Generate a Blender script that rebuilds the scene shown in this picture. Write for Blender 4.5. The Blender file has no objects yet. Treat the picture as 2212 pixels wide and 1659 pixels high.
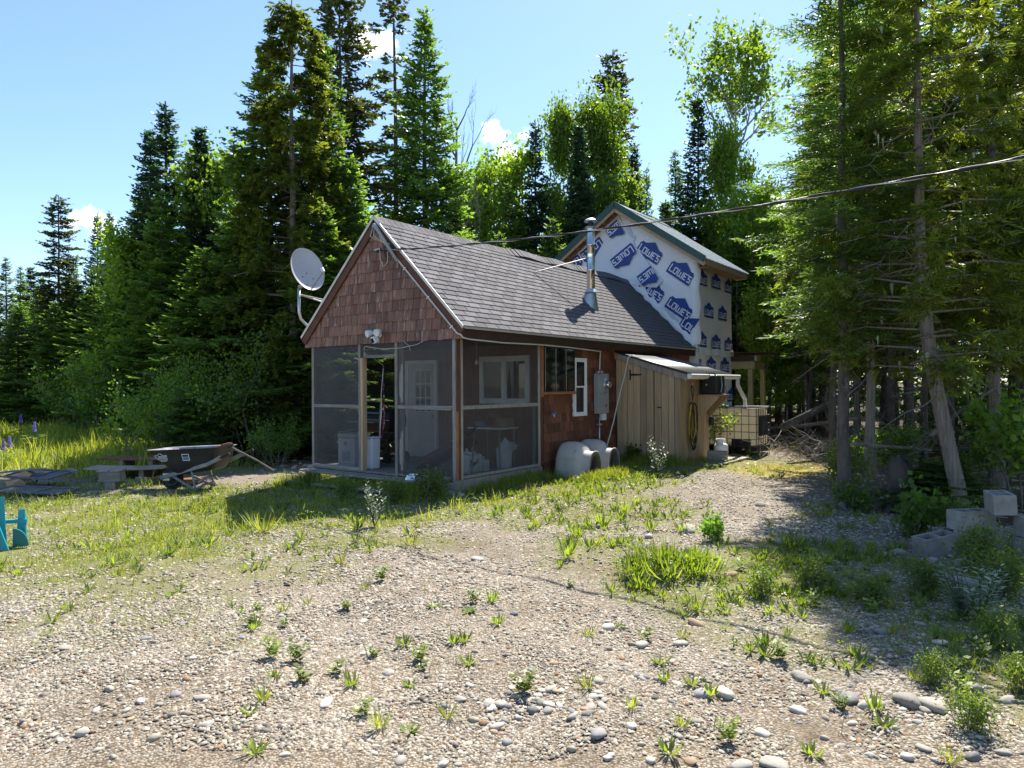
import bpy, bmesh, math, random
import numpy as np
from mathutils import Vector, Matrix, noise as mnoise

R = math.radians
scene = bpy.context.scene
col = scene.collection
rng = random.Random(7)
nrg = np.random.default_rng(11)

# ------------------------------------------------------------------ camera, sky, sun
CAM_H = 1.68
cam_d = bpy.data.cameras.new('camera')
cam = bpy.data.objects.new('camera', cam_d)
col.objects.link(cam)
cam_d.sensor_fit = 'HORIZONTAL'
cam_d.sensor_width = 36.0
cam_d.lens = 2066.17 / 3000 * 36
cam_d.clip_start = 0.05
cam_d.clip_end = 3000
cam.matrix_world = Matrix.Translation((0, 0, CAM_H)) @ Matrix.Rotation(R(90) + 0.0015, 4, 'X') @ Matrix.Rotation(-0.0056, 4, 'Z')
scene.camera = cam

SUN_AZ, SUN_EL = R(21), R(54)          # azimuth measured clockwise from +Y (the view direction)
SUN_V = Vector((math.sin(SUN_AZ) * math.cos(SUN_EL), math.cos(SUN_AZ) * math.cos(SUN_EL), math.sin(SUN_EL)))
world = bpy.data.worlds.new('World')
scene.world = world
world.use_nodes = True
wn, wl = world.node_tree.nodes, world.node_tree.links
wn.clear()
w_out = wn.new('ShaderNodeOutputWorld')
w_bg = wn.new('ShaderNodeBackground')
w_bg.inputs['Strength'].default_value = 0.10
sky = wn.new('ShaderNodeTexSky')
sky.sky_type = 'NISHITA'
sky.sun_disc = False
sky.sun_elevation = SUN_EL
sky.sun_rotation = SUN_AZ
sky.air_density = 1.0
sky.dust_density = 0.3
sky.ozone_density = 4.5
w_tint = wn.new('ShaderNodeMix')
w_tint.data_type = 'RGBA'
w_tint.blend_type = 'MULTIPLY'
w_tint.inputs['Factor'].default_value = 1.0
w_tint.inputs[7].default_value = (0.90, 0.76, 1.0, 1)
wl.new(sky.outputs[0], w_tint.inputs[6])
wl.new(w_tint.outputs[2], w_bg.inputs['Color'])
wl.new(w_bg.outputs[0], w_out.inputs[0])

sun_d = bpy.data.lights.new('sun', 'SUN')
sun_d.energy = 5.0
sun_d.angle = R(0.5)
sun_d.color = (1.0, 0.94, 0.84)
sun = bpy.data.objects.new('sun', sun_d)
col.objects.link(sun)
sun.rotation_euler = SUN_V.to_track_quat('Z', 'Y').to_euler()
sun.location = (0, 0, 40)

vs = scene.view_settings
vs.view_transform = 'Standard'
vs.look = 'None'
vs.gamma = 1.0
vs.use_curve_mapping = False
vs.exposure = 1.25
scene.cycles.max_bounces = 8
scene.cycles.transparent_max_bounces = 16
scene.cycles.diffuse_bounces = 5
scene.cycles.glossy_bounces = 3
scene.cycles.transmission_bounces = 4

# ------------------------------------------------------------------ helpers
TH = 0.6365
CX, CY = -0.8493, 10.7605
UX = Vector((math.cos(TH), -math.sin(TH), 0))    # cabin x axis: along the gable, to the right
VX = Vector((math.sin(TH), math.cos(TH), 0))     # cabin y axis: along the long side, away
LROT = -TH


def L(x, y, z=0.0):
    return Vector((CX, CY, z)) + float(x) * UX + float(y) * VX


FD = 1523.5


def gp(xd, yd, z=0.0):
    """ground point seen at (xd, yd) of a 2212 px wide picture"""
    d = (CAM_H - z) * FD / (yd - 829.5)
    return Vector(((xd - 1106) / FD * d, d, z))


def atd(xd, yd, d):
    return Vector(((xd - 1106) / FD * d, d, CAM_H + (829.5 - yd) / FD * d))


def sst(a, b, x):
    t = np.clip((x - a) / (b - a), 0, 1)
    return t * t * (3 - 2 * t)


def gz(x, y):
    """height of the ground"""
    x = np.asarray(x, float)
    y = np.asarray(y, float)
    z = -0.10 * sst(2.0, 6.0, -x)
    z = z + 0.025 * np.sin(x * 1.3 + 0.4) * np.sin(y * 1.1 + 1.0) + 0.018 * np.sin(x * 2.9 + y * 1.7) + 0.010 * np.sin(x * 5.3 - y * 4.1)
    z = z + 0.07 * np.exp(-(((x - 3.2) / 1.6) ** 2 + ((y - 14.2) / 1.6) ** 2))
    return z


class MB:
    def __init__(s):
        s.v, s.f, s.m = [], [], []

    def add(s, vs_, fs, mi=0, M=None):
        o = len(s.v)
        for p in vs_:
            p = Vector(p)
            s.v.append(tuple(M @ p) if M is not None else tuple(p))
        for f in fs:
            s.f.append(tuple(i + o for i in f))
            s.m.append(mi)
        return s

    def box(s, x0, x1, y0, y1, z0, z1, mi=0, M=None):
        vs_ = [(x0, y0, z0), (x1, y0, z0), (x1, y1, z0), (x0, y1, z0), (x0, y0, z1), (x1, y0, z1), (x1, y1, z1), (x0, y1, z1)]
        return s.add(vs_, [(0, 3, 2, 1), (4, 5, 6, 7), (0, 1, 5, 4), (1, 2, 6, 5), (2, 3, 7, 6), (3, 0, 4, 7)], mi, M)

    def beam(s, a, b, w, h, up=(0, 0, 1), mi=0):
        """box from a to b, w across, h along 'up'"""
        a, b = Vector(a), Vector(b)
        d = (b - a)
        ln = d.length
        d = d.normalized()
        upv = Vector(up)
        side = d.cross(upv)
        if side.length < 1e-4:
            side = d.cross(Vector((1, 0, 0)))
        side.normalize()
        upv = side.cross(d).normalized()
        M = Matrix((side, d, upv)).transposed().to_4x4()
        M.translation = a
        return s.box(-w / 2, w / 2, 0, ln, -h / 2, h / 2, mi, M)

    def tube(s, pts, rad, n=8, mi=0, cap=True):
        pts = [Vector(p) for p in pts]
        k = len(pts)
        if not hasattr(rad, '__len__'):
            rad = [rad] * k
        rad = [float(q) for q in rad]
        vs_, fs = [], []
        ref = None
        for i in range(k):
            t = (pts[min(i + 1, k - 1)] - pts[max(i - 1, 0)])
            if t.length < 1e-9:
                t = Vector((0, 0, 1))
            t.normalize()
            if ref is None:
                ref = t.orthogonal().normalized()
            a = (ref - t * ref.dot(t))
            a = a.normalized() if a.length > 1e-6 else t.orthogonal().normalized()
            ref = a
            b = t.cross(a)
            for j in range(n):
                g = 2 * math.pi * j / n
                vs_.append(pts[i] + rad[i] * (math.cos(g) * a + math.sin(g) * b))
        for i in range(k - 1):
            for j in range(n):
                j2 = (j + 1) % n
                fs.append((i * n + j, i * n + j2, (i + 1) * n + j2, (i + 1) * n + j))
        if cap:
            fs.append(tuple(range(n - 1, -1, -1)))
            fs.append(tuple((k - 1) * n + j for j in range(n)))
        return s.add(vs_, fs, mi)

    def lathe(s, prof, n=20, mi=0, M=None):
        """profile [(r, z)] turned about z; open ends closed with caps"""
        vs_, fs = [], []
        for r, z in prof:
            for j in range(n):
                g = 2 * math.pi * j / n
                vs_.append((r * math.cos(g), r * math.sin(g), z))
        k = len(prof)
        for i in range(k - 1):
            for j in range(n):
                j2 = (j + 1) % n
                fs.append((i * n + j, i * n + j2, (i + 1) * n + j2, (i + 1) * n + j))
        fs.append(tuple(range(n - 1, -1, -1)))
        fs.append(tuple((k - 1) * n + j for j in range(n)))
        return s.add(vs_, fs, mi, M)

    def prism(s, poly, d0, d1, axis='y', mi=0, M=None):
        """polygon (a, b) in the plane across 'axis', pushed from d0 to d1"""
        n = len(poly)
        mk = {'y': lambda a, b, d: (a, d, b), 'x': lambda a, b, d: (d, a, b), 'z': lambda a, b, d: (a, b, d)}[axis]
        vs_ = [mk(a, b, d0) for a, b in poly] + [mk(a, b, d1) for a, b in poly]
        fs = [tuple(range(n)), tuple(range(2 * n - 1, n - 1, -1))]
        for i in range(n):
            j = (i + 1) % n
            fs.append((i, i + n, j + n, j))
        return s.add(vs_, fs, mi, M)

    def quad(s, a, b, c, d, mi=0):
        return s.add([a, b, c, d], [(0, 1, 2, 3)], mi)

    def mesh(s, name, mats, smooth=False, fix=True):
        me = bpy.data.meshes.new(name)
        me.from_pydata([tuple(p) for p in s.v], [], s.f)
        mats = mats if isinstance(mats, (list, tuple)) else [mats]
        for m in mats:
            me.materials.append(m)
        if len(mats) > 1:
            me.polygons.foreach_set('material_index', s.m)
        if fix:
            bm = bmesh.new()
            bm.from_mesh(me)
            bmesh.ops.recalc_face_normals(bm, faces=bm.faces)
            bm.to_mesh(me)
            bm.free()
        if smooth:
            me.polygons.foreach_set('use_smooth', [True] * len(me.polygons))
            if smooth is not True:
                me.set_sharp_from_angle(angle=R(smooth))
        return me

    def build(s, name, mats, parent=None, smooth=False, loc=None, fix=True, bevel=0):
        return put(name, s.mesh(name, mats, smooth, fix), parent, loc, bevel)


def put(name, me, parent=None, loc=None, bevel=0, M=None):
    o = bpy.data.objects.new(name, me)
    col.objects.link(o)
    if parent is not None:
        o.parent = parent
    if loc is not None:
        o.location = loc
    if M is not None:
        o.matrix_local = M
    if bevel:
        b = o.modifiers.new('bevel', 'BEVEL')
        b.width = bevel
        b.segments = 2
        b.limit_method = 'ANGLE'
    return o


def tag(o, label, cat, group=None, kind=None):
    o['label'] = label
    o['category'] = cat
    if group:
        o['group'] = group
    if kind:
        o['kind'] = kind
    return o


def thing(name, label, cat, loc=(0, 0, 0), rz=0.0, group=None):
    o = bpy.data.objects.new(name, None)
    col.objects.link(o)
    o.empty_display_size = 0.2
    o.location = loc
    o.rotation_euler = (0, 0, rz)
    return tag(o, label, cat, group)


def lthing(name, label, cat, x, y, z=0.0, rz=0.0, group=None):
    return thing(name, label, cat, L(x, y, z), LROT + rz, group)


def copy_tree(o, parent=None):
    c = o.copy()
    col.objects.link(c)
    if parent is not None:
        c.parent = parent
    for ch in list(o.children):
        copy_tree(ch, c)
    return c


# ------------------------------------------------------------------ materials
def new_mat(name):
    m = bpy.data.materials.new(name)
    m.use_nodes = True
    nt = m.node_tree
    nt.nodes.clear()
    return m, nt, nt.nodes, nt.links


def mat(name, c1, c2=None, scale=8.0, rough=0.6, metal=0.0, bump=0.0, bscale=None, stretch=(1, 1, 1), spec=0.4,
        rand=0.0, wear=None, wear_amt=0.6, wear_scale=4.0, coat=0.0, detail=6.0):
    """principled, colour mixed c1..c2 by noise in object space, optional worn patches and bump"""
    m, nt, N, K = new_mat(name)
    out = N.new('ShaderNodeOutputMaterial')
    bs = N.new('ShaderNodeBsdfPrincipled')
    K.new(bs.outputs[0], out.inputs[0])
    bs.inputs['Roughness'].default_value = rough
    bs.inputs['Metallic'].default_value = metal
    bs.inputs['Specular IOR Level'].default_value = spec
    if coat:
        bs.inputs['Coat Weight'].default_value = coat
        bs.inputs['Coat Roughness'].default_value = 0.05
    tc = N.new('ShaderNodeTexCoord')
    mp = N.new('ShaderNodeMapping')
    mp.inputs['Scale'].default_value = stretch
    K.new(tc.outputs['Object'], mp.inputs[0])
    oi = N.new('ShaderNodeObjectInfo')
    ad = N.new('ShaderNodeVectorMath')
    ad.operation = 'ADD'
    K.new(mp.outputs[0], ad.inputs[0])
    ms = N.new('ShaderNodeMath')
    ms.operation = 'MULTIPLY'
    ms.inputs[1].default_value = 37.0
    K.new(oi.outputs['Random'], ms.inputs[0])
    K.new(ms.outputs[0], ad.inputs[1])
    nz = N.new('ShaderNodeTexNoise')
    nz.inputs['Scale'].default_value = scale
    nz.inputs['Detail'].default_value = detail
    K.new(ad.outputs[0], nz.inputs['Vector'])
    c2 = c2 or tuple(c * 0.75 for c in c1)
    rp = N.new('ShaderNodeValToRGB')
    rp.color_ramp.elements[0].position = 0.32
    rp.color_ramp.elements[1].position = 0.68
    rp.color_ramp.elements[0].color = (*c1, 1)
    rp.color_ramp.elements[1].color = (*c2, 1)
    K.new(nz.outputs[0], rp.inputs[0])
    c = rp.outputs[0]
    if rand:
        hv = N.new('ShaderNodeHueSaturation')
        mr = N.new('ShaderNodeMapRange')
        mr.inputs['To Min'].default_value = 1 - rand
        mr.inputs['To Max'].default_value = 1 + rand
        K.new(oi.outputs['Random'], mr.inputs[0])
        K.new(mr.outputs[0], hv.inputs['Value'])
        K.new(c, hv.inputs['Color'])
        c = hv.outputs[0]
    if wear:
        n2 = N.new('ShaderNodeTexNoise')
        n2.inputs['Scale'].default_value = wear_scale
        n2.inputs['Detail'].default_value = 8
        n2.inputs['Roughness'].default_value = 0.7
        K.new(ad.outputs[0], n2.inputs['Vector'])
        r2 = N.new('ShaderNodeValToRGB')
        r2.color_ramp.elements[0].position = wear_amt
        r2.color_ramp.elements[1].position = wear_amt + 0.12
        K.new(n2.outputs[0], r2.inputs[0])
        mx = N.new('ShaderNodeMix')
        mx.data_type = 'RGBA'
        K.new(r2.outputs[0], mx.inputs['Factor'])
        K.new(c, mx.inputs[6])
        mx.inputs[7].default_value = (*wear, 1)
        c = mx.outputs[2]
    K.new(c, bs.inputs['Base Color'])
    if bump:
        n3 = N.new('ShaderNodeTexNoise')
        n3.inputs['Scale'].default_value = bscale or scale * 3
        n3.inputs['Detail'].default_value = 5
        K.new(ad.outputs[0], n3.inputs['Vector'])
        bp = N.new('ShaderNodeBump')
        bp.inputs['Strength'].default_value = bump
        bp.inputs['Distance'].default_value = 0.02
        K.new(n3.outputs[0], bp.inputs['Height'])
        K.new(bp.outputs[0], bs.inputs['Normal'])
    return m


def leaf_mat(name, dark, light, trans=0.4, tcol=None, rough=0.45, rand=0.25, gloss=0.3):
    """foliage: face attribute 'tint' runs from dark (0) to light (1); light passes through the leaf"""
    m, nt, N, K = new_mat(name)
    out = N.new('ShaderNodeOutputMaterial')
    at = N.new('ShaderNodeAttribute')
    at.attribute_name = 'tint'
    rp = N.new('ShaderNodeValToRGB')
    rp.color_ramp.elements[0].color = (*dark, 1)
    rp.color_ramp.elements[1].color = (*light, 1)
    K.new(at.outputs['Fac'], rp.inputs[0])
    oi = N.new('ShaderNodeObjectInfo')
    hv = N.new('ShaderNodeHueSaturation')
    mr = N.new('ShaderNodeMapRange')
    mr.inputs['To Min'].default_value = 1 - rand
    mr.inputs['To Max'].default_value = 1 + rand
    K.new(oi.outputs['Random'], mr.inputs[0])
    K.new(mr.outputs[0], hv.inputs['Value'])
    K.new(rp.outputs[0], hv.inputs['Color'])
    bs = N.new('ShaderNodeBsdfPrincipled')
    bs.inputs['Roughness'].default_value = rough
    bs.inputs['Specular IOR Level'].default_value = gloss
    K.new(hv.outputs[0], bs.inputs['Base Color'])
    tr = N.new('ShaderNodeBsdfTranslucent')
    mt = N.new('ShaderNodeMix')
    mt.data_type = 'RGBA'
    mt.blend_type = 'MULTIPLY'
    mt.inputs['Factor'].default_value = 1
    K.new(hv.outputs[0], mt.inputs[6])
    mt.inputs[7].default_value = (*(tcol or (2.2, 2.0, 0.7)), 1)
    K.new(mt.outputs[2], tr.inputs[0])
    mx = N.new('ShaderNodeMixShader')
    mx.inputs[0].default_value = trans
    K.new(bs.outputs[0], mx.inputs[1])
    K.new(tr.outputs[0], mx.inputs[2])
    K.new(mx.outputs[0], out.inputs[0])
    return m


def screen_mat(name, colr, alpha):
    """woven insect screen: part of the light goes between the threads"""
    m, nt, N, K = new_mat(name)
    out = N.new('ShaderNodeOutputMaterial')
    tr = N.new('ShaderNodeBsdfTransparent')
    df = N.new('ShaderNodeBsdfPrincipled')
    df.inputs['Base Color'].default_value = (*colr, 1)
    df.inputs['Roughness'].default_value = 0.5
    tc = N.new('ShaderNodeTexCoord')
    nz = N.new('ShaderNodeTexNoise')
    nz.inputs['Scale'].default_value = 2.2
    nz.inputs['Detail'].default_value = 5
    K.new(tc.outputs['Object'], nz.inputs['Vector'])
    mr = N.new('ShaderNodeMapRange')
    mr.inputs['From Min'].default_value = 0.3
    mr.inputs['From Max'].default_value = 0.7
    mr.inputs['To Min'].default_value = alpha - 0.08
    mr.inputs['To Max'].default_value = alpha + 0.08
    K.new(nz.outputs[0], mr.inputs[0])
    mx = N.new('ShaderNodeMixShader')
    K.new(mr.outputs[0], mx.inputs[0])
    K.new(tr.outputs[0], mx.inputs[1])
    K.new(df.outputs[0], mx.inputs[2])
    K.new(mx.outputs[0], out.inputs[0])
    return m


def glass_mat(name, tint=(0.02, 0.025, 0.025)):
    """window pane: dark, mirror-like at its surface, a little see-through"""
    m, nt, N, K = new_mat(name)
    out = N.new('ShaderNodeOutputMaterial')
    tr = N.new('ShaderNodeBsdfTransparent')
    tr.inputs[0].default_value = (0.75, 0.8, 0.78, 1)
    bs = N.new('ShaderNodeBsdfPrincipled')
    bs.inputs['Base Color'].default_value = (*tint, 1)
    bs.inputs['Roughness'].default_value = 0.03
    bs.inputs['Specular IOR Level'].default_value = 1.0
    bs.inputs['IOR'].default_value = 1.5
    mx = N.new('ShaderNodeMixShader')
    mx.inputs[0].default_value = 0.88
    K.new(tr.outputs[0], mx.inputs[1])
    K.new(bs.outputs[0], mx.inputs[2])
    K.new(mx.outputs[0], out.inputs[0])
    return m


MT = {}
MT['red_shingle'] = mat('stained_cedar', (0.25, 0.128, 0.090), (0.140, 0.072, 0.052), 5, 0.75, bump=0.35, bscale=18, stretch=(6, 6, 0.7), rand=0.34,
                        wear=(0.40, 0.35, 0.33), wear_amt=0.56, wear_scale=3.0)
MT['red_shingle_side'] = mat('stained_cedar_smooth', (0.185, 0.068, 0.036), (0.11, 0.040, 0.022), 4, 0.65, bump=0.25, bscale=14, stretch=(6, 6, 0.6), rand=0.42,
                             wear=(0.34, 0.30, 0.27), wear_amt=0.74, wear_scale=5)
MT['red_trim'] = mat('stained_trim', (0.13, 0.05, 0.027), (0.085, 0.033, 0.019), 4, 0.7, bump=0.2, stretch=(2, 2, 2), wear=(0.22, 0.12, 0.07), wear_amt=0.68)
MT['dark_trim'] = mat('dark_fascia', (0.055, 0.026, 0.017), (0.038, 0.018, 0.012), 4, 0.55, bump=0.1, wear=(0.13, 0.06, 0.03), wear_amt=0.72)
MT['grey_wood'] = mat('weathered_wood', (0.34, 0.31, 0.28), (0.20, 0.175, 0.15), 6, 0.85, bump=0.4, bscale=25, stretch=(5, 5, 0.6), rand=0.15)
MT['grey_board'] = mat('weathered_board', (0.30, 0.275, 0.25), (0.17, 0.15, 0.13), 6, 0.85, bump=0.4, bscale=25, stretch=(0.6, 5, 5), rand=0.15)
MT['raw_wood'] = mat('raw_spruce', (0.46, 0.32, 0.19), (0.33, 0.225, 0.135), 3.5, 0.75, bump=0.25, bscale=20, stretch=(7, 7, 0.5), rand=0.26, wear=(0.30, 0.25, 0.20), wear_amt=0.56, wear_scale=2.0)
MT['pt_wood'] = mat('treated_lumber', (0.42, 0.33, 0.15), (0.33, 0.25, 0.11), 5, 0.7, bump=0.15, stretch=(4, 4, 0.5))
MT['orange_wood'] = mat('cedar_stained_wood', (0.36, 0.15, 0.06), (0.24, 0.09, 0.035), 5, 0.7, bump=0.2)
MT['white_paint'] = mat('white_vinyl', (0.78, 0.78, 0.76), (0.70, 0.70, 0.68), 3, 0.45)
MT['cream_paint'] = mat('cream_door', (0.62, 0.60, 0.54), (0.55, 0.53, 0.48), 3, 0.5)
MT['drip'] = mat('drip_edge_metal', (0.62, 0.60, 0.55), (0.50, 0.47, 0.42), 6, 0.45, metal=0.3)
MT['asphalt'] = mat('asphalt_shingle', (0.170, 0.164, 0.172), (0.108, 0.104, 0.111), 55, 0.9, bump=0.5, bscale=160, rand=0.26, spec=0.25, wear=(0.24, 0.22, 0.215), wear_amt=0.6, wear_scale=3)
MT['roof_dark'] = mat('roof_underlay', (0.03, 0.028, 0.028), (0.02, 0.02, 0.02), 20, 0.9)
MT['screen'] = screen_mat('insect_screen', (0.050, 0.050, 0.055), 0.57)
MT['glass'] = glass_mat('window_glass')
MT['black_gloss'] = mat('black_glossy_panel', (0.008, 0.008, 0.009), (0.006, 0.006, 0.006), 3, 0.06, spec=0.6, coat=0.5)
MT['black'] = mat('black_paint', (0.015, 0.015, 0.016), (0.010, 0.010, 0.010), 6, 0.5)
MT['rubber'] = mat('black_rubber', (0.022, 0.021, 0.02), (0.015, 0.015, 0.015), 10, 0.8)
MT['galv'] = mat('galvanised_steel', (0.55, 0.56, 0.57), (0.45, 0.46, 0.47), 14, 0.38, metal=0.85)
MT['shiny'] = mat('stainless_pipe', (0.72, 0.71, 0.68), (0.62, 0.61, 0.58), 3, 0.10, metal=1.0, bump=0.03, bscale=4)
MT['grey_box'] = mat('grey_enamel', (0.30, 0.31, 0.31), (0.27, 0.28, 0.28), 4, 0.45)
MT['conduit'] = mat('pale_conduit', (0.60, 0.58, 0.53), (0.50, 0.48, 0.44), 5, 0.5)
MT['cable'] = mat('black_cable', (0.02, 0.02, 0.022), (0.013, 0.013, 0.014), 20, 0.45)
MT['wrap'] = mat('white_house_wrap', (0.80, 0.81, 0.84), (0.72, 0.73, 0.77), 1.6, 0.42, bump=0.8, bscale=3.2, wear=(0.66, 0.64, 0.62), wear_amt=0.66, wear_scale=1.3)
MT['wrap_flap'] = mat('loose_house_wrap', (0.68, 0.71, 0.78), (0.62, 0.66, 0.74), 1.6, 0.42, bump=0.4, bscale=3.5)  # greyer, bluer copy of the wrap: the flap's shading is in its colour
MT['wrap_grey'] = mat('house_wrap_side', (0.74, 0.73, 0.72), (0.68, 0.67, 0.66), 1.6, 0.45, bump=0.35, bscale=2.6)
MT['print_blue'] = mat('blue_print', (0.018, 0.055, 0.27), (0.015, 0.048, 0.24), 3, 0.5)
MT['print_white'] = mat('white_print', (0.80, 0.80, 0.82), (0.75, 0.75, 0.78), 3, 0.5)
MT['print_faint'] = mat('faint_print', (0.50, 0.56, 0.68), (0.46, 0.53, 0.66), 3, 0.5)
MT['print_faint_white'] = mat('faint_white_print', (0.74, 0.75, 0.79), (0.72, 0.73, 0.77), 3, 0.5)
MT['green_metal'] = mat('green_trim_metal', (0.022, 0.070, 0.062), (0.018, 0.058, 0.052), 5, 0.4)
MT['roof_metal'] = mat('pale_ribbed_steel', (0.60, 0.62, 0.60), (0.53, 0.55, 0.54), 5, 0.30, metal=0.6)
MT['shed_metal'] = mat('galvanised_roofing', (0.11, 0.115, 0.125), (0.075, 0.08, 0.088), 5, 0.45, metal=0.35)
MT['dish_grey'] = mat('dish_grey', (0.46, 0.46, 0.46), (0.41, 0.41, 0.41), 2.5, 0.35, wear=(0.38, 0.38, 0.37), wear_amt=0.6, wear_scale=2)
MT['plastic_taupe'] = mat('taupe_plastic', (0.46, 0.425, 0.385), (0.40, 0.365, 0.33), 5, 0.55, bump=0.15, bscale=70, wear=(0.24, 0.215, 0.18), wear_amt=0.60, wear_scale=4)
MT['shaded_inside'] = mat('shaded_inside_plastic', (0.14, 0.125, 0.11), (0.08, 0.072, 0.06), 5, 0.7)  # same plastic, darker: shade inside the dog houses is painted into the colour
MT['tote'] = leaf_mat('cloudy_polyethylene', (0.90, 0.85, 0.74), (0.90, 0.85, 0.74), 0.62, (1.0, 0.97, 0.88), rand=0.0)
MT['concrete'] = mat('concrete_block', (0.30, 0.285, 0.26), (0.22, 0.205, 0.185), 12, 0.9, bump=0.5, bscale=60, rand=0.15, wear=(0.13, 0.12, 0.10), wear_amt=0.62, wear_scale=6)
MT['white_plastic'] = mat('white_plastic', (0.72, 0.74, 0.76), (0.66, 0.68, 0.70), 3, 0.4)
MT['barrow_plastic'] = mat('grey_black_poly', (0.030, 0.030, 0.034), (0.022, 0.022, 0.025), 6, 0.5)
MT['barrow_inside'] = mat('mud_splashed_poly', (0.22, 0.23, 0.27), (0.07, 0.07, 0.085), 9, 0.7, wear=(0.30, 0.31, 0.35), wear_amt=0.58, wear_scale=7)
MT['turquoise'] = mat('turquoise_plastic', (0.02, 0.30, 0.36), (0.01, 0.25, 0.31), 4, 0.4, wear=(0.10, 0.30, 0.33), wear_amt=0.6, wear_scale=6)
MT['turq_light'] = mat('pale_turquoise_panel', (0.45, 0.68, 0.74), (0.40, 0.62, 0.68), 3, 0.4)
MT['rust'] = mat('rusty_steel', (0.20, 0.085, 0.045), (0.10, 0.05, 0.032), 8, 0.8, bump=0.2)
MT['bark_fir'] = mat('fir_bark', (0.105, 0.092, 0.080), (0.050, 0.042, 0.036), 9, 0.9, bump=0.8, bscale=22, stretch=(1, 1, 0.45), rand=0.2, wear=(0.24, 0.235, 0.215), wear_amt=0.58, wear_scale=7)
MT['bark_cedar'] = mat('cedar_bark', (0.26, 0.225, 0.19), (0.13, 0.11, 0.09), 7, 0.9, bump=0.9, bscale=20, stretch=(6, 6, 0.4), rand=0.12)
MT['bark_pale'] = mat('aspen_bark', (0.46, 0.44, 0.39), (0.30, 0.28, 0.25), 8, 0.8, bump=0.3, wear=(0.10, 0.09, 0.08), wear_amt=0.66, wear_scale=6)
MT['dead_wood'] = mat('dead_wood', (0.21, 0.19, 0.165), (0.11, 0.10, 0.085), 8, 0.9, bump=0.2, rand=0.2)
MT['rot_wood'] = mat('rotten_red_wood', (0.22, 0.09, 0.035), (0.12, 0.05, 0.025), 9, 0.9, bump=0.5)
MT['moss_lichen'] = mat('hanging_lichen', (0.30, 0.34, 0.20), (0.24, 0.28, 0.16), 9, 0.9)
MT['stone'] = mat('river_stone', (0.38, 0.35, 0.30), (0.28, 0.255, 0.215), 7, 0.8, bump=0.15, bscale=40, rand=0.38)
MT['stone_dark'] = mat('dark_stone', (0.22, 0.21, 0.205), (0.16, 0.155, 0.15), 7, 0.75, bump=0.15, bscale=40, rand=0.3)
MT['stone_tan'] = mat('tan_stone', (0.42, 0.29, 0.18), (0.33, 0.22, 0.13), 7, 0.8, bump=0.15, bscale=40, rand=0.3)
# foliage
MT['fir'] = leaf_mat('fir_needles', (0.046, 0.086, 0.033), (0.170, 0.255, 0.066), 0.48, (1.7, 1.9, 0.5))
MT['fir_blue'] = leaf_mat('blue_fir_needles', (0.024, 0.058, 0.036), (0.095, 0.165, 0.085), 0.30, (1.5, 1.8, 0.85))
MT['spruce'] = leaf_mat('spruce_needles', (0.028, 0.048, 0.018), (0.115, 0.140, 0.050), 0.28, (1.7, 1.6, 0.6))
MT['cedar'] = leaf_mat('cedar_sprays', (0.054, 0.094, 0.020), (0.215, 0.275, 0.052), 0.48, (1.8, 1.65, 0.45))
MT['aspen'] = leaf_mat('aspen_leaves', (0.080, 0.150, 0.026), (0.230, 0.310, 0.050), 0.55, (1.9, 2.0, 0.4), gloss=0.4)
MT['alder'] = leaf_mat('alder_leaves', (0.060, 0.120, 0.024), (0.190, 0.290, 0.048), 0.48, (1.8, 2.0, 0.5), gloss=0.4)
MT['weed'] = leaf_mat('weed_leaves', (0.065, 0.110, 0.024), (0.220, 0.280, 0.055), 0.42, (2.0, 2.0, 0.5), gloss=0.35)
MT['grass'] = leaf_mat('grass_blades', (0.100, 0.160, 0.026), (0.310, 0.350, 0.075), 0.45, (2.0, 1.8, 0.5), gloss=0.3)
MT['silver'] = leaf_mat('silver_leaves', (0.16, 0.20, 0.15), (0.34, 0.38, 0.30), 0.25, (1.4, 1.5, 1.1))
MT['lupine'] = leaf_mat('lupine_petals', (0.16, 0.13, 0.42), (0.38, 0.33, 0.62), 0.3, (1.3, 1.2, 1.5))
MT['dry'] = leaf_mat('dry_grass', (0.22, 0.17, 0.09), (0.38, 0.31, 0.18), 0.25, (1.4, 1.3, 0.9))
MT['red_needles'] = leaf_mat('dead_needles', (0.08, 0.03, 0.015), (0.18, 0.075, 0.035), 0.2, (1.5, 1.1, 0.8))
# ------------------------------------------------------------------ numpy mesh helpers
def np_mesh(name, V, loops, sizes, mats, tint=None, smooth=False):
    """V (n,3), flat vertex indices, face sizes, face tint"""
    me = bpy.data.meshes.new(name)
    nf = len(sizes)
    me.vertices.add(len(V))
    me.vertices.foreach_set('co', np.ascontiguousarray(V, np.float32).ravel())
    me.loops.add(len(loops))
    me.loops.foreach_set('vertex_index', np.ascontiguousarray(loops, np.int32))
    me.polygons.add(nf)
    st = np.zeros(nf, np.int32)
    st[1:] = np.cumsum(sizes)[:-1]
    me.polygons.foreach_set('loop_start', st)
    me.polygons.foreach_set('loop_total', np.ascontiguousarray(sizes, np.int32))
    for m in (mats if isinstance(mats, (list, tuple)) else [mats]):
        me.materials.append(m)
    if smooth:
        me.polygons.foreach_set('use_smooth', np.ones(nf, bool))
    me.update(calc_edges=True)
    if tint is not None:
        a = me.attributes.new('tint', 'FLOAT', 'FACE')
        a.data.foreach_set('value', np.ascontiguousarray(tint, np.float32))
    me.validate()
    return me


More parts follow.
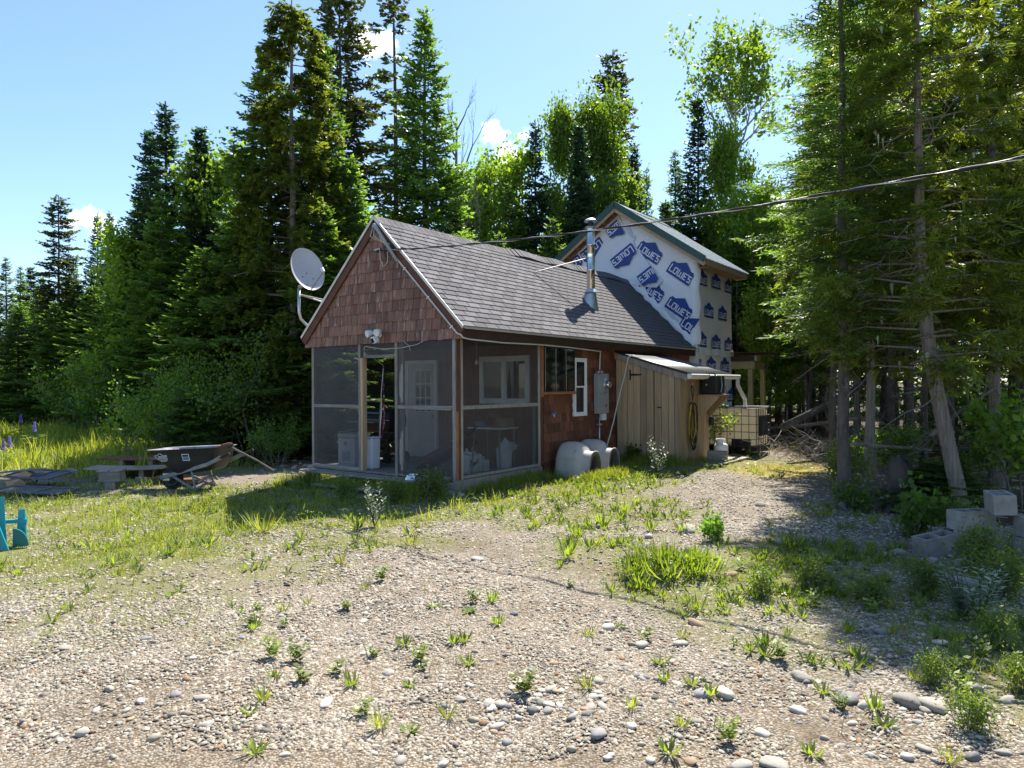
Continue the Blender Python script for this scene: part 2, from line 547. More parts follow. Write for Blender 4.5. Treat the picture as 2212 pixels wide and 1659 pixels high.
def scatter(bV, bF, pos, scl, rz, tilt=None, tdir=None, bT=None):
    """copies of a small base mesh: returns V, loops, sizes, tint-index (face -> copy)"""
    bV = np.asarray(bV, float)
    n = len(pos)
    scl = np.asarray(scl, float)
    if scl.ndim == 1:
        scl = np.repeat(scl[:, None], 3, 1)
    P = bV[None] * scl[:, None, :]
    c, s = np.cos(rz)[:, None], np.sin(rz)[:, None]
    x = P[..., 0] * c - P[..., 1] * s
    y = P[..., 0] * s + P[..., 1] * c
    z = P[..., 2].copy()
    if tilt is not None:
        # lean: rotate about a horizontal axis with bearing tdir
        ct, st_ = np.cos(tilt)[:, None], np.sin(tilt)[:, None]
        cd, sd = np.cos(tdir)[:, None], np.sin(tdir)[:, None]
        a = x * cd + y * sd
        b = -x * sd + y * cd
        a2 = a * ct + z * st_
        z = -a * st_ + z * ct
        x = a2 * cd - b * sd
        y = a2 * sd + b * cd
    V = np.stack([x, y, z], -1) + pos[:, None, :]
    nb = len(bV)
    fl = np.concatenate([np.asarray(f) for f in bF])
    sz = np.array([len(f) for f in bF])
    loops = (fl[None] + (np.arange(n) * nb)[:, None]).ravel()
    sizes = np.tile(sz, n)
    owner = np.repeat(np.arange(n), len(bF))
    return V.reshape(-1, 3), loops, sizes, owner


def join(parts):
    Vs, Ls, Ss, Ts = [], [], [], []
    o = 0
    for V, l, s, t in parts:
        Vs.append(V)
        Ls.append(l + o)
        Ss.append(s)
        Ts.append(t)
        o += len(V)
    return np.concatenate(Vs), np.concatenate(Ls), np.concatenate(Ss), np.concatenate(Ts)


def nrm(a):
    return a / np.maximum(np.linalg.norm(a, axis=-1, keepdims=True), 1e-9)


def diamonds(base, dirs, ln, wd, roll, tint, r, fold=0.0):
    """leaf-shaped quads: base points, unit directions, lengths, half widths, random roll about the axis"""
    n = len(base)
    up = np.zeros((n, 3))
    up[:, 2] = 1
    side = nrm(np.cross(dirs, up) + 1e-6)
    nor = np.cross(side, dirs)
    a = (r.random(n) - 0.5) * 2 * roll
    sd = side * np.cos(a)[:, None] + nor * np.sin(a)[:, None]
    mid = base + dirs * (ln * 0.48)[:, None]
    if fold:
        mid = mid - np.cross(sd, dirs) * (ln * fold)[:, None]
    V = np.stack([base, mid + sd * wd[:, None], base + dirs * ln[:, None], mid - sd * wd[:, None]], 1).reshape(-1, 3)
    loops = np.arange(4 * n)
    return V, loops, np.full(n, 4), np.asarray(tint, float)


# ------------------------------------------------------------------ trees
def fir_parts(seed, H, Rm, z0=0.6, whorl=0.30, nb=6, droop=0.10, rise=0.25, gap=0.08, step=0.085, tw=0.030, sub=True, power=0.85, lump=0.25, bare=0.0, twl=0.42, fine=False):
    """needled crown of a fir: whorls of flat branches, each a spray of side shoots"""
    r = np.random.default_rng(seed)
    parts = []
    z = z0
    ph = r.random() * 6.28
    while z < H - 0.12:
        t = (z - z0) / (H - z0)
        n = nb + r.integers(-1, 2)
        ph += 0.7
        for k in range(n):
            if r.random() < gap:
                continue
            az = ph + 2 * math.pi * k / n + r.normal(0, 0.22)
            ln = Rm * ((1 - t) ** power) * (1 - lump * r.random()) * (0.75 + 0.5 * min(1, t * 6 + 0.35)) + 0.10
            dr = np.array([math.cos(az), math.sin(az), 0])
            sd = np.array([-math.sin(az), math.cos(az), 0])
            el = rise * (t * 1.7 - 0.35) + r.normal(0, 0.10)
            m = max(4, int(ln / step))
            s = np.linspace(0.0, 1.0, m)
            dz = s * ln * math.tan(el) - droop * (s ** 2) * ln * (1.25 - t) + 0.10 * ln * (s ** 4)
            P = np.array([0, 0, z + r.normal(0, 0.05)]) + dr * (s * ln)[:, None] + np.array([0, 0, 1]) * dz[:, None]
            T = nrm(np.gradient(P, axis=0))
            st = max(0.06, bare) if ln > 0.5 else 0.0
            keep = s >= st
            P, T, ss = P[keep], T[keep], s[keep]
            m = len(P)
            if m < 2:
                continue
            for sg in (-1, 1):
                l = np.minimum(twl * ln * (1.08 - ss) + 0.07, 0.55) * (0.7 + 0.6 * r.random(m))
                D = nrm(T * 0.62 + sg * sd * 0.80 + np.array([0, 0, 1]) * r.normal(-0.05, 0.16, m)[:, None])
                ti = 0.10 + 0.5 * ss + r.normal(0, 0.13, m)
                parts.append(diamonds(P, D, l, np.full(m, tw) * (0.8 + 0.5 * r.random(m)), 0.9, ti, r))
                if sub:
                    q = l > 0.14
                    if q.any():
                        for f, sg2 in (((0.12, 1), (0.2, -1), (0.3, 1), (0.4, -1), (0.5, 1), (0.6, -1), (0.7, 1), (0.8, -1), (0.9, 1)) if fine else ((0.3, 1), (0.45, -1), (0.62, 1), (0.75, -1))):
                            B = P[q] + D[q] * (l[q] * f)[:, None]
                            D2 = nrm(D[q] * 0.65 + sg2 * np.cross(D[q], [0, 0, 1]) * 0.75 + np.array([0, 0, 1]) * r.normal(-0.04, 0.2, q.sum())[:, None])
                            l2 = l[q] * (0.30 - 0.18 * f) + 0.045 if fine else l[q] * (0.62 - 0.35 * f) + 0.045
                            parts.append(diamonds(B, D2, l2, np.full(q.sum(), tw * 0.9), 0.9, ti[q] + 0.22 * f + r.normal(0, 0.1, q.sum()), r))
            # tip
            parts.append(diamonds(P[-1:], T[-1:], np.array([0.14]), np.array([tw]), 0.8, [0.75], r))
        z += whorl * (0.7 + 0.6 * r.random()) * (1.0 - 0.35 * t)
    # leader
    n = 9
    B = np.zeros((n, 3))
    B[:, 2] = np.linspace(H - 0.65, H - 0.05, n)
    a = r.random(n) * 6.28
    D = nrm(np.stack([np.cos(a), np.sin(a), np.full(n, 1.3)], 1))
    parts.append(diamonds(B, D, np.full(n, 0.16), np.full(n, 0.022), 1, np.full(n, 0.4), r))
    return join(parts)


def cedar_parts(seed, H, Rm, z0, whorl=0.26, nb=4, power=0.55, tw=0.022, gap=0.1, droop=0.35, lump=0.4):
    """arborvitae crown: limbs that carry flat fan sprays hanging at their tips"""
    r = np.random.default_rng(seed)
    parts = []
    limbs = []
    z = z0
    ph = 0
    while z < H - 0.3:
        t = (z - z0) / (H - z0)
        n = nb + r.integers(-1, 2)
        ph += 1.1
        for k in range(n):
            if r.random() < gap:
                continue
            az = ph + 2 * math.pi * k / n + r.normal(0, 0.3)
            ln = Rm * (1 - t) ** power * (1 - lump * r.random()) + 0.15
            dr = np.array([math.cos(az), math.sin(az), 0])
            sd = np.array([-math.sin(az), math.cos(az), 0])
            m = max(5, int(ln / 0.07))
            s = np.linspace(0, 1, m)
            dz = 0.25 * s * ln - droop * ln * s ** 2 + 0.06 * r.normal()
            P = np.array([0, 0, z]) + dr * (s * ln)[:, None] + np.array([0, 0, 1]) * dz[:, None] + sd * (0.08 * ln * np.sin(s * 4 + az))[:, None]
            limbs.append(P)
            nc = 3 + int(ln * 3.4)
            sc_ = 0.30 + 0.70 * np.sqrt(r.random(nc))
            C = P[np.minimum((sc_ * (m - 1)).astype(int), m - 1)] + r.normal(0, 0.05, (nc, 3)) * [1, 1, 0.7]
            nf = 9
            B0 = np.repeat(C, nf, 0) + r.normal(0, 0.045, (nc * nf, 3))
            mm = len(B0)
            D = nrm(dr * 0.45 + sd * r.normal(0, 0.65, mm)[:, None] + np.array([0, 0, 1]) * r.normal(-0.30, 0.35, mm)[:, None])
            l = 0.13 + 0.17 * r.random(mm)
            tb = np.clip(np.repeat(0.42 + 0.22 * r.normal(size=nc), nf) + r.normal(0, 0.10, mm), 0, 1)
            pn = nrm(np.cross(D, [0, 0, 1]) + r.normal(0, 0.35, (mm, 3)))
            for f, a in ((0.0, 0.0), (0.15, 0.7), (0.15, -0.7), (0.38, 0.65), (0.38, -0.65), (0.6, 0.6), (0.6, -0.6)):
                Bq = B0 + D * (l * f)[:, None]
                Dq = nrm(D * math.cos(a) + pn * math.sin(a) + r.normal(0, 0.10, (mm, 3)))
                lq = l * (0.95 if f == 0 else 0.62 - 0.42 * f)
                parts.append(diamonds(Bq, Dq, lq, np.full(mm, tw) * (0.7 + 0.6 * r.random(mm)), 0.7, tb + 0.15 * f, r))
        z += whorl * (0.7 + 0.6 * r.random())
    return join(parts), limbs


def limb_tubes(mb, limbs, r0=0.02, every=1, n=4):
    for i, P in enumerate(limbs):
        if i % every:
            continue
        k = max(3, len(P) // 6)
        idx = np.linspace(0, len(P) - 1, k).astype(int)
        ln = np.linalg.norm(P[-1] - P[0])
        mb.tube([P[j] for j in idx], [r0 * ln * (1 - 0.85 * a / (k - 1)) + 0.003 for a in range(k)], n, cap=False)


def grow(r, p, d, ln, rad, depth, segs, tips, wig=0.22, up=0.12, split=(2, 3), ang=0.6, shrink=0.68):
    """recursive branch: appends (points, radii) to segs and end points to tips"""
    k = 4
    pts, rr = [p.copy()], [rad]
    for i in range(k):
        d = nrm(d + r.normal(0, wig, 3) * 0.5 + np.array([0, 0, up]))
        p = p + d * ln / k
        pts.append(p.copy())
        rr.append(rad * (1 - 0.45 * (i + 1) / k))
        if depth <= 1:
            tips.append((p.copy(), d.copy()))
    segs.append((pts, rr))
    if depth > 0:
        for c in range(int(r.integers(split[0], split[1] + 1))):
            j = int(r.integers(2, k + 1))
            ax = nrm(np.cross(d, r.normal(0, 1, 3)))
            a = ang * (0.6 + 0.7 * r.random())
            d2 = nrm(d * math.cos(a) + ax * math.sin(a))
            grow(r, pts[j], d2, ln * shrink * (0.75 + 0.5 * r.random()), rr[j] * 0.65, depth - 1, segs, tips, wig, up, split, ang, shrink)


def leaves_at(r, tips, n, spread, size, tint0=0.4, dt=0.25, hang=-0.3, wr=0.36):
    C = np.array([t[0] for t in tips])
    D0 = np.array([t[1] for t in tips])
    idx = r.integers(0, len(C), n)
    B = C[idx] + r.normal(0, spread, (n, 3))
    D = nrm(D0[idx] * 0.5 + r.normal(0, 0.7, (n, 3)) + np.array([0, 0, hang]))
    l = size * (0.7 + 0.6 * r.random(n))
    cl = r.normal(0, 0.12, len(C))[idx]
    return diamonds(B, D, l, l * wr, 1.4, tint0 + cl + r.normal(0, dt * 0.5, n), r, fold=0.08)


def broadleaf(seed, H, z0, Rm, nlimb, nleaf, lsize=0.075, depth=2, spread=0.16, trunk_r=0.10, lean=(0, 0), up=0.1, tint0=0.45, ln_top=0.5, ang=0.65):
    """trunk and limbs (one mesh) and leaves (another)"""
    r = np.random.default_rng(seed)
    segs, tips = [], []
    k = 9
    tp = []
    for i in range(k):
        t = i / (k - 1)
        tp.append(np.array([lean[0] * t + 0.05 * math.sin(t * 5 + seed), lean[1] * t + 0.05 * math.cos(t * 4 + seed), H * 0.93 * t]))
    segs.append((tp, [trunk_r * (1 - 0.85 * i / (k - 1)) + 0.006 for i in range(k)]))
    for j in range(nlimb):
        t = (z0 / H) + (0.93 - z0 / H) * ((j + r.random()) / nlimb)
        f = t / 0.93 * (k - 1)
        i = min(int(f), k - 2)
        p = tp[i] * (1 - (f - i)) + tp[i + 1] * (f - i)
        az = j * 2.4 + r.normal(0, 0.3)
        q = (t - z0 / H) / (1 - z0 / H)
        ln = Rm * (1 - (1 - ln_top) * q) * (0.7 + 0.5 * r.random()) * 0.62
        d = nrm(np.array([math.cos(az), math.sin(az), 0.55 + 0.6 * q]))
        grow(r, p, d, ln, trunk_r * (0.42 - 0.28 * q), depth, segs, tips, up=up, ang=ang)
    tips.append((tp[-1], np.array([0, 0, 1.0])))
    mb = MB()
    for pts, rr in segs:
        mb.tube(pts, rr, 5 if rr[0] < 0.05 else 9, cap=False)
    V, l, s, t = leaves_at(r, tips, nleaf, spread, lsize, tint0)
    return mb, (V, l, s, t)


def trunk_mb(H, r0, r1=0.015, lean=(0, 0), seed=0, n=10, flare=1.5, k=12, knots=0):
    r = random.Random(seed)
    mb = MB()
    pts, rr = [], []
    for i in range(k):
        t = (i / (k - 1)) ** 1.25
        pts.append((lean[0] * t + 0.02 * r.uniform(-1, 1) * (i > 0), lean[1] * t + 0.02 * r.uniform(-1, 1) * (i > 0), H * t - (0.25 if i == 0 else 0)))
        f = 1 + (flare - 1) * max(0, 1 - t * 14)
        rr.append((r0 * (1 - t) + r1 * t) * f)
    mb.tube(pts, rr, n)
    return mb


def dead_twigs_mb(seed, z0, z1, n, ln, r0=0.008):
    """thin dead side branches left on a shaded trunk"""
    r = np.random.default_rng(seed)
    mb = MB()
    for i in range(n):
        z = z0 + (z1 - z0) * r.random()
        a = r.random() * 6.28
        l = ln * (0.4 + 0.9 * r.random())
        p = np.array([0, 0, z])
        d = np.array([math.cos(a), math.sin(a), r.normal(-0.05, 0.18)])
        pts = [p]
        for j in range(3):
            d = nrm(d + r.normal(0, 0.16, 3) + np.array([0, 0, -0.04]))
            p = p + d * l / 3
            pts.append(p)
        mb.tube(pts, [r0, r0 * 0.8, r0 * 0.55, r0 * 0.25], 3, cap=False)
        for j in (1, 2):
            d2 = nrm(d + r.normal(0, 0.6, 3))
            mb.tube([pts[j], pts[j] + d2 * l * 0.35], [r0 * 0.5, r0 * 0.2], 3, cap=False)
    return mb


TREES = {}


def tree_kind(key, crown, crown_mat, trunk, trunk_mat, twigs=None):
    """register the meshes of a kind of tree; every tree of it shares them"""
    V, l, s, t = crown
    me = np_mesh(key + '_crown', V, l, s, crown_mat, np.clip(t, 0, 1))
    tm = trunk.mesh(key + '_trunk', trunk_mat, smooth=True, fix=False)
    wm = twigs.mesh(key + '_twigs', MT['dead_wood'], fix=False) if twigs else None
    TREES[key] = (me, tm, wm)


def plant_tree(key, name, label, x, y, sz=1.0, sxy=None, group=None, rz=None, cat='tree', lean=(0, 0)):
    me, tm, wm = TREES[key]
    o = thing(name, label, cat, (x, y, float(gz(x, y)) - 0.02), rng.uniform(0, 6.28) if rz is None else rz, group)
    o.rotation_euler = (lean[0], lean[1], o.rotation_euler[2])
    o.scale = (sxy or sz, sxy or sz, sz)
    put('crown', me, o)
    put('trunk', tm, o)
    if wm:
        put('dead_twigs', wm, o)['kind'] = 'stuff'
    return o
# ------------------------------------------------------------------ ground
def px_of(x, y, z=0.0):
    return 1106 + x / np.maximum(y, 0.1) * FD, 829.5 + (CAM_H - z) / np.maximum(y, 0.1) * FD


def vnoise(x, y, s, seed=0):
    """cheap smooth value noise 0..1"""
    x = np.asarray(x, float) * s + seed * 17.3
    y = np.asarray(y, float) * s + seed * 5.1
    xi, yi = np.floor(x), np.floor(y)
    fx, fy = x - xi, y - yi
    fx, fy = fx * fx * (3 - 2 * fx), fy * fy * (3 - 2 * fy)

    def h(a, b):
        v = np.sin(a * 127.1 + b * 311.7 + seed * 74.7) * 43758.5453
        return v - np.floor(v)
    return (h(xi, yi) * (1 - fx) + h(xi + 1, yi) * fx) * (1 - fy) + (h(xi, yi + 1) * (1 - fx) + h(xi + 1, yi + 1) * fx) * fy


# patches of turf on the yard: centre of the patch and its half-widths as seen, and how thick the turf is
TURF = [
    (120, 1085, 330, 60, 0.8), (330, 1140, 270, 85, 0.95), (120, 1195, 300, 75, 0.8), (430, 1065, 140, 34, 0.95), (560, 1075, 130, 30, 1.0),
    (700, 1105, 260, 55, 1.0), (900, 1095, 190, 42, 0.95), (1080, 1075, 110, 34, 0.8), (1180, 1050, 170, 34, 1.0), (1340, 1035, 150, 26, 0.8),
    (1240, 1100, 120, 40, 0.62), (1130, 1120, 90, 30, 0.5), (1350, 1100, 130, 40, 0.55), (1290, 1170, 120, 60, 0.55), (1450, 1120, 90, 40, 0.4),
    (1430, 1250, 140, 65, 0.9), (1540, 1270, 170, 80, 0.95), (1700, 1255, 220, 95, 0.85), (1880, 1270, 170, 85, 0.75), (1650, 1360, 170, 60, 0.5), (1840, 1400, 160, 60, 0.5), (2080, 1330, 180, 120, 0.85),
    (2120, 1230, 130, 80, 0.9), (2170, 1460, 190, 140, 0.8), (2010, 1260, 150, 60, 0.7), (1930, 1400, 130, 50, 0.35), (1660, 1010, 110, 22, 0.7), (1500, 1010, 110, 16, 0.8),
    (1800, 1130, 120, 40, 0.35), (200, 1265, 320, 60, 0.55), (80, 1330, 160, 60, 0.25), (420, 1290, 140, 45, 0.35), (250, 1310, 360, 55, 0.42), (100, 1370, 220, 50, 0.3), (600, 1215, 170, 40, 0.42), (480, 1380, 130, 40, 0.25), (760, 1165, 260, 26, 0.55), (1230, 1210, 90, 40, 0.4), (300, 985, 320, 30, 0.95), (60, 955, 260, 50, 1.0),
    (1000, 1045, 140, 22, 0.95), (640, 1050, 90, 18, 0.8), (300, 1040, 160, 20, 0.55),
]


def turf(x, y):
    px, py = px_of(x, y)
    g = np.zeros_like(px)
    for cx, cy, rx, ry, w in TURF:
        e = ((px - cx) / rx) ** 2 + ((py - cy) / ry) ** 2
        g = np.maximum(g, w * np.clip(1.35 - e, 0, 1))
    n = 0.55 * vnoise(x, y, 1.6, 1) + 0.45 * vnoise(x, y, 4.3, 2)
    g = g * np.clip(0.35 + 1.3 * n, 0, 1.15)
    return np.where(y > 2, np.clip(g, 0, 1), 0.2 * n)


def forest_floor(x, y):
    """1 under the trees, 0 on the yard"""
    right = sst(0.0, 1.6, (x - (3.55 + 0.11 * (y - 5))) - 2.2 * np.exp(-((y - 14.0) / 3.2) ** 2))
    left = sst(0.0, 2.0, y - (15.0 + 0.9 * np.maximum(-x - 6.0, 0)))
    left = np.where(x < -2.5, left, 0)
    back = sst(0.0, 2.0, y - 20.0) * (x > -3)
    return np.clip(np.maximum(np.maximum(right * (y > 8.3), left), back), 0, 1)


def golden_moss(x, y):
    px, py = px_of(x, y)
    e = ((px - 1700) / 130) ** 2 + ((py - 1018) / 22) ** 2
    e2 = ((px - 1990) / 70) ** 2 + ((py - 1140) / 16) ** 2
    return np.clip(np.maximum(1.3 - e, 1.2 - e2), 0, 1) * np.clip(0.2 + 1.4 * vnoise(x, y, 3.0, 5), 0, 1) * (y > 2)


def axis(segs):
    out = []
    for a, b, st in segs:
        out.append(np.arange(a, b, st))
    out.append([segs[-1][1]])
    return np.concatenate(out)


gx = axis([(-600, -60, 60), (-60, -18, 3), (-18, -9, 0.45), (-9, 9, 0.13), (9, 18, 0.45), (18, 60, 3), (60, 600, 60)])
gy = axis([(-120, -12, 12), (-12, 1.5, 1.0), (1.5, 18, 0.13), (18, 30, 0.5), (30, 60, 3), (60, 900, 70)])
GX, GY = np.meshgrid(gx, gy)
near = np.exp(-np.maximum(np.hypot(GX, GY - 10) - 25, 0) / 12)
GZ = gz(GX, GY) * near + 0.012 * (vnoise(GX, GY, 5.0, 8) - 0.5) * near
nx_, ny_ = len(gx), len(gy)
ii = np.arange(nx_ * ny_).reshape(ny_, nx_)
gq = np.stack([ii[:-1, :-1], ii[:-1, 1:], ii[1:, 1:], ii[1:, :-1]], -1).reshape(-1, 4)
m_ground, nt, N, K = new_mat('gravel_yard')
out = N.new('ShaderNodeOutputMaterial')
bs = N.new('ShaderNodeBsdfPrincipled')
bs.inputs['Roughness'].default_value = 0.9
bs.inputs['Specular IOR Level'].default_value = 0.25
K.new(bs.outputs[0], out.inputs[0])
geo = N.new('ShaderNodeNewGeometry')


def vor(scale, feature='F1'):
    v = N.new('ShaderNodeTexVoronoi')
    v.feature = feature
    v.inputs['Scale'].default_value = scale
    K.new(geo.outputs['Position'], v.inputs['Vector'])
    return v


def ramp(src, stops):
    r_ = N.new('ShaderNodeValToRGB')
    e = r_.color_ramp.elements
    while len(e) < len(stops):
        e.new(0.5)
    for k_, (p, c) in enumerate(stops):
        e[k_].position = p
        e[k_].color = (*c, 1)
    K.new(src, r_.inputs[0])
    return r_.outputs[0]


def mixc(f, a, b, mode='MIX'):
    m_ = N.new('ShaderNodeMix')
    m_.data_type = 'RGBA'
    m_.blend_type = mode
    if isinstance(f, (int, float)):
        m_.inputs['Factor'].default_value = f
    else:
        K.new(f, m_.inputs['Factor'])
    for sock, v in ((6, a), (7, b)):
        if isinstance(v, tuple):
            m_.inputs[sock].default_value = (*v, 1)
        else:
            K.new(v, m_.inputs[sock])
    return m_.outputs[2]


def nse(scale, det=5):
    n_ = N.new('ShaderNodeTexNoise')
    n_.inputs['Scale'].default_value = scale
    n_.inputs['Detail'].default_value = det
    K.new(geo.outputs['Position'], n_.inputs['Vector'])
    return n_.outputs[0]


v1 = vor(75)
sep = N.new('ShaderNodeSeparateColor')
K.new(v1.outputs['Color'], sep.inputs[0])
peb = ramp(sep.outputs[0], [(0.0, (0.08, 0.07, 0.06)), (0.2, (0.18, 0.158, 0.125)), (0.6, (0.29, 0.256, 0.203)), (0.86, (0.38, 0.34, 0.28)), (1.0, (0.22, 0.14, 0.08))])
dirt = ramp(nse(9, 8), [(0.3, (0.070, 0.048, 0.027)), (0.7, (0.155, 0.112, 0.066))])
edge = ramp(v1.outputs['Distance'], [(0.46, (1, 1, 1)), (0.70, (0, 0, 0))])
grav = mixc(edge, dirt, peb)
dm = ramp(nse(0.9, 9), [(0.52, (0, 0, 0)), (0.70, (0.7, 0.7, 0.7))])
grav = mixc(dm, grav, dirt)


def fac(nm):
    a_ = N.new('ShaderNodeAttribute')
    a_.attribute_name = nm
    return a_.outputs['Fac']


sod = ramp(nse(30, 6), [(0.3, (0.095, 0.115, 0.026)), (0.7, (0.18, 0.175, 0.055))])
gold = ramp(nse(24, 6), [(0.3, (0.30, 0.20, 0.035)), (0.7, (0.24, 0.21, 0.05))])
duff = ramp(nse(14, 8), [(0.3, (0.045, 0.032, 0.020)), (0.7, (0.115, 0.080, 0.050))])
c = mixc(fac('turf'), grav, sod)
c = mixc(fac('moss'), c, gold)
c = mixc(fac('duff'), c, duff)
K.new(c, bs.inputs['Base Color'])
bp = N.new('ShaderNodeBump')
bp.inputs['Strength'].default_value = 0.8
bp.inputs['Distance'].default_value = 0.012
bp.invert = True
K.new(v1.outputs['Distance'], bp.inputs['Height'])
bp2 = N.new('ShaderNodeBump')
bp2.inputs['Strength'].default_value = 0.6
bp2.inputs['Distance'].default_value = 0.03
K.new(nse(6, 8), bp2.inputs['Height'])
K.new(bp.outputs[0], bp2.inputs['Normal'])
K.new(bp2.outputs[0], bs.inputs['Normal'])

gme = np_mesh('ground', np.stack([GX, GY, GZ], -1).reshape(-1, 3), gq.ravel(), np.full(len(gq), 4), m_ground, smooth=True)
for nm, fn in (('turf', lambda x, y: np.clip(1.05 * turf(x, y), 0, 0.95)), ('moss', golden_moss), ('duff', forest_floor)):
    a = gme.attributes.new(nm, 'FLOAT', 'POINT')
    a.data.foreach_set('value', fn(GX, GY).ravel().astype(np.float32))
ground = put('ground', gme)
ground['kind'] = 'structure'
# ------------------------------------------------------------------ the brown cabin
W, PD, LEN = 3.461, 2.29, 9.06
ZF, ZG = 0.236, 2.42
XR = -W / 2
ZR, ZE, XE = 4.495, 2.582, 0.195
SL = (ZR - ZE) / (XE - XR)


def roof_z(x):
    return ZR - SL * abs(x - XR)


cabin = lthing('cabin', 'small brown shingled cabin with a screened front porch and grey shingle roof', 'cabin', 0, 0, 0)
wall_mat = MT['red_trim']


def clip_poly(poly, planes):
    for a, b, c in planes:      # keep a*x + b*z <= c
        outp = []
        for i in range(len(poly)):
            p, q = poly[i], poly[(i + 1) % len(poly)]
            dp, dq = a * p[0] + b * p[1] - c, a * q[0] + b * q[1] - c
            if dp <= 0:
                outp.append(p)
            if dp * dq < 0:
                t = dp / (dp - dq)
                outp.append((p[0] + t * (q[0] - p[0]), p[1] + t * (q[1] - p[1])))
        poly = outp
        if len(poly) < 3:
            return []
    return poly


def shingle_mb(poly, th0=0.021, th1=0.005):
    """wedge over a polygon (x, z): thick at its foot, thin at its head; front towards -y"""
    z0, z1 = min(p[1] for p in poly), max(p[1] for p in poly)
    n = len(poly)
    mb = MB()
    fr = [(x, -(th0 + (th1 - th0) * (z - z0) / (z1 - z0 + 1e-6)), z) for x, z in poly]
    bk = [(x, 0.0, z) for x, z in poly]
    fs = [tuple(range(n))]
    for i in range(n):
        j = (i + 1) % n
        fs.append((i, i + n, j + n, j))
    return mb.add(fr + bk, fs)


EXP = 0.172
SH_W = [0.075, 0.095, 0.115, 0.135, 0.16, 0.20]
sh_mesh = {w: shingle_mb([(0.0045, 0), (w - 0.0045, 0), (w - 0.0045, EXP + 0.02), (0.0045, EXP + 0.02)]).mesh('shingle', MT['red_shingle']) for w in SH_W}
SH_W2 = [0.12, 0.16, 0.20, 0.24]
sh_mesh2 = {w: shingle_mb([(0.003, 0), (w - 0.003, 0), (w - 0.003, EXP + 0.02), (0.003, EXP + 0.02)]).mesh('shingle', MT['red_shingle_side']) for w in SH_W2}

# gable
gab = MB().prism([(-3.60, 2.40), (0.14, 2.40), (0.14, roof_z(0.14) - 0.06), (XR, ZR - 0.07), (-3.60, roof_z(-3.60) - 0.06)], -0.015, 0.06)
gable = gab.build('gable_wall', MT['dark_trim'], cabin)  # backing coloured dark to paint shade into the gaps between shingles
rs = random.Random(3)
pl = [(SL, 1, ZR - 0.09 + SL * XR), (-SL, 1, ZR - 0.09 - SL * XR)]
z = 2.385
row = 0
while z < ZR - 0.25:
    x = -3.62 - rs.uniform(0, 0.1)
    while x < 0.15:
        w = rs.choice(SH_W)
        dz = rs.uniform(-0.007, 0.007)
        poly = [(x + 0.003, z + dz), (x + w - 0.003, z + dz), (x + w - 0.003, z + EXP + 0.02), (x + 0.003, z + EXP + 0.02)]
        cp = clip_poly(poly, pl + [(-1, 0, 3.61), (1, 0, 0.145)])
        if cp:
            ar = 0.5 * abs(sum(cp[i][0] * cp[(i + 1) % len(cp)][1] - cp[(i + 1) % len(cp)][0] * cp[i][1] for i in range(len(cp))))
            if ar > 0.002:
                if len(cp) == 4 and all(abs(cp[i][0] - poly[i][0]) < 1e-6 and abs(cp[i][1] - poly[i][1]) < 1e-6 for i in range(4)):
                    o = put('shingle', sh_mesh[w], gable, (x, -0.0165 - rs.uniform(0, 0.003), z + dz))
                else:
                    o = shingle_mb([(a - x, b - z) for a, b in cp]).build('shingle', MT['red_shingle'], gable, loc=(x, -0.0165, z))
                o.rotation_euler = (-0.02, 0, 0)
        x += w
    z += EXP
    row += 1

# rakes, fascia and drip edges
for sg in (-1, 1):
    e = (XR + sg * 1.90, -0.055, roof_z(XR + sg * 1.90) - 0.125)
    a = (XR + sg * 0.0, -0.055, ZR - 0.125)
    n = Vector((sg * SL, 0, 1)).normalized()
    MB().beam(e, a, 0.03, 0.14, up=n).build('rake_board', MT['red_trim'], cabin, bevel=0.003)
    e2 = (XR + sg * 1.935, -0.083, roof_z(XR + sg * 1.935) - 0.012)
    a2 = (XR + sg * 0.0, -0.083, ZR - 0.012)
    MB().beam(e2, a2, 0.012, 0.042, up=n).build('drip_edge', MT['drip'], cabin)
MB().box(XE - 0.05, XE - 0.02, -0.04, LEN - 0.01, 2.395, ZE - 0.03).build('fascia', MT['dark_trim'], cabin, bevel=0.003)
MB().box(XE - 0.018, XE + 0.006, -0.08, LEN, ZE - 0.045, ZE - 0.012).build('drip_edge', MT['drip'], cabin)
MB().box(0.01, XE - 0.052, 0.05, LEN - 0.02, 2.415, 2.43).build('soffit', MT['dark_trim'], cabin)

# roof: deck, then the tabs of the right slope
rf = MB()
rf.prism([(XR, ZR), (XE, ZE), (XE, ZE - 0.05), (XR, ZR - 0.06)], -0.078, LEN)
rf.prism([(XR, ZR), (XR, ZR - 0.06), (2 * XR - XE, ZE - 0.05), (2 * XR - XE, ZE)], -0.078, LEN)
roof = rf.build('roof', MT['roof_dark'], cabin)
up_s = Vector((-1, 0, SL)).normalized()
nr_s = Vector((SL, 0, 1)).normalized()
RM = Matrix((Vector((0, 1, 0)), up_s, nr_s)).transposed().to_4x4()
TABW, TABE = 0.305, 0.127
slope_len = math.hypot(XE - XR, ZR - ZE)


def tab_mb(x0, x1, e=TABE + 0.025):
    t0, t1 = 0.015, 0.002
    return MB().add([(x0, 0, 0), (x1, 0, 0), (x1, e, 0), (x0, e, 0), (x0, 0, t0), (x1, 0, t0), (x1, e, t1), (x0, e, t1)],
                    [(4, 5, 6, 7), (0, 1, 5, 4), (1, 2, 6, 5), (3, 0, 4, 7), (2, 3, 7, 6)])


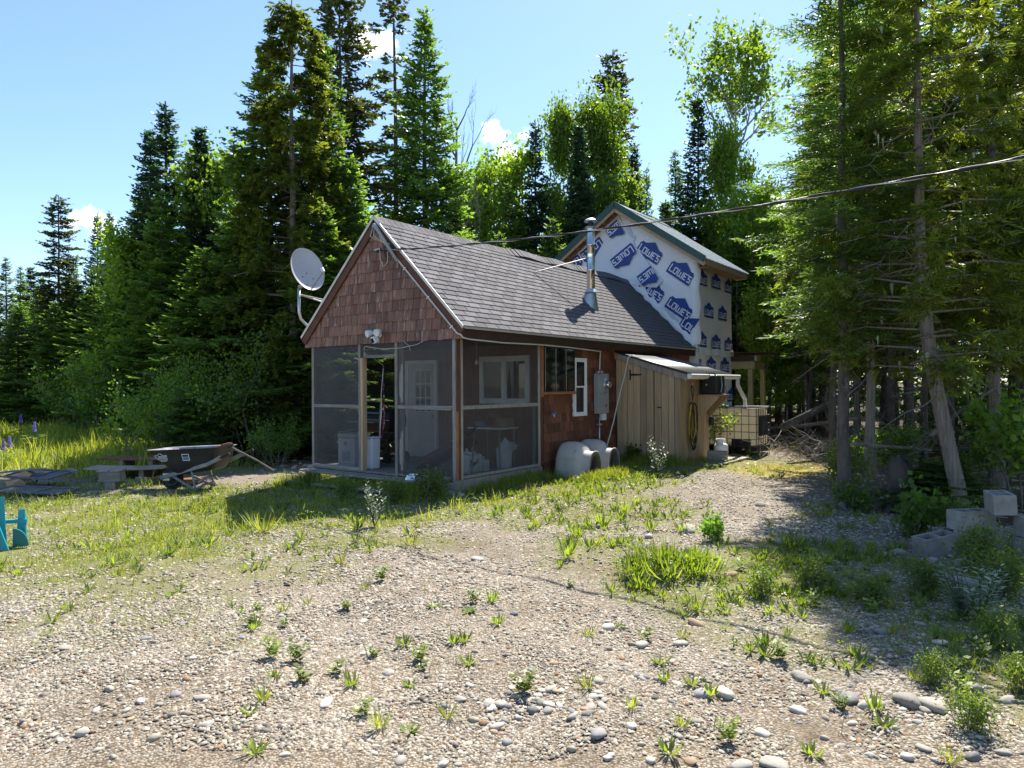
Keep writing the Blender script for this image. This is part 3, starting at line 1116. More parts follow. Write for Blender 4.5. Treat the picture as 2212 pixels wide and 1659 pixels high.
tab_full = tab_mb(0.008, TABW - 0.008).mesh('roof_shingle', MT['asphalt'])
tabs = []
ncourse = int(slope_len / TABE) + 1
for k in range(ncourse):
    off = (k % 2) * TABW / 2 + rs.uniform(-0.012, 0.012) + (k // 6) * 0.09
    y = -0.085 - (off % TABW)
    while y < LEN - 0.005:
        a, b = max(y, -0.085), min(y + TABW, LEN - 0.005)
        if b - a > 0.03:
            tabs.append((k, a, b))
        y += TABW
camL = Vector((UX.dot(Vector((0, 0, 0)) - Vector((CX, CY, 0))), VX.dot(Vector((0, 0, 0)) - Vector((CX, CY, 0))), CAM_H))


def tab_pos(k, a):
    return Vector((XE + 0.012, a, ZE - 0.012)) + up_s * (k * TABE) + nr_s * (0.0015)


tabs.sort(key=lambda t: (tab_pos(t[0], t[1]) - camL).length)
rest = MB()
for i, (k, a, b) in enumerate(tabs):
    M = Matrix.Translation(tab_pos(k, a)) @ RM
    e = min(TABE + 0.025, slope_len - k * TABE + 0.012)
    full = b - a > TABW - 1e-4 and e > TABE + 0.02
    if i < 300:
        o = put('roof_shingle', tab_full if full else tab_mb(0.008, b - a - 0.008, e).mesh('roof_shingle', MT['asphalt']), roof)
        o.matrix_local = M @ Matrix.Rotation(rs.uniform(-0.004, 0.004), 4, 'Z')
    else:
        t = tab_mb(0.008, b - a - 0.008, e)
        rest.add(t.v, t.f, 0, M)
o = rest.build('roof_shingles_upper', MT['asphalt'], roof)
o['kind'] = 'stuff'
left_courses = MB()
for k in range(ncourse):
    M = Matrix.Translation(Vector((2 * XR - XE - 0.012, -0.085, ZE - 0.012)) + Vector((1, 0, SL)).normalized() * (k * TABE)) @ Matrix((Vector((0, 1, 0)), Vector((1, 0, SL)).normalized(), Vector((-SL, 0, 1)).normalized())).transposed().to_4x4()
    t = tab_mb(0, LEN + 0.08, min(TABE + 0.025, slope_len - k * TABE + 0.01))
    left_courses.add(t.v, t.f, 0, M)
left_courses.build('far_slope_courses', MT['asphalt'], roof)
# ridge: cap pieces, raised over a dark vent on the far part
vent = MB().prism([(XR - 0.14, ZR - 0.125), (XR, ZR + 0.012), (XR + 0.14, ZR - 0.125)], 3.55, 8.6)
vent.build('ridge_vent', MT['black'], roof)
cap_me = MB().prism([(-0.16, -0.158), (0, 0.006), (0.16, -0.158), (0.16, -0.150), (0, 0.014), (-0.16, -0.150)], 0.002, 0.150).mesh('ridge_cap', MT['asphalt'])
y = -0.085
while y < LEN - 0.16:
    lift = 0.035 * float(sst(3.3, 3.9, y)) * (1 - float(sst(8.3, 8.8, y))) * (1 + 0.35 * math.sin(y * 5))
    o = put('ridge_cap', cap_me, roof, (XR, y, ZR + 0.012 + lift))
    o.rotation_euler = (-0.03, 0, 0)
    y += 0.152

# walls behind the porch and along the side
MB().box(-W + 0.01, -0.012, PD, PD + 0.10, ZF, 2.43).build('porch_wall', wall_mat, cabin)
sw = MB().box(-0.10, -0.012, PD + 0.101, LEN - 0.01, 0.05, 2.41)
side_wall = sw.build('side_wall', MT['dark_trim'], cabin)
MB().box(-W + 0.012, -W + 0.10, PD + 0.101, LEN - 0.01, 0.05, 2.41).build('far_wall', wall_mat, cabin)
MB().box(-W + 0.101, -0.101, LEN - 0.1, LEN - 0.012, 0.05, 2.41).build('end_wall', wall_mat, cabin)
MB().box(-W + 0.02, -0.02, 0.10, LEN - 0.12, 2.435, 2.46).build('ceiling_panel', MT['dark_trim'], cabin)
# courses of the porch wall
pw = MB()
z = ZF
while z < 2.38:
    x = -W + 0.02
    while x < -0.10:
        w = rs.choice(SH_W2)
        w = min(w, -0.02 - x)
        t = shingle_mb([(0.003, 0), (w - 0.003, 0), (w - 0.003, min(EXP + 0.02, 2.42 - z)), (0.003, min(EXP + 0.02, 2.42 - z))])
        pw.add(t.v, t.f, 0, Matrix.Translation((x, PD - 0.001, z)))
        x += w
    z += EXP
o = pw.build('shingles_inside_porch', MT['red_shingle_side'], cabin)
o['kind'] = 'stuff'
# side shingles, one object each where they can be told apart, turned to face +x
RZ90 = Matrix.Rotation(R(90), 4, 'Z')
z = 0.12
stf = MB()
while z < 2.40:
    y = PD + 0.115 - rs.uniform(0, 0.1)
    while y < LEN - 0.05:
        w = rs.choice(SH_W2)
        y0 = max(y, PD + 0.10)
        hid = (3.44 < y0 and y + w < 3.76 and 1.12 < z and z + EXP < 2.15)
        if not hid:
            M = Matrix.Translation((-0.0115, y0, z + rs.uniform(-0.004, 0.004))) @ RZ90
            if y < 5.12:
                me = sh_mesh2[w] if y0 == y else shingle_mb([(0.003, 0), (w - (y0 - y) - 0.003, 0), (w - (y0 - y) - 0.003, EXP + 0.02), (0.003, EXP + 0.02)]).mesh('shingle', MT['red_shingle_side'])
                o = put('shingle', me, side_wall)
                o.matrix_local = M @ Matrix.Rotation(-0.02, 4, 'X')
            else:
                t = shingle_mb([(0.003, 0), (w - 0.003, 0), (w - 0.003, EXP + 0.02), (0.003, EXP + 0.02)])
                stf.add(t.v, t.f, 0, M)
        y += w
    z += EXP
o = stf.build('shingles_behind_shed', MT['red_shingle_side'], side_wall)
o['kind'] = 'stuff'

# porch frame
GW = MT['grey_wood']


def post(x, y, z0, z1, sx=0.07, sy=0.07, m=GW, nm='post'):
    return MB().box(x - sx / 2, x + sx / 2, y - sy / 2, y + sy / 2, z0, z1).build(nm, m, cabin, bevel=0.004)


post(-0.045, 0.02, 0.10, 2.39, 0.07, 0.05)
post(0.0, 0.055, 0.10, 2.39, 0.035, 0.05, MT['red_trim'])
MB().box(-0.004, 0.022, -0.012, 0.028, 0.2, 1.28).build('corner_trim', MT['orange_wood'], cabin, bevel=0.003)
MB().box(-0.004, 0.022, -0.012, 0.028, 1.283, 2.39).build('corner_trim', MT['red_trim'], cabin, bevel=0.003)
post(0.0, 0.115, 0.18, 2.39, 0.03, 0.055)
post(-W + 0.03, 0.02, 0.12, 2.39, 0.06, 0.06)
post(-2.165, 0.0, ZF, 2.39, 0.05, 0.05)
post(-2.105, 0.02, ZF, 2.155, 0.055, 0.10, MT['raw_wood'], 'door_jamb')
post(-1.285, 0.0, 0.20, 2.39, 0.05, 0.05)
post(-1.20, 0.03, ZF, 2.39, 0.10, 0.05)
post(-0.004, 2.235, 0.20, 2.39, 0.03, 0.06)
post(-0.03, 2.12, 0.24, 1.32, 0.03, 0.07)
post(0.0, 2.275, 0.10, 2.395, 0.03, 0.03, MT['red_trim'])
post(-W + 0.03, 2.25, ZF, 2.39, 0.06, 0.06)
post(-W + 0.03, 1.15, ZF, 2.39, 0.05, 0.05)
RX = MT['grey_board']


def rail(x0, x1, y0, y1, z, h=0.05, m=RX):
    return MB().box(x0, x1, y0, y1, z - h / 2, z + h / 2).build('rail', m, cabin, bevel=0.003)


rail(-W + 0.062, -2.192, -0.018, 0.012, 1.33, 0.055)
rail(-1.258, -0.082, -0.018, 0.012, 1.335, 0.055)
rail(-0.90, -0.083, -0.036, -0.0185, 1.32, 0.05)
rail(-2.075, -1.312, -0.018, 0.03, 2.175, 0.05)
rail(-W + 0.062, -2.192, -0.018, 0.012, 0.262, 0.05)
rail(-0.62, -0.083, -0.10, -0.02, 0.262, 0.03)
rail(-0.016, 0.012, 0.145, 2.204, 1.335, 0.06)
rail(-0.018, 0.03, 0.145, 2.204, 0.262, 0.045)
rail(-W + 0.012, -W + 0.045, 0.052, 2.218, 1.33, 0.06, MT['black'])
# screens
SC = MT['screen']


def screen(pts):
    return MB().add(pts, [(0, 1, 2, 3)]).build('screen', SC, cabin, fix=False)


def fscreen(x0, x1, z0, z1, y=0.004):
    n = 8
    mb = MB()
    vs_, fs = [], []
    for i in range(n + 1):
        for j in range(n + 1):
            u, v = i / n, j / n
            b = 0.018 * math.sin(u * math.pi) * math.sin(v * math.pi) * math.sin(u * 7 + v * 3)
            vs_.append((x0 + u * (x1 - x0), y + b, z0 + v * (z1 - z0)))
    for i in range(n):
        for j in range(n):
            fs.append((i * (n + 1) + j, (i + 1) * (n + 1) + j, (i + 1) * (n + 1) + j + 1, i * (n + 1) + j + 1))
    return mb.add(vs_, fs).build('screen', SC, cabin, fix=False, smooth=True)


fscreen(-W + 0.055, -2.185, 1.355, 2.395)
fscreen(-W + 0.055, -2.185, 0.285, 1.305)
fscreen(-2.14, -1.31, 2.20, 2.395)
fscreen(-1.262, -0.078, 1.36, 2.395)
fscreen(-1.262, -0.078, 0.25, 1.31)
screen([(0.0, 0.14, 1.362), (0.0, 2.206, 1.362), (0.0, 2.206, 2.395), (0.0, 0.14, 2.395)])
screen([(0.0, 0.14, 0.282), (0.0, 2.206, 0.282), (0.0, 2.206, 1.308), (0.0, 0.14, 1.308)])
screen([(-W + 0.03, 0.05, 0.26), (-W + 0.03, 1.12, 0.26), (-W + 0.03, 1.12, 2.39), (-W + 0.03, 0.05, 2.39)])
screen([(-W + 0.03, 1.18, 0.26), (-W + 0.03, 2.22, 0.26), (-W + 0.03, 2.22, 2.39), (-W + 0.03, 1.18, 2.39)])

# porch floor, rim joists, steps
pf = MB().box(-W + 0.02, -0.03, 0.05, PD, 0.10, 0.205).build('porch_floor', MT['dark_trim'], cabin)
n = 16
for k in range(n):
    y0 = 0.0 + k * (PD - 0.005) / n
    MB().box(-W + 0.01, -0.024, y0 + 0.003, y0 + (PD - 0.005) / n - 0.003, 0.207, ZF - 0.002).build('floor_board', RX, pf)
MB().box(-0.80, -0.02, -0.06, -0.015, 0.02, 0.20).build('rim_joist', RX, cabin, bevel=0.004)
MB().box(-0.022, 0.024, -0.055, 2.30, 0.03, 0.225).build('rim_joist', MT['grey_wood'], cabin, bevel=0.004)
MB().box(-0.20, 0.028, -0.10, 0.12, -0.03, 0.018).build('corner_pad', MT['raw_wood'], cabin)
MB().box(-W + 0.03, -W + 0.25, -0.06, -0.02, 0.02, 0.16).build('rim_joist', RX, cabin)
MB().box(-W + 0.01, -0.62, -0.30, -0.022, 0.165, 0.20).build('step_board', RX, cabin, bevel=0.005)
MB().beam((-W - 0.02, -0.55, 0.035), (-0.88, -0.50, 0.045), 0.24, 0.04).build('step_board', RX, cabin, bevel=0.005)
for x in (-W + 0.10, -2.3, -1.0):
    MB().box(x - 0.04, x + 0.04, -0.58, -0.50, -0.15, 0.012).build('step_post', GW, cabin)
    MB().box(x - 0.04 + 0.1, x + 0.04 + 0.1, -0.28, -0.20, -0.15, 0.163).build('step_post', GW, cabin)

# door with nine panes in the porch wall
dy = PD - 0.02
dr_ = MB().box(-3.10, -2.50, dy - 0.06, dy - 0.015, ZF + 0.01, 2.10).build('door', MT['cream_paint'], cabin, bevel=0.004)
tr = MB()
tr.box(-3.34, -3.24, dy - 0.05, dy - 0.012, ZF, 2.19)
tr.box(-2.495, -2.43, dy - 0.075, dy - 0.012, ZF, 2.19)
tr.box(-3.238, -2.497, dy - 0.07, dy - 0.012, 2.105, 2.19)
tr.build('door_casing', MT['white_paint'], cabin, bevel=0.003)
MB().box(-3.24, -3.105, dy - 0.04, dy - 0.014, ZF, 2.10).build('door_casing', MT['cream_paint'], cabin)
gx0, gx1, gz0, gz1 = -3.02, -2.58, 1.16, 1.99
for i in range(3):
    for j in range(3):
        pw_, ph_ = (gx1 - gx0) / 3, (gz1 - gz0) / 3
        MB().box(gx0 + i * pw_ + 0.012, gx0 + (i + 1) * pw_ - 0.012, dy - 0.068, dy - 0.061, gz0 + j * ph_ + 0.012, gz0 + (j + 1) * ph_ - 0.012).build('pane', MT['glass'], dr_)
fr = MB()
for k in range(4):
    x = gx0 + k * (gx1 - gx0) / 3
    fr.box(x - 0.012, x + 0.012, dy - 0.072, dy - 0.0605, gz0 - 0.012, gz1 + 0.012)
for k in range(4):
    zz = gz0 + k * (gz1 - gz0) / 3
    for i in range(3):
        pw_ = (gx1 - gx0) / 3
        fr.box(gx0 + i * pw_ + 0.0125, gx0 + (i + 1) * pw_ - 0.0125, dy - 0.071, dy - 0.0605, zz - 0.011, zz + 0.011)
fr.build('muntins', MT['white_paint'], dr_)
MB().lathe([(0.0, -0.05), (0.026, -0.05), (0.03, -0.03), (0.016, -0.012), (0.014, 0.0)], 12, M=Matrix.Translation((-2.545, dy - 0.061, 1.08)) @ Matrix.Rotation(R(-90), 4, 'X')).build('knob', MT['galv'], dr_, smooth=40)

# double window in the porch wall
win = MB()
wy = PD - 0.02


def frame(mb, x0, x1, z0, z1, t, y0, y1):
    mb.box(x0, x0 + t, y0, y1, z0, z1)
    mb.box(x1 - t, x1, y0, y1, z0, z1)
    mb.box(x0 + t, x1 - t, y0, y1, z1 - t, z1)
    mb.box(x0 + t, x1 - t, y0, y1, z0, z0 + t)


wx0, wx1, wz0, wz1 = -1.35, -0.20, 1.335, 2.215
frame(win, wx0, wx1, wz0, wz1, 0.075, wy - 0.06, wy - 0.012)
xm = (wx0 + wx1) / 2
win.box(xm - 0.035, xm + 0.035, wy - 0.065, wy - 0.012, wz0 + 0.075, wz1 - 0.075)
w_o = win.build('window', MT['white_paint'], cabin, bevel=0.003)
for x0, x1 in ((wx0 + 0.077, xm - 0.037), (xm + 0.037, wx1 - 0.077)):
    s_ = MB()
    frame(s_, x0, x1, wz0 + 0.077, wz1 - 0.077, 0.022, wy - 0.05, wy - 0.016)
    s_.build('sash', MT['white_paint'], w_o)
    MB().box(x0 + 0.022, x1 - 0.022, wy - 0.034, wy - 0.028, wz0 + 0.099, wz1 - 0.099).build('pane', MT['glass'], w_o)
MB().beam((xm + 0.10, wy - 0.024, wz0 + 0.11), (xm + 0.06, wy - 0.024, wz1 - 0.13), 0.012, 0.012).build('sash_stay', MT['white_paint'], w_o)

# narrow double-hung window on the side
sy0, sy1, sz0, sz1 = 3.375, 3.83, 1.075, 2.195
sww = MB()


def yframe(mb, y0, y1, z0, z1, t, x0, x1):
    mb.box(x0, x1, y0, y0 + t, z0, z1)
    mb.box(x0, x1, y1 - t, y1, z0, z1)
    mb.box(x0, x1, y0 + t, y1 - t, z1 - t, z1)
    mb.box(x0, x1, y0 + t, y1 - t, z0, z0 + t)


yframe(sww, sy0, sy1, sz0, sz1, 0.045, -0.011, 0.055)
swo = sww.build('side_window', MT['white_paint'], cabin, bevel=0.003)
for k, (z0, z1, x1) in enumerate(((sz0 + 0.046, 1.66, 0.028), (1.625, sz1 - 0.046, 0.046))):
    s_ = MB()
    yframe(s_, sy0 + 0.046, sy1 - 0.046, z0, z1, 0.03, x1 - 0.016, x1)
    s_.build('sash', MT['white_paint'], swo)
    MB().box(x1 - 0.011, x1 - 0.006, sy0 + 0.076, sy1 - 0.076, z0 + 0.03, z1 - 0.03).build('pane', MT['glass'], swo)
MB().box(-0.010, -0.006, sy0 + 0.02, sy1 - 0.02, sz0 + 0.02, sz1 - 0.02).build('dark_room_sheet', MT['black'], swo)  # black sheet stands in for the unlit room behind the panes

# three black glossy panels in an orange-brown frame
pb = MB()
pb.box(0.008, 0.035, 2.315, 3.37, 1.50, 2.40)
pbo = pb.build('panel_box', MT['black'], cabin)
for k in range(3):
    y0 = 2.325 + k * 0.348
    MB().box(0.037, 0.075, y0 + 0.012, y0 + 0.330, 1.565, 2.40).build('black_panel', MT['black_gloss'], pbo, bevel=0.008)
MB().box(0.008, 0.085, 2.31, 3.37, 1.505, 1.555).build('panel_sill', MT['orange_wood'], pbo, bevel=0.004)
for k in (1, 2):
    MB().box(0.037, 0.05, 2.325 + k * 0.348 - 0.016, 2.325 + k * 0.348 + 0.008, 1.556, 2.40).build('panel_batten', MT['orange_wood'], pbo)
MB().box(0.0, 0.055, 2.272, 2.312, 1.46, 2.40).build('panel_batten', MT['orange_wood'], pbo)

# pale conduit: down the right rake, along the fascia, down to the meter
rk = lambda t: (XR + 0.05 + t * 1.80, -0.085, roof_z(XR + 0.05 + t * 1.80) - 0.215)
pts = [rk(t) for t in (0.05, 0.2, 0.4, 0.6, 0.8, 0.93, 0.985)]
pts += [(0.165, -0.075, 2.44), (0.17, -0.04, 2.40), (0.16, 0.15, 2.385), (0.145, 1.0, 2.37), (0.15, 2.0, 2.385), (0.15, 3.0, 2.375), (0.14, 3.9, 2.35), (0.13, 4.25, 2.34), (0.08, 4.31, 2.30), (0.06, 4.33, 2.15), (0.05, 4.33, 1.92)]
MB().tube(pts, 0.014, 7).build('conduit', MT['conduit'], cabin, smooth=True)
for t in (0.38, 0.66, 0.93):
    p = Vector(rk(t))
    MB().box(p.x - 0.035, p.x + 0.035, p.y - 0.018, p.y + 0.03, p.z - 0.008, p.z + 0.008, M=Matrix.Translation(p) @ Matrix.Rotation(R(-35), 4, 'Y') @ Matrix.Translation(-p)).build('conduit_clip', MT['galv'], cabin)
# ------------------------------------------------------------------ the wrapped two-storey addition behind the cabin
TX0, TX1, TY0, TY1 = -4.10, 0.21, 9.066, 11.62
TXR, TZR, TZE, TXE = -1.94, 6.567, 4.833, 0.56
TS = (TZR - TZE) / (TXE - TXR)


def troof(x):
    return TZR - TS * abs(x - TXR)


tower = lthing('addition', 'tall unfinished addition in white house wrap with a green edged metal roof', 'house addition', 0, 0, 0)
fw = MB()
# front wall as a fine sheet, slightly rumpled, above and beside the cabin roof
nx, nz = 60, 80
vs_, fs = [], []
idx = {}
for i in range(nx + 1):
    for j in range(nz + 1):
        x = TX0 + (TX1 - TX0) * i / nx
        zt = troof(x) - 0.16
        z = 0.05 + (zt - 0.05) * j / nz
        w = 0.016 * mnoise.noise(Vector((x * 1.3, z * 1.3, 0))) + 0.010 * mnoise.noise(Vector((x * 4 + z * 3, z * 2.2 - x, 5)))
        vs_.append((x, TY0 + 0.012 + w, z))
for i in range(nx):
    for j in range(nz):
        a = i * (nz + 1) + j
        fs.append((a, a + nz + 1, a + nz + 2, a + 1))
fw.add(vs_, fs)
fwall = fw.build('front_wall', MT['wrap'], tower, smooth=True)
MB().prism([(TX0, 0.05), (TX1 - 0.03, 0.05), (TX1 - 0.03, troof(TX1 - 0.03) - 0.16), (TXR, TZR - 0.17), (TX0, troof(TX0) - 0.16)], TY0 + 0.05, TY0 + 0.15).build('sheathing', MT['raw_wood'], tower)
rw = MB()
vs_, fs = [], []
nx, nz = 40, 70
for i in range(nx + 1):
    for j in range(nz + 1):
        y = TY0 + 0.01 + (TY1 - TY0 - 0.01) * i / nx
        z = 0.05 + (4.98 - 0.05) * j / nz
        w = 0.010 * mnoise.noise(Vector((y * 1.2, z * 0.8, 9))) + 0.007 * mnoise.noise(Vector((y * 2.5 + z * 1.5, z * 2.0, 3)))
        vs_.append((TX1 + w, y, z))
for i in range(nx):
    for j in range(nz):
        a = i * (nz + 1) + j
        fs.append((a, a + nz + 1, a + nz + 2, a + 1))
rwall = rw.add(vs_, fs).build('right_wall', MT['wrap_grey'], tower, smooth=True)
MB().box(TX1 - 0.12, TX1 - 0.03, TY0 + 0.16, TY1 - 0.02, 0.05, 4.95).build('wall_frame', MT['raw_wood'], tower)
MB().box(TX0, TX0 + 0.1, TY0 + 0.16, TY1, 0.05, troof(TX0) - 0.16).build('far_wall', MT['wrap_grey'], tower)
MB().prism([(TX0 + 0.11, 0.05), (TX1 - 0.13, 0.05), (TX1 - 0.13, troof(TX1 - 0.13) - 0.16), (TXR, TZR - 0.17), (TX0 + 0.11, troof(TX0 + 0.11) - 0.16)], TY1 - 0.1, TY1).build('back_wall', MT['wrap_grey'], tower)
# wrap laps: the overlapping seam on the right wall and the loose corner fold
sm = MB()
vs_ = []
for i in range(31):
    y = TY0 + 0.05 + (TY1 - TY0 + 0.02) * i / 30
    for z, o in ((2.62, 0.010), (2.50, 0.030 + 0.012 * math.sin(i * 0.9)), (2.43, 0.022 + 0.02 * math.sin(i * 0.9 + 0.5))):
        vs_.append((TX1 + o + 0.008, y, z + 0.02 * math.sin(i * 0.5)))
sm.add(vs_, [(i * 3 + k, i * 3 + 3 + k, i * 3 + 4 + k, i * 3 + 1 + k) for i in range(30) for k in range(2)])
sm.build('wrap_lap', MT['wrap_grey'], tower, smooth=True, fix=False)
cf = MB()
vs_ = []
for i in range(25):
    z = 2.7 + (4.78 - 2.7) * i / 24
    o = 0.020 + 0.015 * math.sin(i * 0.7)
    wd = 0.07 + 0.05 * abs(math.sin(i * 0.35 + 0.4))
    vs_ += [(TX1 - 0.16, TY0 - 0.004, z), (TX1 + 0.004, TY0 - 0.008 - o * 0.3, z), (TX1 + 0.03 + o, TY0 + wd, z)]
cf.add(vs_, [(i * 3 + k, i * 3 + 1 + k, i * 3 + 4 + k, i * 3 + 3 + k) for i in range(24) for k in range(2)])
cf.build('wrap_corner', MT['wrap'], tower, smooth=True, fix=False)

# printed logos: a gabled badge with block letters, one mesh used for every logo
BADGE = [(0, 0), (1, 0), (1, 0.40), (0.955, 0.40), (0.955, 0.455), (0.80, 0.455), (0.5, 0.63), (0.20, 0.455), (0.045, 0.455), (0.045, 0.40), (0, 0.40)]


def glyphs():
    H_, y0 = 0.235, 0.085
    t, tv = 0.036, 0.036
    x = 0.06
    out = []

    def bar(ax, ay, bx, by):
        out.append([(x + ax, y0 + ay), (x + bx, y0 + ay), (x + bx, y0 + by), (x + ax, y0 + by)])
    bar(0, 0, t, H_ * 1.15); bar(t, 0, 0.15, tv)
    x += 0.165
    w = 0.165
    bar(0, 0.02, t, H_ - 0.02); bar(w - t, 0.02, w, H_ - 0.02); bar(0.015, H_ - tv, w - 0.015, H_); bar(0.015, 0, w - 0.015, tv)
    x += 0.188
    w = 0.215
    bar(0, 0.015, t, H_); bar(w / 2 - t / 2, 0.015, w / 2 + t / 2, H_ - 0.05); bar(w - t, 0.015, w, H_); bar(0.0, 0, w, tv)
    x += 0.238
    w = 0.13
    bar(0, 0, t, H_); bar(t, 0, w, tv); bar(t, H_ / 2 - tv / 2, w - 0.02, H_ / 2 + tv / 2); bar(t, H_ - tv, w, H_)
    x += 0.145
    out.append([(x + 0.008, y0 + H_ - 0.055), (x + 0.028, y0 + H_ - 0.055), (x + 0.036, y0 + H_ + 0.02), (x + 0.0, y0 + H_ + 0.02)])
    x += 0.052
    w = 0.125
    bar(0, 0, w, tv); bar(w - t, tv, w, H_ / 2 - tv / 2); bar(0, H_ / 2 - tv / 2, w, H_ / 2 + tv / 2); bar(0, H_ / 2 + tv / 2, t, H_ - tv); bar(0, H_ - tv, w, H_)
    return out


GL = glyphs()


def logo_mesh(width, sx=1.0, planes=None, mats=('print_blue', 'print_white'), off=0.0, M2=None):
    """badge in its own plane (x right, z up, seen from -y), centred; planes cut it (in that plane)"""
    mb = MB()
    for poly, d, mi in [(BADGE, 0.0, 0)] + [(g, -0.0025, 1) for g in GL]:
        p = [((a - 0.5) * width * sx, (b - 0.27) * width) for a, b in poly]
        if planes:
            p = clip_poly(p, planes)
        if len(p) >= 3:
            mb.add([(a, d, b) for a, b in p], [tuple(range(len(p)))], mi)
    return mb.mesh('printed_logo', [MT[m] for m in mats], fix=False)


def face_dir(me, want):
    """turn all faces to look along 'want'"""
    bm = bmesh.new()
    bm.from_mesh(me)
    for f in bm.faces:
        f.normal_update()
        if f.normal.dot(Vector(want)) < 0:
            f.normal_flip()
    bm.to_mesh(me)
    bm.free()
    return me


lg = face_dir(logo_mesh(0.75), (0, -1, 0))
lg_side = face_dir(logo_mesh(0.66), (0, -1, 0))
lg_faint = face_dir(logo_mesh(0.75, mats=('print_faint', 'print_faint_white')), (0, -1, 0))
# on the right wall: upright, in staggered rows
RWM = Matrix.Rotation(R(90), 4, 'Z')
for y, z in ((9.42, 4.40), (10.40, 4.42), (11.37, 4.40), (9.86, 3.60), (10.87, 3.60), (9.36, 2.81), (10.37, 2.79), (11.34, 2.77), (10.0, 2.18), (11.03, 2.18), (8.97, 2.2), (9.55, 1.36), (10.55, 1.36), (11.55, 1.36)):
    lo, hi = TY0 + 0.12 - y, TY1 - 0.01 - y
    if lo > 0.3:
        continue
    me = lg_side
    if lo > -0.34 or hi < 0.34:
        me = face_dir(logo_mesh(0.66, planes=[(-1, 0, -lo), (1, 0, hi)]), (0, -1, 0))
    o = put('printed_logo', me, rwall)
    o.matrix_local = Matrix.Translation((TX1 + 0.021, y, z)) @ RWM
# on the front wall: the right strip runs down with the roof, the loose strip is upside down


def fl(x, z, ang, me, y=-0.020):
    o = put('printed_logo', me, fwall)
    o.matrix_local = Matrix.Translation((x, TY0 + y, z)) @ Matrix.Rotation(R(ang), 4, 'Y')
    return o


A1 = 36
fl(-1.07, 5.20, A1, lg)
fl(-0.20, 4.57, A1, lg)
fl(-0.25, 3.66, A1, lg)
fl(-1.02, 4.18, A1, lg)
fl(-0.62, 3.42, A1, lg_faint)
cut = face_dir(logo_mesh(0.75, planes=[(1, 0, 0.02)]), (0, -1, 0))
fl(0.12, 3.12, A1, cut)
fl(-2.16, 4.88, A1 + 4, lg_faint)
fl(-1.83, 5.74, A1, lg_faint)
A2 = 148
fl(-2.80, 5.42, A2, lg)
fl(-3.50, 5.02, A2, lg)
fl(-2.62, 4.56, A2, lg)

# the loose flap of wrap, with its own upside-down prints
flap_poly = [(-1.97, 6.24), (-1.64, 5.66), (-1.43, 5.33), (-0.98, 4.72), (-0.69, 4.39), (-0.85, 4.22), (-1.05, 4.24), (-1.59, 4.38), (-2.02, 4.42), (-2.55, 4.76), (-2.75, 5.2), (-2.35, 5.75)]
fm = MB()
ctr = Vector((-1.75, 5.0))
ringn = 8
vs_ = [(ctr.x, TY0 - 0.035, ctr.y)]
fs = []
dense = []
for i in range(len(flap_poly)):
    a, b = Vector(flap_poly[i]), Vector(flap_poly[(i + 1) % len(flap_poly)])
    for k in range(6):
        dense.append(a.lerp(b, k / 6))
nd = len(dense)
for rr_ in range(1, ringn + 1):
    for i, p in enumerate(dense):
        q = ctr.lerp(p, rr_ / ringn)
        lower = max(0, min(1, (5.3 - q.y) / 1.0))
        wv = 0.018 * mnoise.noise(Vector((q.x * 3 + q.y * 2.2, (q.x - q.y) * 1.0, 1))) + 0.012 * mnoise.noise(Vector((q.x * 9 + q.y * 7, (q.x - q.y) * 2, 4))) * lower
        vs_.append((q.x, TY0 - 0.030 - 0.03 * lower * (rr_ / ringn) + wv, q.y))
for i in range(nd):
    fs.append((0, 1 + i, 1 + (i + 1) % nd))
for rr_ in range(1, ringn):
    for i in range(nd):
        a = 1 + (rr_ - 1) * nd
        fs.append((a + i, a + nd + i, a + nd + (i + 1) % nd, a + (i + 1) % nd))
fm.add(vs_, fs).build('loose_wrap_flap', MT['wrap_flap'], tower, smooth=True, fix=False)
fl(-1.80, 5.12, A2, lg, -0.085)
fl(-0.99, 4.58, A2, face_dir(logo_mesh(0.75, planes=[(-1, 0, 0.10)]), (0, -1, 0)), -0.105)
fl(-1.95, 5.97, A2, face_dir(logo_mesh(0.75, planes=[(-1, 0, 0.05)]), (0, -1, 0)), -0.085)
# skirt of wrap lying out over the cabin roof
sk = MB()
vs_ = []
n = 46
for i in range(n + 1):
    x = -1.62 + (0.17 + 1.62) * i / n
    zr = roof_z(x)
    b = 0.10 + 0.07 * abs(math.sin(i * 0.33)) + 0.03 * math.sin(i * 1.1)
    vs_ += [(x, TY0 - 0.002, zr + 0.40 - 0.24 * i / n + 0.05 * math.sin(i * 0.21)), (x, TY0 - 0.03 - 0.012 * math.sin(i * 0.8), zr + 0.14), (x, TY0 - 0.05 - 0.02 * math.sin(i * 0.8 + 1), zr + 0.06), (x + 0.01, TY0 - b - 0.05, zr + 0.022 + 0.012 * math.sin(i * 0.9))]
sk.add(vs_, [(i * 4 + k, i * 4 + 4 + k, i * 4 + 5 + k, i * 4 + 1 + k) for i in range(n) for k in range(3)])
sk.build('wrap_skirt', MT['wrap'], tower, smooth=True, fix=False)

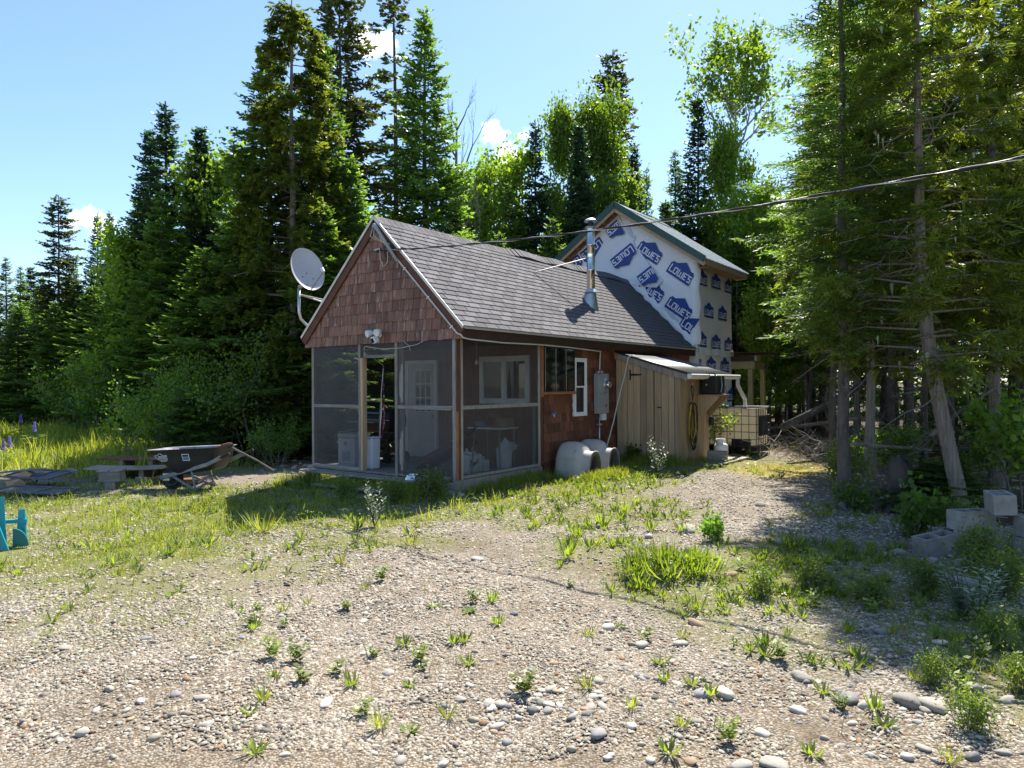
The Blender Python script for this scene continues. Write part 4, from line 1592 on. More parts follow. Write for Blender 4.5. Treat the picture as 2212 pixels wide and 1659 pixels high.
# roof of the addition
OV = 0.35
tr_ = MB()
tr_.prism([(TXR, TZR - 0.02), (TXE, TZE - 0.02), (TXE, TZE - 0.055), (TXR, TZR - 0.06)], TY0 - OV, TY1 + OV)
tr_.prism([(TXR, TZR - 0.02), (TXR, TZR - 0.06), (2 * TXR - TXE, TZE - 0.055), (2 * TXR - TXE, TZE - 0.02)], TY0 - OV, TY1 + OV)
troof_o = tr_.build('roof', MT['roof_metal'], tower)
for sg in (-1, 1):
    e = TXR + sg * (TXE - TXR + 0.02)
    for k in range(15):
        y = TY0 - OV + 0.12 + k * 0.2275
        MB().beam((TXR + sg * 0.05, y, troof(TXR + sg * 0.05) - 0.012), (e, y, troof(e) - 0.012), 0.035, 0.022, up=(sg * TS, 0, 1)).build('roof_rib', MT['roof_metal'], troof_o)
MB().prism([(TXR - 0.2, TZR - 0.135), (TXR, TZR + 0.012), (TXR + 0.2, TZR - 0.135), (TXR + 0.2, TZR - 0.125), (TXR, TZR + 0.024), (TXR - 0.2, TZR - 0.125)], TY0 - OV - 0.01, TY1 + OV).build('ridge_flashing', MT['green_metal'], tower)
for sg in (-1, 1):
    n_ = Vector((sg * TS, 0, 1)).normalized()
    for nm, off, hh, ww, m, yy in (('gable_trim', 0.055, 0.16, 0.03, 'green_metal', -OV - 0.017), ('rake_board', 0.19, 0.10, 0.035, 'raw_wood', -OV + 0.012)):
        a = Vector((TXR, TY0 + yy, TZR)) - Vector((0, 0, off))
        e = TXR + sg * (TXE - TXR)
        b = Vector((e, TY0 + yy, troof(e))) - Vector((0, 0, off))
        MB().beam(b, a, ww, hh, up=n_).build(nm, MT[m], tower)
    e = TXR + sg * (TXE - TXR - 0.04)
    # soffit lookouts between rake board and wall
    for k in range(9):
        t = 0.06 + k * 0.115
        x = TXR + sg * (TXE - TXR) * t
        zc = troof(x) - 0.14
        MB().box(x - 0.02, x + 0.02, TY0 - OV + 0.032, TY0 - 0.002, zc - 0.05, zc + 0.05, M=None).build('lookout', MT['raw_wood'], tower)
    MB().beam((e, TY0 - 0.06, troof(e) - 0.17), (TXR, TY0 - 0.06, TZR - 0.17), 0.04, 0.09, up=n_).build('wall_plate', MT['orange_wood'], tower)
    ex = TXR + sg * (TXE - TXR - 0.02)
    MB().box(ex - 0.016, ex + 0.016, TY0 - OV + 0.04, TY1 + OV - 0.02, troof(ex) - 0.20, troof(ex) - 0.065).build('eave_board', MT['raw_wood'], tower)
    MB().box(min(ex, TXR + sg * 2.2), max(ex, TXR + sg * 2.2) - 0.0, TY0 + 0.0, TY1 + OV - 0.05, troof(ex) - 0.215, troof(ex) - 0.203).build('soffit', MT['raw_wood'], tower)

# ------------------------------------------------------------------ lean-to shed of rough boards
SY0, SY1, SX1 = 5.11, 6.58, 1.45
shed = lthing('lean_to_shed', 'rough board lean-to shed with a corrugated metal roof against the cabin', 'shed', 0, 0, 0)


def shz(x):
    return 2.315 - 0.292 * x


bw = [0.155, 0.175, 0.20, 0.185, 0.175, 0.195, 0.175]
x = 0.015
k = 0
rs = random.Random(21)
while x < SX1 - 0.02:
    w = rs.choice([0.135, 0.15, 0.165])
    if k == 6:
        x += 0.014          # gap at the edge of the door
    x1 = min(x + w, SX1)
    MB().prism([(x + 0.005, 0.08 + rs.uniform(0, 0.03)), (x1 - 0.005, 0.08 + rs.uniform(0, 0.03)), (x1 - 0.005, shz(x1) - 0.06), (x + 0.005, shz(x) - 0.06)], SY0 - 0.012 - rs.uniform(0, 0.008), SY0 + 0.012).build('plank', MT['raw_wood'], shed)
    x = x1
    k += 1
y = SY0 + 0.016
while y < SY1:
    w = min(rs.choice([0.14, 0.16, 0.19]), SY1 - y + 0.02)
    MB().box(SX1 - 0.022, SX1 + rs.uniform(0, 0.006), y + 0.003, y + w - 0.003, 0.08 + rs.uniform(0, 0.03), shz(SX1) - 0.07).build('plank', MT['raw_wood'], shed)
    y += w
MB().box(0.02, SX1 - 0.03, SY1 - 0.03, SY1, 0.08, shz(SX1) - 0.05).build('back_wall', MT['raw_wood'], shed)
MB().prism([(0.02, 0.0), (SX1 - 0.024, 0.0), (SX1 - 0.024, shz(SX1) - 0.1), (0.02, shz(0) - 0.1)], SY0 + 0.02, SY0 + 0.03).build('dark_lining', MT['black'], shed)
# barge board, with a rough end
MB().prism([(-0.11, shz(-0.11) + 0.035), (-0.11, shz(-0.11) - 0.05), (-0.02, shz(-0.02) - 0.09), (1.60, shz(1.6) - 0.105), (1.60, shz(1.6) + 0.012)], SY0 - 0.055, SY0 - 0.022).build('barge_board', MT['grey_wood'], shed, bevel=0.003)
MB().prism([(-0.14, shz(-0.14) + 0.045), (-0.14, shz(-0.14) - 0.035), (0.10, shz(0.1) - 0.005), (0.10, shz(0.1) + 0.045)], SY0 - 0.075, SY0 - 0.057).build('board_scrap', MT['orange_wood'], shed)
# corrugated roof
cr = MB()
ys = np.arange(SY0 - 0.10, 7.45, 0.0192)
vs_ = []
for i, y in enumerate(ys):
    h = 0.02 * math.sin((y - SY0) / 0.115 * 2 * math.pi)
    for x in (0.025, 1.66):
        vs_.append((x, y, shz(x) + 0.052 + h))
cr.add(vs_, [(2 * i, 2 * i + 2, 2 * i + 3, 2 * i + 1) for i in range(len(ys) - 1)])
cro = cr.build('corrugated_roof', MT['shed_metal'], shed, smooth=True, fix=False)
so = cro.modifiers.new('thick', 'SOLIDIFY')
so.thickness = 0.003
for y in (SY0 + 0.02, 6.0, 6.9):
    MB().beam((0.05, y, shz(0.05) - 0.01), (1.6, y, shz(1.6) - 0.01), 0.04, 0.07).build('rafter', MT['raw_wood'], shed)
MB().box(1.585, 1.61, SY0 - 0.02, 7.40, shz(1.6) - 0.08, shz(1.6) + 0.02).build('eave_board', MT['raw_wood'], shed)
# gutter and downspout
prof = [(1.613, 0.045), (1.613, -0.055), (1.66, -0.055), (1.70, -0.015), (1.705, 0.03), (1.69, 0.045), (1.695, 0.03), (1.69, -0.01), (1.655, -0.045), (1.623, -0.045), (1.623, 0.045)]
zg0 = shz(1.6) - 0.01
MB().prism([(a, b + zg0) for a, b in prof], SY0 - 0.06, 7.92).build('gutter', MT['white_paint'], shed)
MB().prism([(1.613, zg0 + 0.045), (1.613, zg0 - 0.055), (1.66, zg0 - 0.055), (1.70, zg0 - 0.015), (1.705, zg0 + 0.045)], SY0 - 0.065, SY0 - 0.0605).build('gutter_cap', MT['white_paint'], shed)
ds = MB()
dpts = [(1.655, 7.86, zg0 - 0.05), (1.655, 7.87, zg0 - 0.20), (1.64, 8.24, zg0 - 0.42), (1.64, 8.40, zg0 - 0.52), (1.64, 8.42, 1.12)]
ds.tube(dpts, 0.045, 4)
ds.build('downspout', MT['white_paint'], shed)
# hinges and latch
for z in (1.88, 0.32):
    hb = MB()
    hb.box(0.335, 0.365, SY0 - 0.028, SY0 - 0.021, z - 0.11, z + 0.11)
    hb.prism([(0.366, z - 0.022), (0.60, z - 0.012), (0.62, z + 0.0), (0.60, z + 0.012), (0.366, z + 0.022)], SY0 - 0.028, SY0 - 0.021)
    hb.build('hinge', MT['black'], shed, bevel=0.002)
MB().box(0.95, 1.04, SY0 - 0.032, SY0 - 0.021, 1.20, 1.225).build('latch', MT['black'], shed)
# shelf with two knee braces on the side
MB().box(SX1 + 0.008, 1.93, 5.93, 6.55, 1.435, 1.46).build('shelf', MT['raw_wood'], shed)
for y in (5.98, 6.50):
    MB().prism([(SX1 + 0.008, 1.434), (1.90, 1.434), (1.90, 1.40), (SX1 + 0.09, 1.02), (SX1 + 0.008, 1.02)], y - 0.018, y + 0.018).build('shelf_brace', MT['raw_wood'], shed)

# ------------------------------------------------------------------ chimney pipe through the roof
px0, py0 = -0.655, 5.225
zr = roof_z(px0)
chim = lthing('stove_pipe', 'shiny stainless stove pipe with a cap standing on the grey shingle roof', 'chimney', px0, py0, zr)
ch = MB()
r_ = 0.088
ch.lathe([(r_, 0.10), (r_, 0.72), (r_ + 0.004, 0.725), (r_ + 0.004, 0.76), (r_, 0.765), (r_, 1.27), (r_ + 0.004, 1.275), (r_ + 0.004, 1.30), (r_, 1.305), (r_, 1.66)], 28)
ch.build('pipe', MT['shiny'], chim, smooth=40)
cb = MB()
cb.lathe([(r_ * 0.75, 1.64), (0.128, 1.665), (0.135, 1.675), (0.10, 1.69), (r_ * 0.8, 1.70)], 28)
cb.build('cap_ring', MT['galv'], chim, smooth=40)
MB().lathe([(r_ * 0.72, 1.69), (r_ * 0.72, 1.79)], 20).build('cap_mesh', MT['black'], chim, smooth=40)
cb = MB()
cb.lathe([(r_ * 0.7, 1.785), (0.125, 1.79), (0.138, 1.80), (0.135, 1.825), (0.09, 1.86), (0.03, 1.875), (0.0, 1.876)], 28)
cb.build('rain_cap', MT['galv'], chim, smooth=40)
st = MB()
st.lathe([(0.100, 0.335), (0.165, 0.255), (0.168, 0.250), (0.100, 0.30)], 28)
st.build('storm_collar', MT['galv'], chim, smooth=40)
fz = MB()
n = 28
vs_ = []
for j in range(n):
    g = 2 * math.pi * j / n
    a, b = 0.175 * math.cos(g), 0.175 * math.sin(g)
    vs_.append((a, b, roof_z(px0 + a) - zr + 0.012))
for j in range(n):
    g = 2 * math.pi * j / n
    vs_.append((0.098 * math.cos(g), 0.098 * math.sin(g), 0.30))
fz.add(vs_, [(j, (j + 1) % n, n + (j + 1) % n, n + j) for j in range(n)])
fz.build('flashing', MT['galv'], chim, smooth=40)
fz2 = MB()
fz2.add([(-0.24, -0.26, roof_z(px0 - 0.24) - zr + 0.011), (0.25, -0.26, roof_z(px0 + 0.25) - zr + 0.011), (0.25, 0.26, roof_z(px0 + 0.25) - zr + 0.011), (-0.24, 0.26, roof_z(px0 - 0.24) - zr + 0.011)], [(0, 1, 2, 3)])
fz2.build('flashing_plate', MT['asphalt'], chim, fix=False)
MB().lathe([(r_ + 0.008, 0.985), (r_ + 0.008, 1.02)], 24).build('brace_band', MT['galv'], chim, smooth=40)
foot = Vector((-1.207 - px0, 3.856 - py0, roof_z(-1.207) - zr + 0.02))
MB().tube([(-0.02, -0.09, 1.0), foot + Vector((0.01, 0.03, 0.02)), foot], [0.013, 0.013, 0.016], 8).build('brace', MT['conduit'], chim, smooth=True)
# ------------------------------------------------------------------ things fixed to the buildings
# satellite dish on its bent mast
dish = lthing('satellite_dish', 'grey oval satellite dish on a bent mast at the left eave of the cabin', 'satellite dish', -3.55, -0.14, 0)
dc = Vector((0.14, 0.02, 3.79))
nrm_l = Vector((0.62, -0.30, 0.42)).normalized()
# face direction: towards the right and up, seen half sideways
nw = Vector((0.64, -0.68, 0.34)).normalized()
nl = Vector((nw.dot(UX), nw.dot(VX), nw.z)).normalized()
zq = Vector((0, 0, 1))
e1 = zq.cross(nl).normalized()
e2 = nl.cross(e1)
DM = Matrix((e1, e2, nl)).transposed().to_4x4()
DM.translation = dc
db = MB()
prof = [(0.0, -0.075), (0.08, -0.072), (0.16, -0.061), (0.25, -0.040), (0.32, -0.017), (0.355, 0.0), (0.362, 0.004), (0.366, -0.004), (0.35, -0.014), (0.25, -0.050), (0.16, -0.071), (0.08, -0.083), (0.0, -0.086)]
db.lathe([(r_ if r_ else 0.001, z_) for r_, z_ in prof], 40, M=DM @ Matrix.Diagonal((0.88, 1.16, 1, 1)))
db.build('reflector', MT['dish_grey'], dish, smooth=50)
for a, b in ((0.0, -0.05), (-0.10, -0.14), (0.10, -0.16), (-0.05, -0.30), (0.06, -0.31)):
    rr_ = math.hypot(a / 0.88, b / 1.16)
    zz = -0.075 + 0.58 * rr_ * rr_
    MB().lathe([(0.011, 0.0), (0.011, 0.008)], 8, M=DM @ Matrix.Translation((a, b, zz - 0.002))).build('bolt', MT['black'], dish)
back = DM @ Vector((0, -0.22, -0.10))
mp_ = [Vector((0.02, 0.22, 2.72)), Vector((-0.02, 0.10, 2.80)), Vector((-0.045, 0.0, 2.90)), Vector((-0.05, -0.03, 3.02)), Vector((-0.05, -0.03, 3.45))]
MB().tube(mp_, 0.026, 12).build('mast', MT['galv'], dish, smooth=True)
MB().tube([mp_[-1] + Vector((0, 0, 0.02)), back], 0.035, 10).build('bracket', MT['grey_box'], dish, smooth=True)
low = DM @ Vector((0.0, -0.40, 0.0))
lnbp = DM @ Vector((0.0, -0.30, 0.50))
MB().tube([low, low.lerp(lnbp, 0.5), lnbp], 0.014, 8).build('feed_arm', MT['grey_box'], dish, smooth=True)
MB().tube([lnbp + e2 * -0.01, lnbp + e2 * 0.07 - nl * 0.03], [0.026, 0.030], 12).build('receiver', MT['white_plastic'], dish, smooth=40)
for dx in (0.03, -0.02):
    MB().tube([mp_[3] + Vector((0, 0, 0.32)), Vector((0.42 + dx, 0.35, 3.17 + dx))], 0.013, 8).build('strut', MT['galv'], dish)
MB().box(-0.04, 0.10, 0.12, 0.30, 2.68, 2.71).build('foot_plate', MT['galv'], dish)

# floodlight camera under the gable
cam_t = lthing('security_camera', 'white twin-lamp security camera on the brown gable above the porch door', 'security camera', -1.64, -0.04, 2.53)
MB().lathe([(0.055, 0), (0.058, 0.01), (0.05, 0.028), (0.02, 0.034)], 20, M=Matrix.Rotation(R(90), 4, 'X')).build('mount', MT['white_plastic'], cam_t, smooth=40)
for a, b in (((-0.03, -0.035, 0.015), (-0.145, -0.10, 0.02)), ((0.03, -0.04, 0.02), (0.075, -0.11, 0.03))):
    MB().tube([a, b], 0.014, 8).build('lamp_arm', MT['white_plastic'], cam_t)
    d = Vector((-0.35 if a[0] < 0 else 0.15, -1, -0.35)).normalized()
    M = d.to_track_quat('Z', 'Y').to_matrix().to_4x4()
    M.translation = Vector(b)
    hb = MB()
    hb.lathe([(0.02, -0.07), (0.045, -0.05), (0.058, 0.0), (0.062, 0.045), (0.056, 0.05), (0.05, 0.042), (0.001, 0.040)], 20, M=M)
    hb.build('lamp_head', MT['white_plastic'], cam_t, smooth=40)
cbm = Matrix.Translation((0.0, -0.10, -0.085)) @ Matrix.Rotation(R(20), 4, 'X') @ Matrix.Rotation(R(-14), 4, 'Y')
cbx = MB().box(-0.045, 0.045, -0.06, 0.05, -0.06, 0.055, M=cbm)
cbo = cbx.build('camera_body', MT['white_plastic'], cam_t, bevel=0.02)
MB().box(-0.028, 0.028, -0.066, -0.061, -0.040, 0.035, M=cbm).build('lens_window', MT['black_gloss'], cbo, bevel=0.002)
MB().tube([(0, -0.03, 0), (0, -0.08, -0.04)], 0.016, 8).build('camera_arm', MT['white_plastic'], cam_t)

# service drop: insulator clamp on the gable, splices, cable out to the right
svc = lthing('service_cable', 'black twisted power line running from the cabin gable out over the yard', 'power cable', 0, 0, 0)
A = Vector((-1.66, -0.05, 3.93))
Bw = atd(2230, 341, 5.6)
Cw = Bw + (Bw - L(A.x, A.y, A.z)) * 0.35 + Vector((0, 0, 0.25))


def toL(w_):
    q = w_ - Vector((CX, CY, 0))
    return Vector((q.dot(UX), q.dot(VX), q.z))


Bl, Cl = toL(Bw), toL(Cw)
main = []
for i in range(41):
    t = i / 40
    p = A.lerp(Bl, t) - Vector((0, 0, 0.55 * t * (1 - t)))
    main.append(p)
d_end = (main[-1] - main[-2])
for i in range(1, 8):
    main.append(main[40] + d_end * i * 1.6 + Vector((0, 0, 0.006 * i * i)))
MB().tube(main, 0.0105, 7).build('bearer_wire', MT['cable'], svc, smooth=True)
for q in (0, 1):
    tw_ = []
    for i in range(len(main) * 5 - 4):
        k, f = divmod(i, 5)
        p = main[k] if f == 0 else main[k].lerp(main[k + 1], f / 5)
        a = i * 0.34 + q * math.pi
        tw_.append(p + Vector((0, 0.011 * math.cos(a), 0.011 * math.sin(a))))
    MB().tube(tw_, 0.008 if q else 0.005, 5).build('twisted_conductor', MT['cable' if q else 'conduit'], svc, smooth=True)
MB().tube([A + Vector((-0.03, 0.03, 0)), A + Vector((-0.02, -0.04, 0.0)), A + Vector((0.10, -0.05, 0.01))], [0.035, 0.022, 0.014], 8).build('clamp', MT['galv'], svc, smooth=True)
hd = Vector((-1.70, -0.08, 4.30))
MB().tube([hd + Vector((0.0, 0.0, 0.02)), hd + Vector((0.05, -0.05, 0.03)), hd + Vector((0.10, -0.05, -0.03)), hd + Vector((0.55, -0.02, -0.62))], [0.045, 0.04, 0.03, 0.026], 10).build('weatherhead', MT['grey_box'], svc, smooth=True)
for k in range(3):
    s_ = hd + Vector((0.02 + 0.02 * k, -0.06, 0.0))
    e_ = Vector((-1.42 + 0.05 * k, -0.09, 4.02 - 0.02 * k))
    MB().tube([s_, s_ + Vector((-0.01 + 0.02 * k, -0.05, -0.16)), s_.lerp(e_, 0.6) + Vector((-0.02, -0.05, -0.07)), e_], 0.006, 5).build('lead_wire', MT['conduit' if k != 1 else 'rust'], svc, smooth=True)
    MB().tube([e_, e_ + Vector((0.05, 0.0, -0.04 - 0.02 * k))], 0.018, 6).build('splice', MT['cable'], svc)
loop = [Vector((-1.40, -0.10, 3.98)) + Vector((0.055 * math.cos(g), 0, -0.10 + 0.11 * math.sin(g))) for g in np.linspace(1.2, 7.0, 18)]
MB().tube(loop, 0.008, 5).build('cable_loop', MT['cable'], svc, smooth=True)
drp = [A + Vector((0.10, -0.05, 0)), A + Vector((0.12, -0.06, -0.18)), A + Vector((0.20, -0.06, -0.30)), A + Vector((0.29, -0.06, -0.24)), A + Vector((0.30, -0.06, -0.05))]
MB().tube(drp, 0.006, 5).build('drip_loop', MT['conduit'], svc, smooth=True)

# electric meter
mt_ = lthing('electric_meter', 'grey electric meter box with a round glass meter on the brown side wall', 'electric meter', 0.02, 4.15, 1.10)
MB().box(0.0, 0.11, 0.0, 0.42, 0.0, 0.80).build('box', MT['grey_box'], mt_, bevel=0.006)
MB().box(0.111, 0.116, 0.015, 0.405, 0.40, 0.785).build('upper_cover', MT['grey_box'], mt_, bevel=0.002)
MB().box(0.111, 0.116, 0.015, 0.405, 0.015, 0.385).build('lower_cover', MT['grey_box'], mt_, bevel=0.002)
RX90 = Matrix.Rotation(R(90), 4, 'Y')
MB().lathe([(0.088, 0), (0.088, 0.02), (0.082, 0.028)], 24, M=Matrix.Translation((0.116, 0.26, 0.575)) @ RX90).build('meter_ring', MT['galv'], mt_, smooth=40)
MB().lathe([(0.076, 0.02), (0.076, 0.09), (0.066, 0.11), (0.02, 0.115), (0.001, 0.115)], 24, M=Matrix.Translation((0.116, 0.26, 0.575)) @ RX90).build('meter', MT['shiny'], mt_, smooth=40)
MB().box(0.1165, 0.1185, 0.26, 0.325, 0.13, 0.185).build('red_label', mat('red_label', (0.45, 0.04, 0.03)), mt_)
MB().box(0.1165, 0.1175, 0.22, 0.30, 0.67, 0.70).build('white_marking', MT['print_white'], mt_)
MB().lathe([(0.012, 0), (0.016, 0.01), (0.010, 0.014)], 10, M=Matrix.Translation((0.116, 0.27, 0.42)) @ RX90).build('seal', MT['rust'], mt_)
MB().tube([(0.055, 0.12, -0.002), (0.055, 0.12, -1.0)], 0.015, 8).build('ground_conduit', MT['galv'], mt_, smooth=True)
MB().box(0.02, 0.09, 0.06, 0.18, -0.24, -0.20).build('conduit_coupling', MT['galv'], mt_, bevel=0.006)
MB().box(0.02, 0.10, 0.20, 0.335, -0.14, -0.005).build('junction_box', MT['white_plastic'], mt_, bevel=0.006)
MB().box(0.025, 0.10, 0.02, 0.10, 0.805, 0.85).build('conduit_hub', MT['galv'], mt_, bevel=0.01)
MB().box(0.025, 0.10, 0.14, 0.22, 0.805, 0.86).build('conduit_hub', MT['galv'], mt_, bevel=0.01)
MB().tube([(0.05, 0.33, 0.82), (0.03, 0.34, 1.1), (0.02, 0.30, 1.32)], 0.005, 5).build('thin_wire', MT['rust'], mt_)
MB().tube([(0.06, -0.33, -0.62), (0.05, -0.10, -0.42), (0.04, 0.10, -0.30)], 0.006, 5).build('thin_wire', MT['rust'], mt_)

# pale hose from the shed roof down behind the dog houses
hz = lthing('hose', 'pale hose hanging from the shed roof edge to the ground behind the dog houses', 'hose', 0, 0, 0)
hp = [(0.62, 4.98, shz(0.62) + 0.075), (0.46, 4.96, shz(0.46) + 0.10), (0.38, 4.94, shz(0.38) + 0.02), (0.34, 4.90, 1.95), (0.26, 4.83, 1.55), (0.20, 4.76, 1.20), (0.18, 4.68, 0.95), (0.20, 4.5, 0.70), (0.22, 4.34, 0.5), (0.22, 4.22, 0.33), (0.25, 4.1, 0.2)]
MB().tube(hp, 0.013, 7).build('hose_pipe', MT['conduit'], hz, smooth=True)
MB().tube([(0.05, 5.03, 1.25), (0.06, 5.03, 0.95), (0.055, 5.04, 0.6), (0.06, 5.03, 0.15)], 0.011, 6).build('dark_cord', MT['cable'], hz)

tap = lthing('outdoor_tap', 'small outdoor tap with a blue handle low on the brown wall', 'tap', 0.0, 2.57, 1.15)
MB().tube([(0.0, 0, 0), (0.07, 0, 0), (0.10, 0, -0.02), (0.105, 0, -0.06)], [0.016, 0.018, 0.016, 0.014], 8).build('spout', MT['galv'], tap, smooth=True)
MB().tube([(0.03, 0.0, 0.0), (0.03, -0.02, 0.09)], 0.006, 6).build('stem', MT['rust'], tap)
MB().lathe([(0.030, 0), (0.034, 0.008), (0.030, 0.016)], 12, M=Matrix.Translation((0.10, 0.03, 0.015)) @ RX90).build('handle', mat('blue_handle', (0.03, 0.16, 0.45)), tap, smooth=40)

# ------------------------------------------------------------------ by the shed
hc = lthing('hose_coil', 'yellow and black hoses coiled on a hook on the side of the shed', 'hose coil', SX1 + 0.03, 5.52, 1.66)
MB().tube([(-0.02, 0, 0.0), (0.04, 0, 0.0), (0.05, 0, 0.04)], 0.008, 6).build('hook', MT['galv'], hc)
MB().tube([(0.03, 0.0, 0.0), (0.04, -0.06, -0.1), (0.05, -0.02, -0.2), (0.04, 0.03, -0.32)], 0.012, 6).build('tail', MT['cable'], hc, smooth=True)
MB().tube([(0.03, 0.0, 0.0), (0.04, 0.07, -0.07), (0.05, 0.05, -0.18), (0.04, 0.01, -0.3)], 0.010, 6).build('tail', MT['cable'], hc, smooth=True)
yel = mat('yellow_hose', (0.55, 0.33, 0.02), (0.48, 0.28, 0.02), 4, 0.45)
for k in range(8):
    r2 = random.Random(50 + k)
    w_, h_ = 0.09 + 0.022 * (k % 4) + r2.uniform(-.01, .01), 0.42 + r2.uniform(-0.06, 0.07)
    lp = [(0.03 + 0.014 * (k % 4), w_ * math.sin(g) + 0.02 * r2.uniform(-1, 1) + (k - 4) * 0.012, -0.36 - h_ + h_ * math.cos(g)) for g in np.linspace(0, 6.28, 22)]
    MB().tube(lp, 0.012, 6).build('hose_loop', yel if k % 2 == 0 else MT['cable'], hc, smooth=True)

bag = lthing('equipment_case', 'black equipment case standing on the wooden shelf under the shed gutter', 'case', 1.66, 6.22, 1.462)
MB().box(-0.17, 0.20, -0.22, 0.24, 0.0, 0.40).build('body', MT['black'], bag, bevel=0.03)
MB().box(-0.12, 0.15, -0.236, -0.221, 0.06, 0.33).build('front_panel', MT['rubber'], bag, bevel=0.006)
MB().tube([(-0.12, -0.20, 0.39), (-0.08, -0.20, 0.45), (0.12, -0.20, 0.45), (0.16, -0.20, 0.39)], 0.014, 6).build('handle', MT['rubber'], bag, smooth=True)
MB().tube([(0.20, 0.0, 0.38), (0.235, -0.03, 0.2), (0.23, -0.08, 0.05)], 0.012, 6).build('strap', MT['grey_box'], bag)
MB().tube([(0.20, 0.1, 0.30), (0.27, 0.08, 0.12), (0.29, 0.1, -0.02)], 0.005, 5).build('lead', MT['cable'], bag)
MB().lathe([(0.02, 0), (0.022, 0.01), (0.001, 0.012)], 10, M=Matrix.Translation((-0.02, -0.237, 0.20)) @ Matrix.Rotation(R(90), 4, 'X')).build('dial', MT['grey_box'], bag)

pad = lthing('shed_step', 'weathered boards lying on the ground beside the shed', 'boards', 1.72, 6.0, 0.0)
zg_ = 0.06
for i, (x0, x1, y0, y1) in enumerate(((-0.24, -0.03, -0.75, 0.75), (-0.02, 0.20, -0.62, 1.0), (0.21, 0.38, -0.2, 1.25))):
    MB().box(x0, x1, y0, y1, zg_, zg_ + 0.04 - 0.006 * i).build('board', MT['grey_wood'], pad, bevel=0.005)


def block_mb(lx=0.39, ly=0.19, lz=0.19, wall=0.032):
    """hollow concrete block with two cores along z"""
    mb = MB()
    xs = [0, wall, lx / 2 - wall / 2, lx / 2 + wall / 2, lx - wall, lx]
    ys_ = [0, wall, ly - wall, ly]
    for i in range(5):
        for j in range(3):
            if i in (1, 3) and j == 1:
                continue
            mb.box(xs[i] - lx / 2, xs[i + 1] - lx / 2, ys_[j] - ly / 2, ys_[j + 1] - ly / 2, 0, lz)
    bm = bmesh.new()
    vv = [bm.verts.new(p) for p in mb.v]
    for f in mb.f:
        bm.faces.new([vv[i] for i in f])
    bmesh.ops.remove_doubles(bm, verts=bm.verts, dist=1e-5)
    # drop the doubled inner faces
    seen = {}
    for f in bm.faces:
        seen.setdefault(tuple(sorted(v.index for v in f.verts)), []).append(f)
    bm.verts.index_update()
    seen = {}
    for f in bm.faces:
        seen.setdefault(tuple(sorted(v.index for v in f.verts)), []).append(f)
    bmesh.ops.delete(bm, geom=[f for fs_ in seen.values() if len(fs_) > 1 for f in fs_], context='FACES_ONLY')
    bmesh.ops.recalc_face_normals(bm, faces=bm.faces)
    me = bpy.data.meshes.new('concrete_block')
    bm.to_mesh(me)
    bm.free()
    me.materials.append(MT['concrete'])
    return me


blk = block_mb()


def block(label, loc, rot, group=None):
    o = put('concrete_block', blk, None)
    o.location = loc
    o.rotation_euler = rot
    tag(o, label, 'concrete block', group)
    return o


block('grey concrete block lying on the boards beside the shed', L(1.80, 6.15, zg_ + 0.04), (0, 0, LROT + R(12)))

prop = lthing('gas_cylinder', 'white gas cylinder with a collar standing beside the shed step', 'gas cylinder', 1.55, 7.05, 0.03)
MB().lathe([(0.10, 0.0), (0.10, 0.03), (0.13, 0.05), (0.152, 0.09), (0.152, 0.27), (0.14, 0.31), (0.11, 0.345), (0.05, 0.36)], 28).build('tank', MT['white_plastic'], prop, smooth=40)
cm = MB()
vs_ = []
for i in range(19):
    g = R(40) + R(280) * i / 18
    vs_ += [(0.105 * math.cos(g), 0.105 * math.sin(g), 0.335), (0.105 * math.cos(g), 0.105 * math.sin(g), 0.45)]
cmo = cm.add(vs_, [(2 * i, 2 * i + 2, 2 * i + 3, 2 * i + 1) for i in range(18)]).build('collar', MT['white_plastic'], prop, smooth=True, fix=False)
cmo.modifiers.new('thick', 'SOLIDIFY').thickness = 0.006
MB().lathe([(0.018, 0.36), (0.018, 0.41), (0.03, 0.415), (0.03, 0.435), (0.01, 0.44)], 12).build('valve', MT['rust'], prop, smooth=40)
sm_ = lthing('dark_canister', 'small dark canister hanging on the shed side behind the leafy sapling', 'canister', 1.53, 6.55, 0.80)
MB().lathe([(0.05, 0.0), (0.055, 0.01), (0.055, 0.14), (0.05, 0.15), (0.035, 0.155), (0.035, 0.175)], 16).build('can', MT['barrow_plastic'], sm_, smooth=40)
MB().tube([(-0.055, 0, 0.13), (0, 0, 0.22), (0.055, 0, 0.13)], 0.004, 5).build('handle', MT['galv'], sm_)

MT['cage'] = mat('dull_cage_steel', (0.09, 0.085, 0.09), (0.06, 0.055, 0.06), 6, 0.5)
tote = lthing('water_tank', 'cloudy white plastic water tank in a steel bar cage', 'water tank', 0.73, 8.31, 0.09)
TW, TD, TH_ = 1.20, 1.0, 1.16
tk = MB()
tk.box(0.03, TW - 0.03, 0.03, TD - 0.03, 0.15, TH_ - 0.03)
tk.build('bottle', MT['tote'], tote, bevel=0.07, smooth=False)
MB().box(0.28, TW - 0.28, 0.0, 0.03, 0.17, 0.24).build('bottle_foot', MT['tote'], tote)
cg = []
for z in (0.16, 0.33, 0.52, 0.72, 0.94, TH_):
    m = MB()
    m.tube([(0, 0, z), (TW, 0, z), (TW, TD, z), (0, TD, z), (0, 0, z)], 0.009 if z != TH_ else 0.016, 6)
    m.build('cage_bar', MT['cage'], tote)
for x in np.linspace(0.0, TW, 8):
    MB().tube([(x, -0.008, 0.12), (x, -0.008, TH_)], 0.008, 6).build('cage_bar', MT['cage'], tote)
for y in np.linspace(0.14, TD, 6):
    MB().tube([(TW + 0.008, y, 0.12), (TW + 0.008, y, TH_)], 0.008, 6).build('cage_bar', MT['cage'], tote)
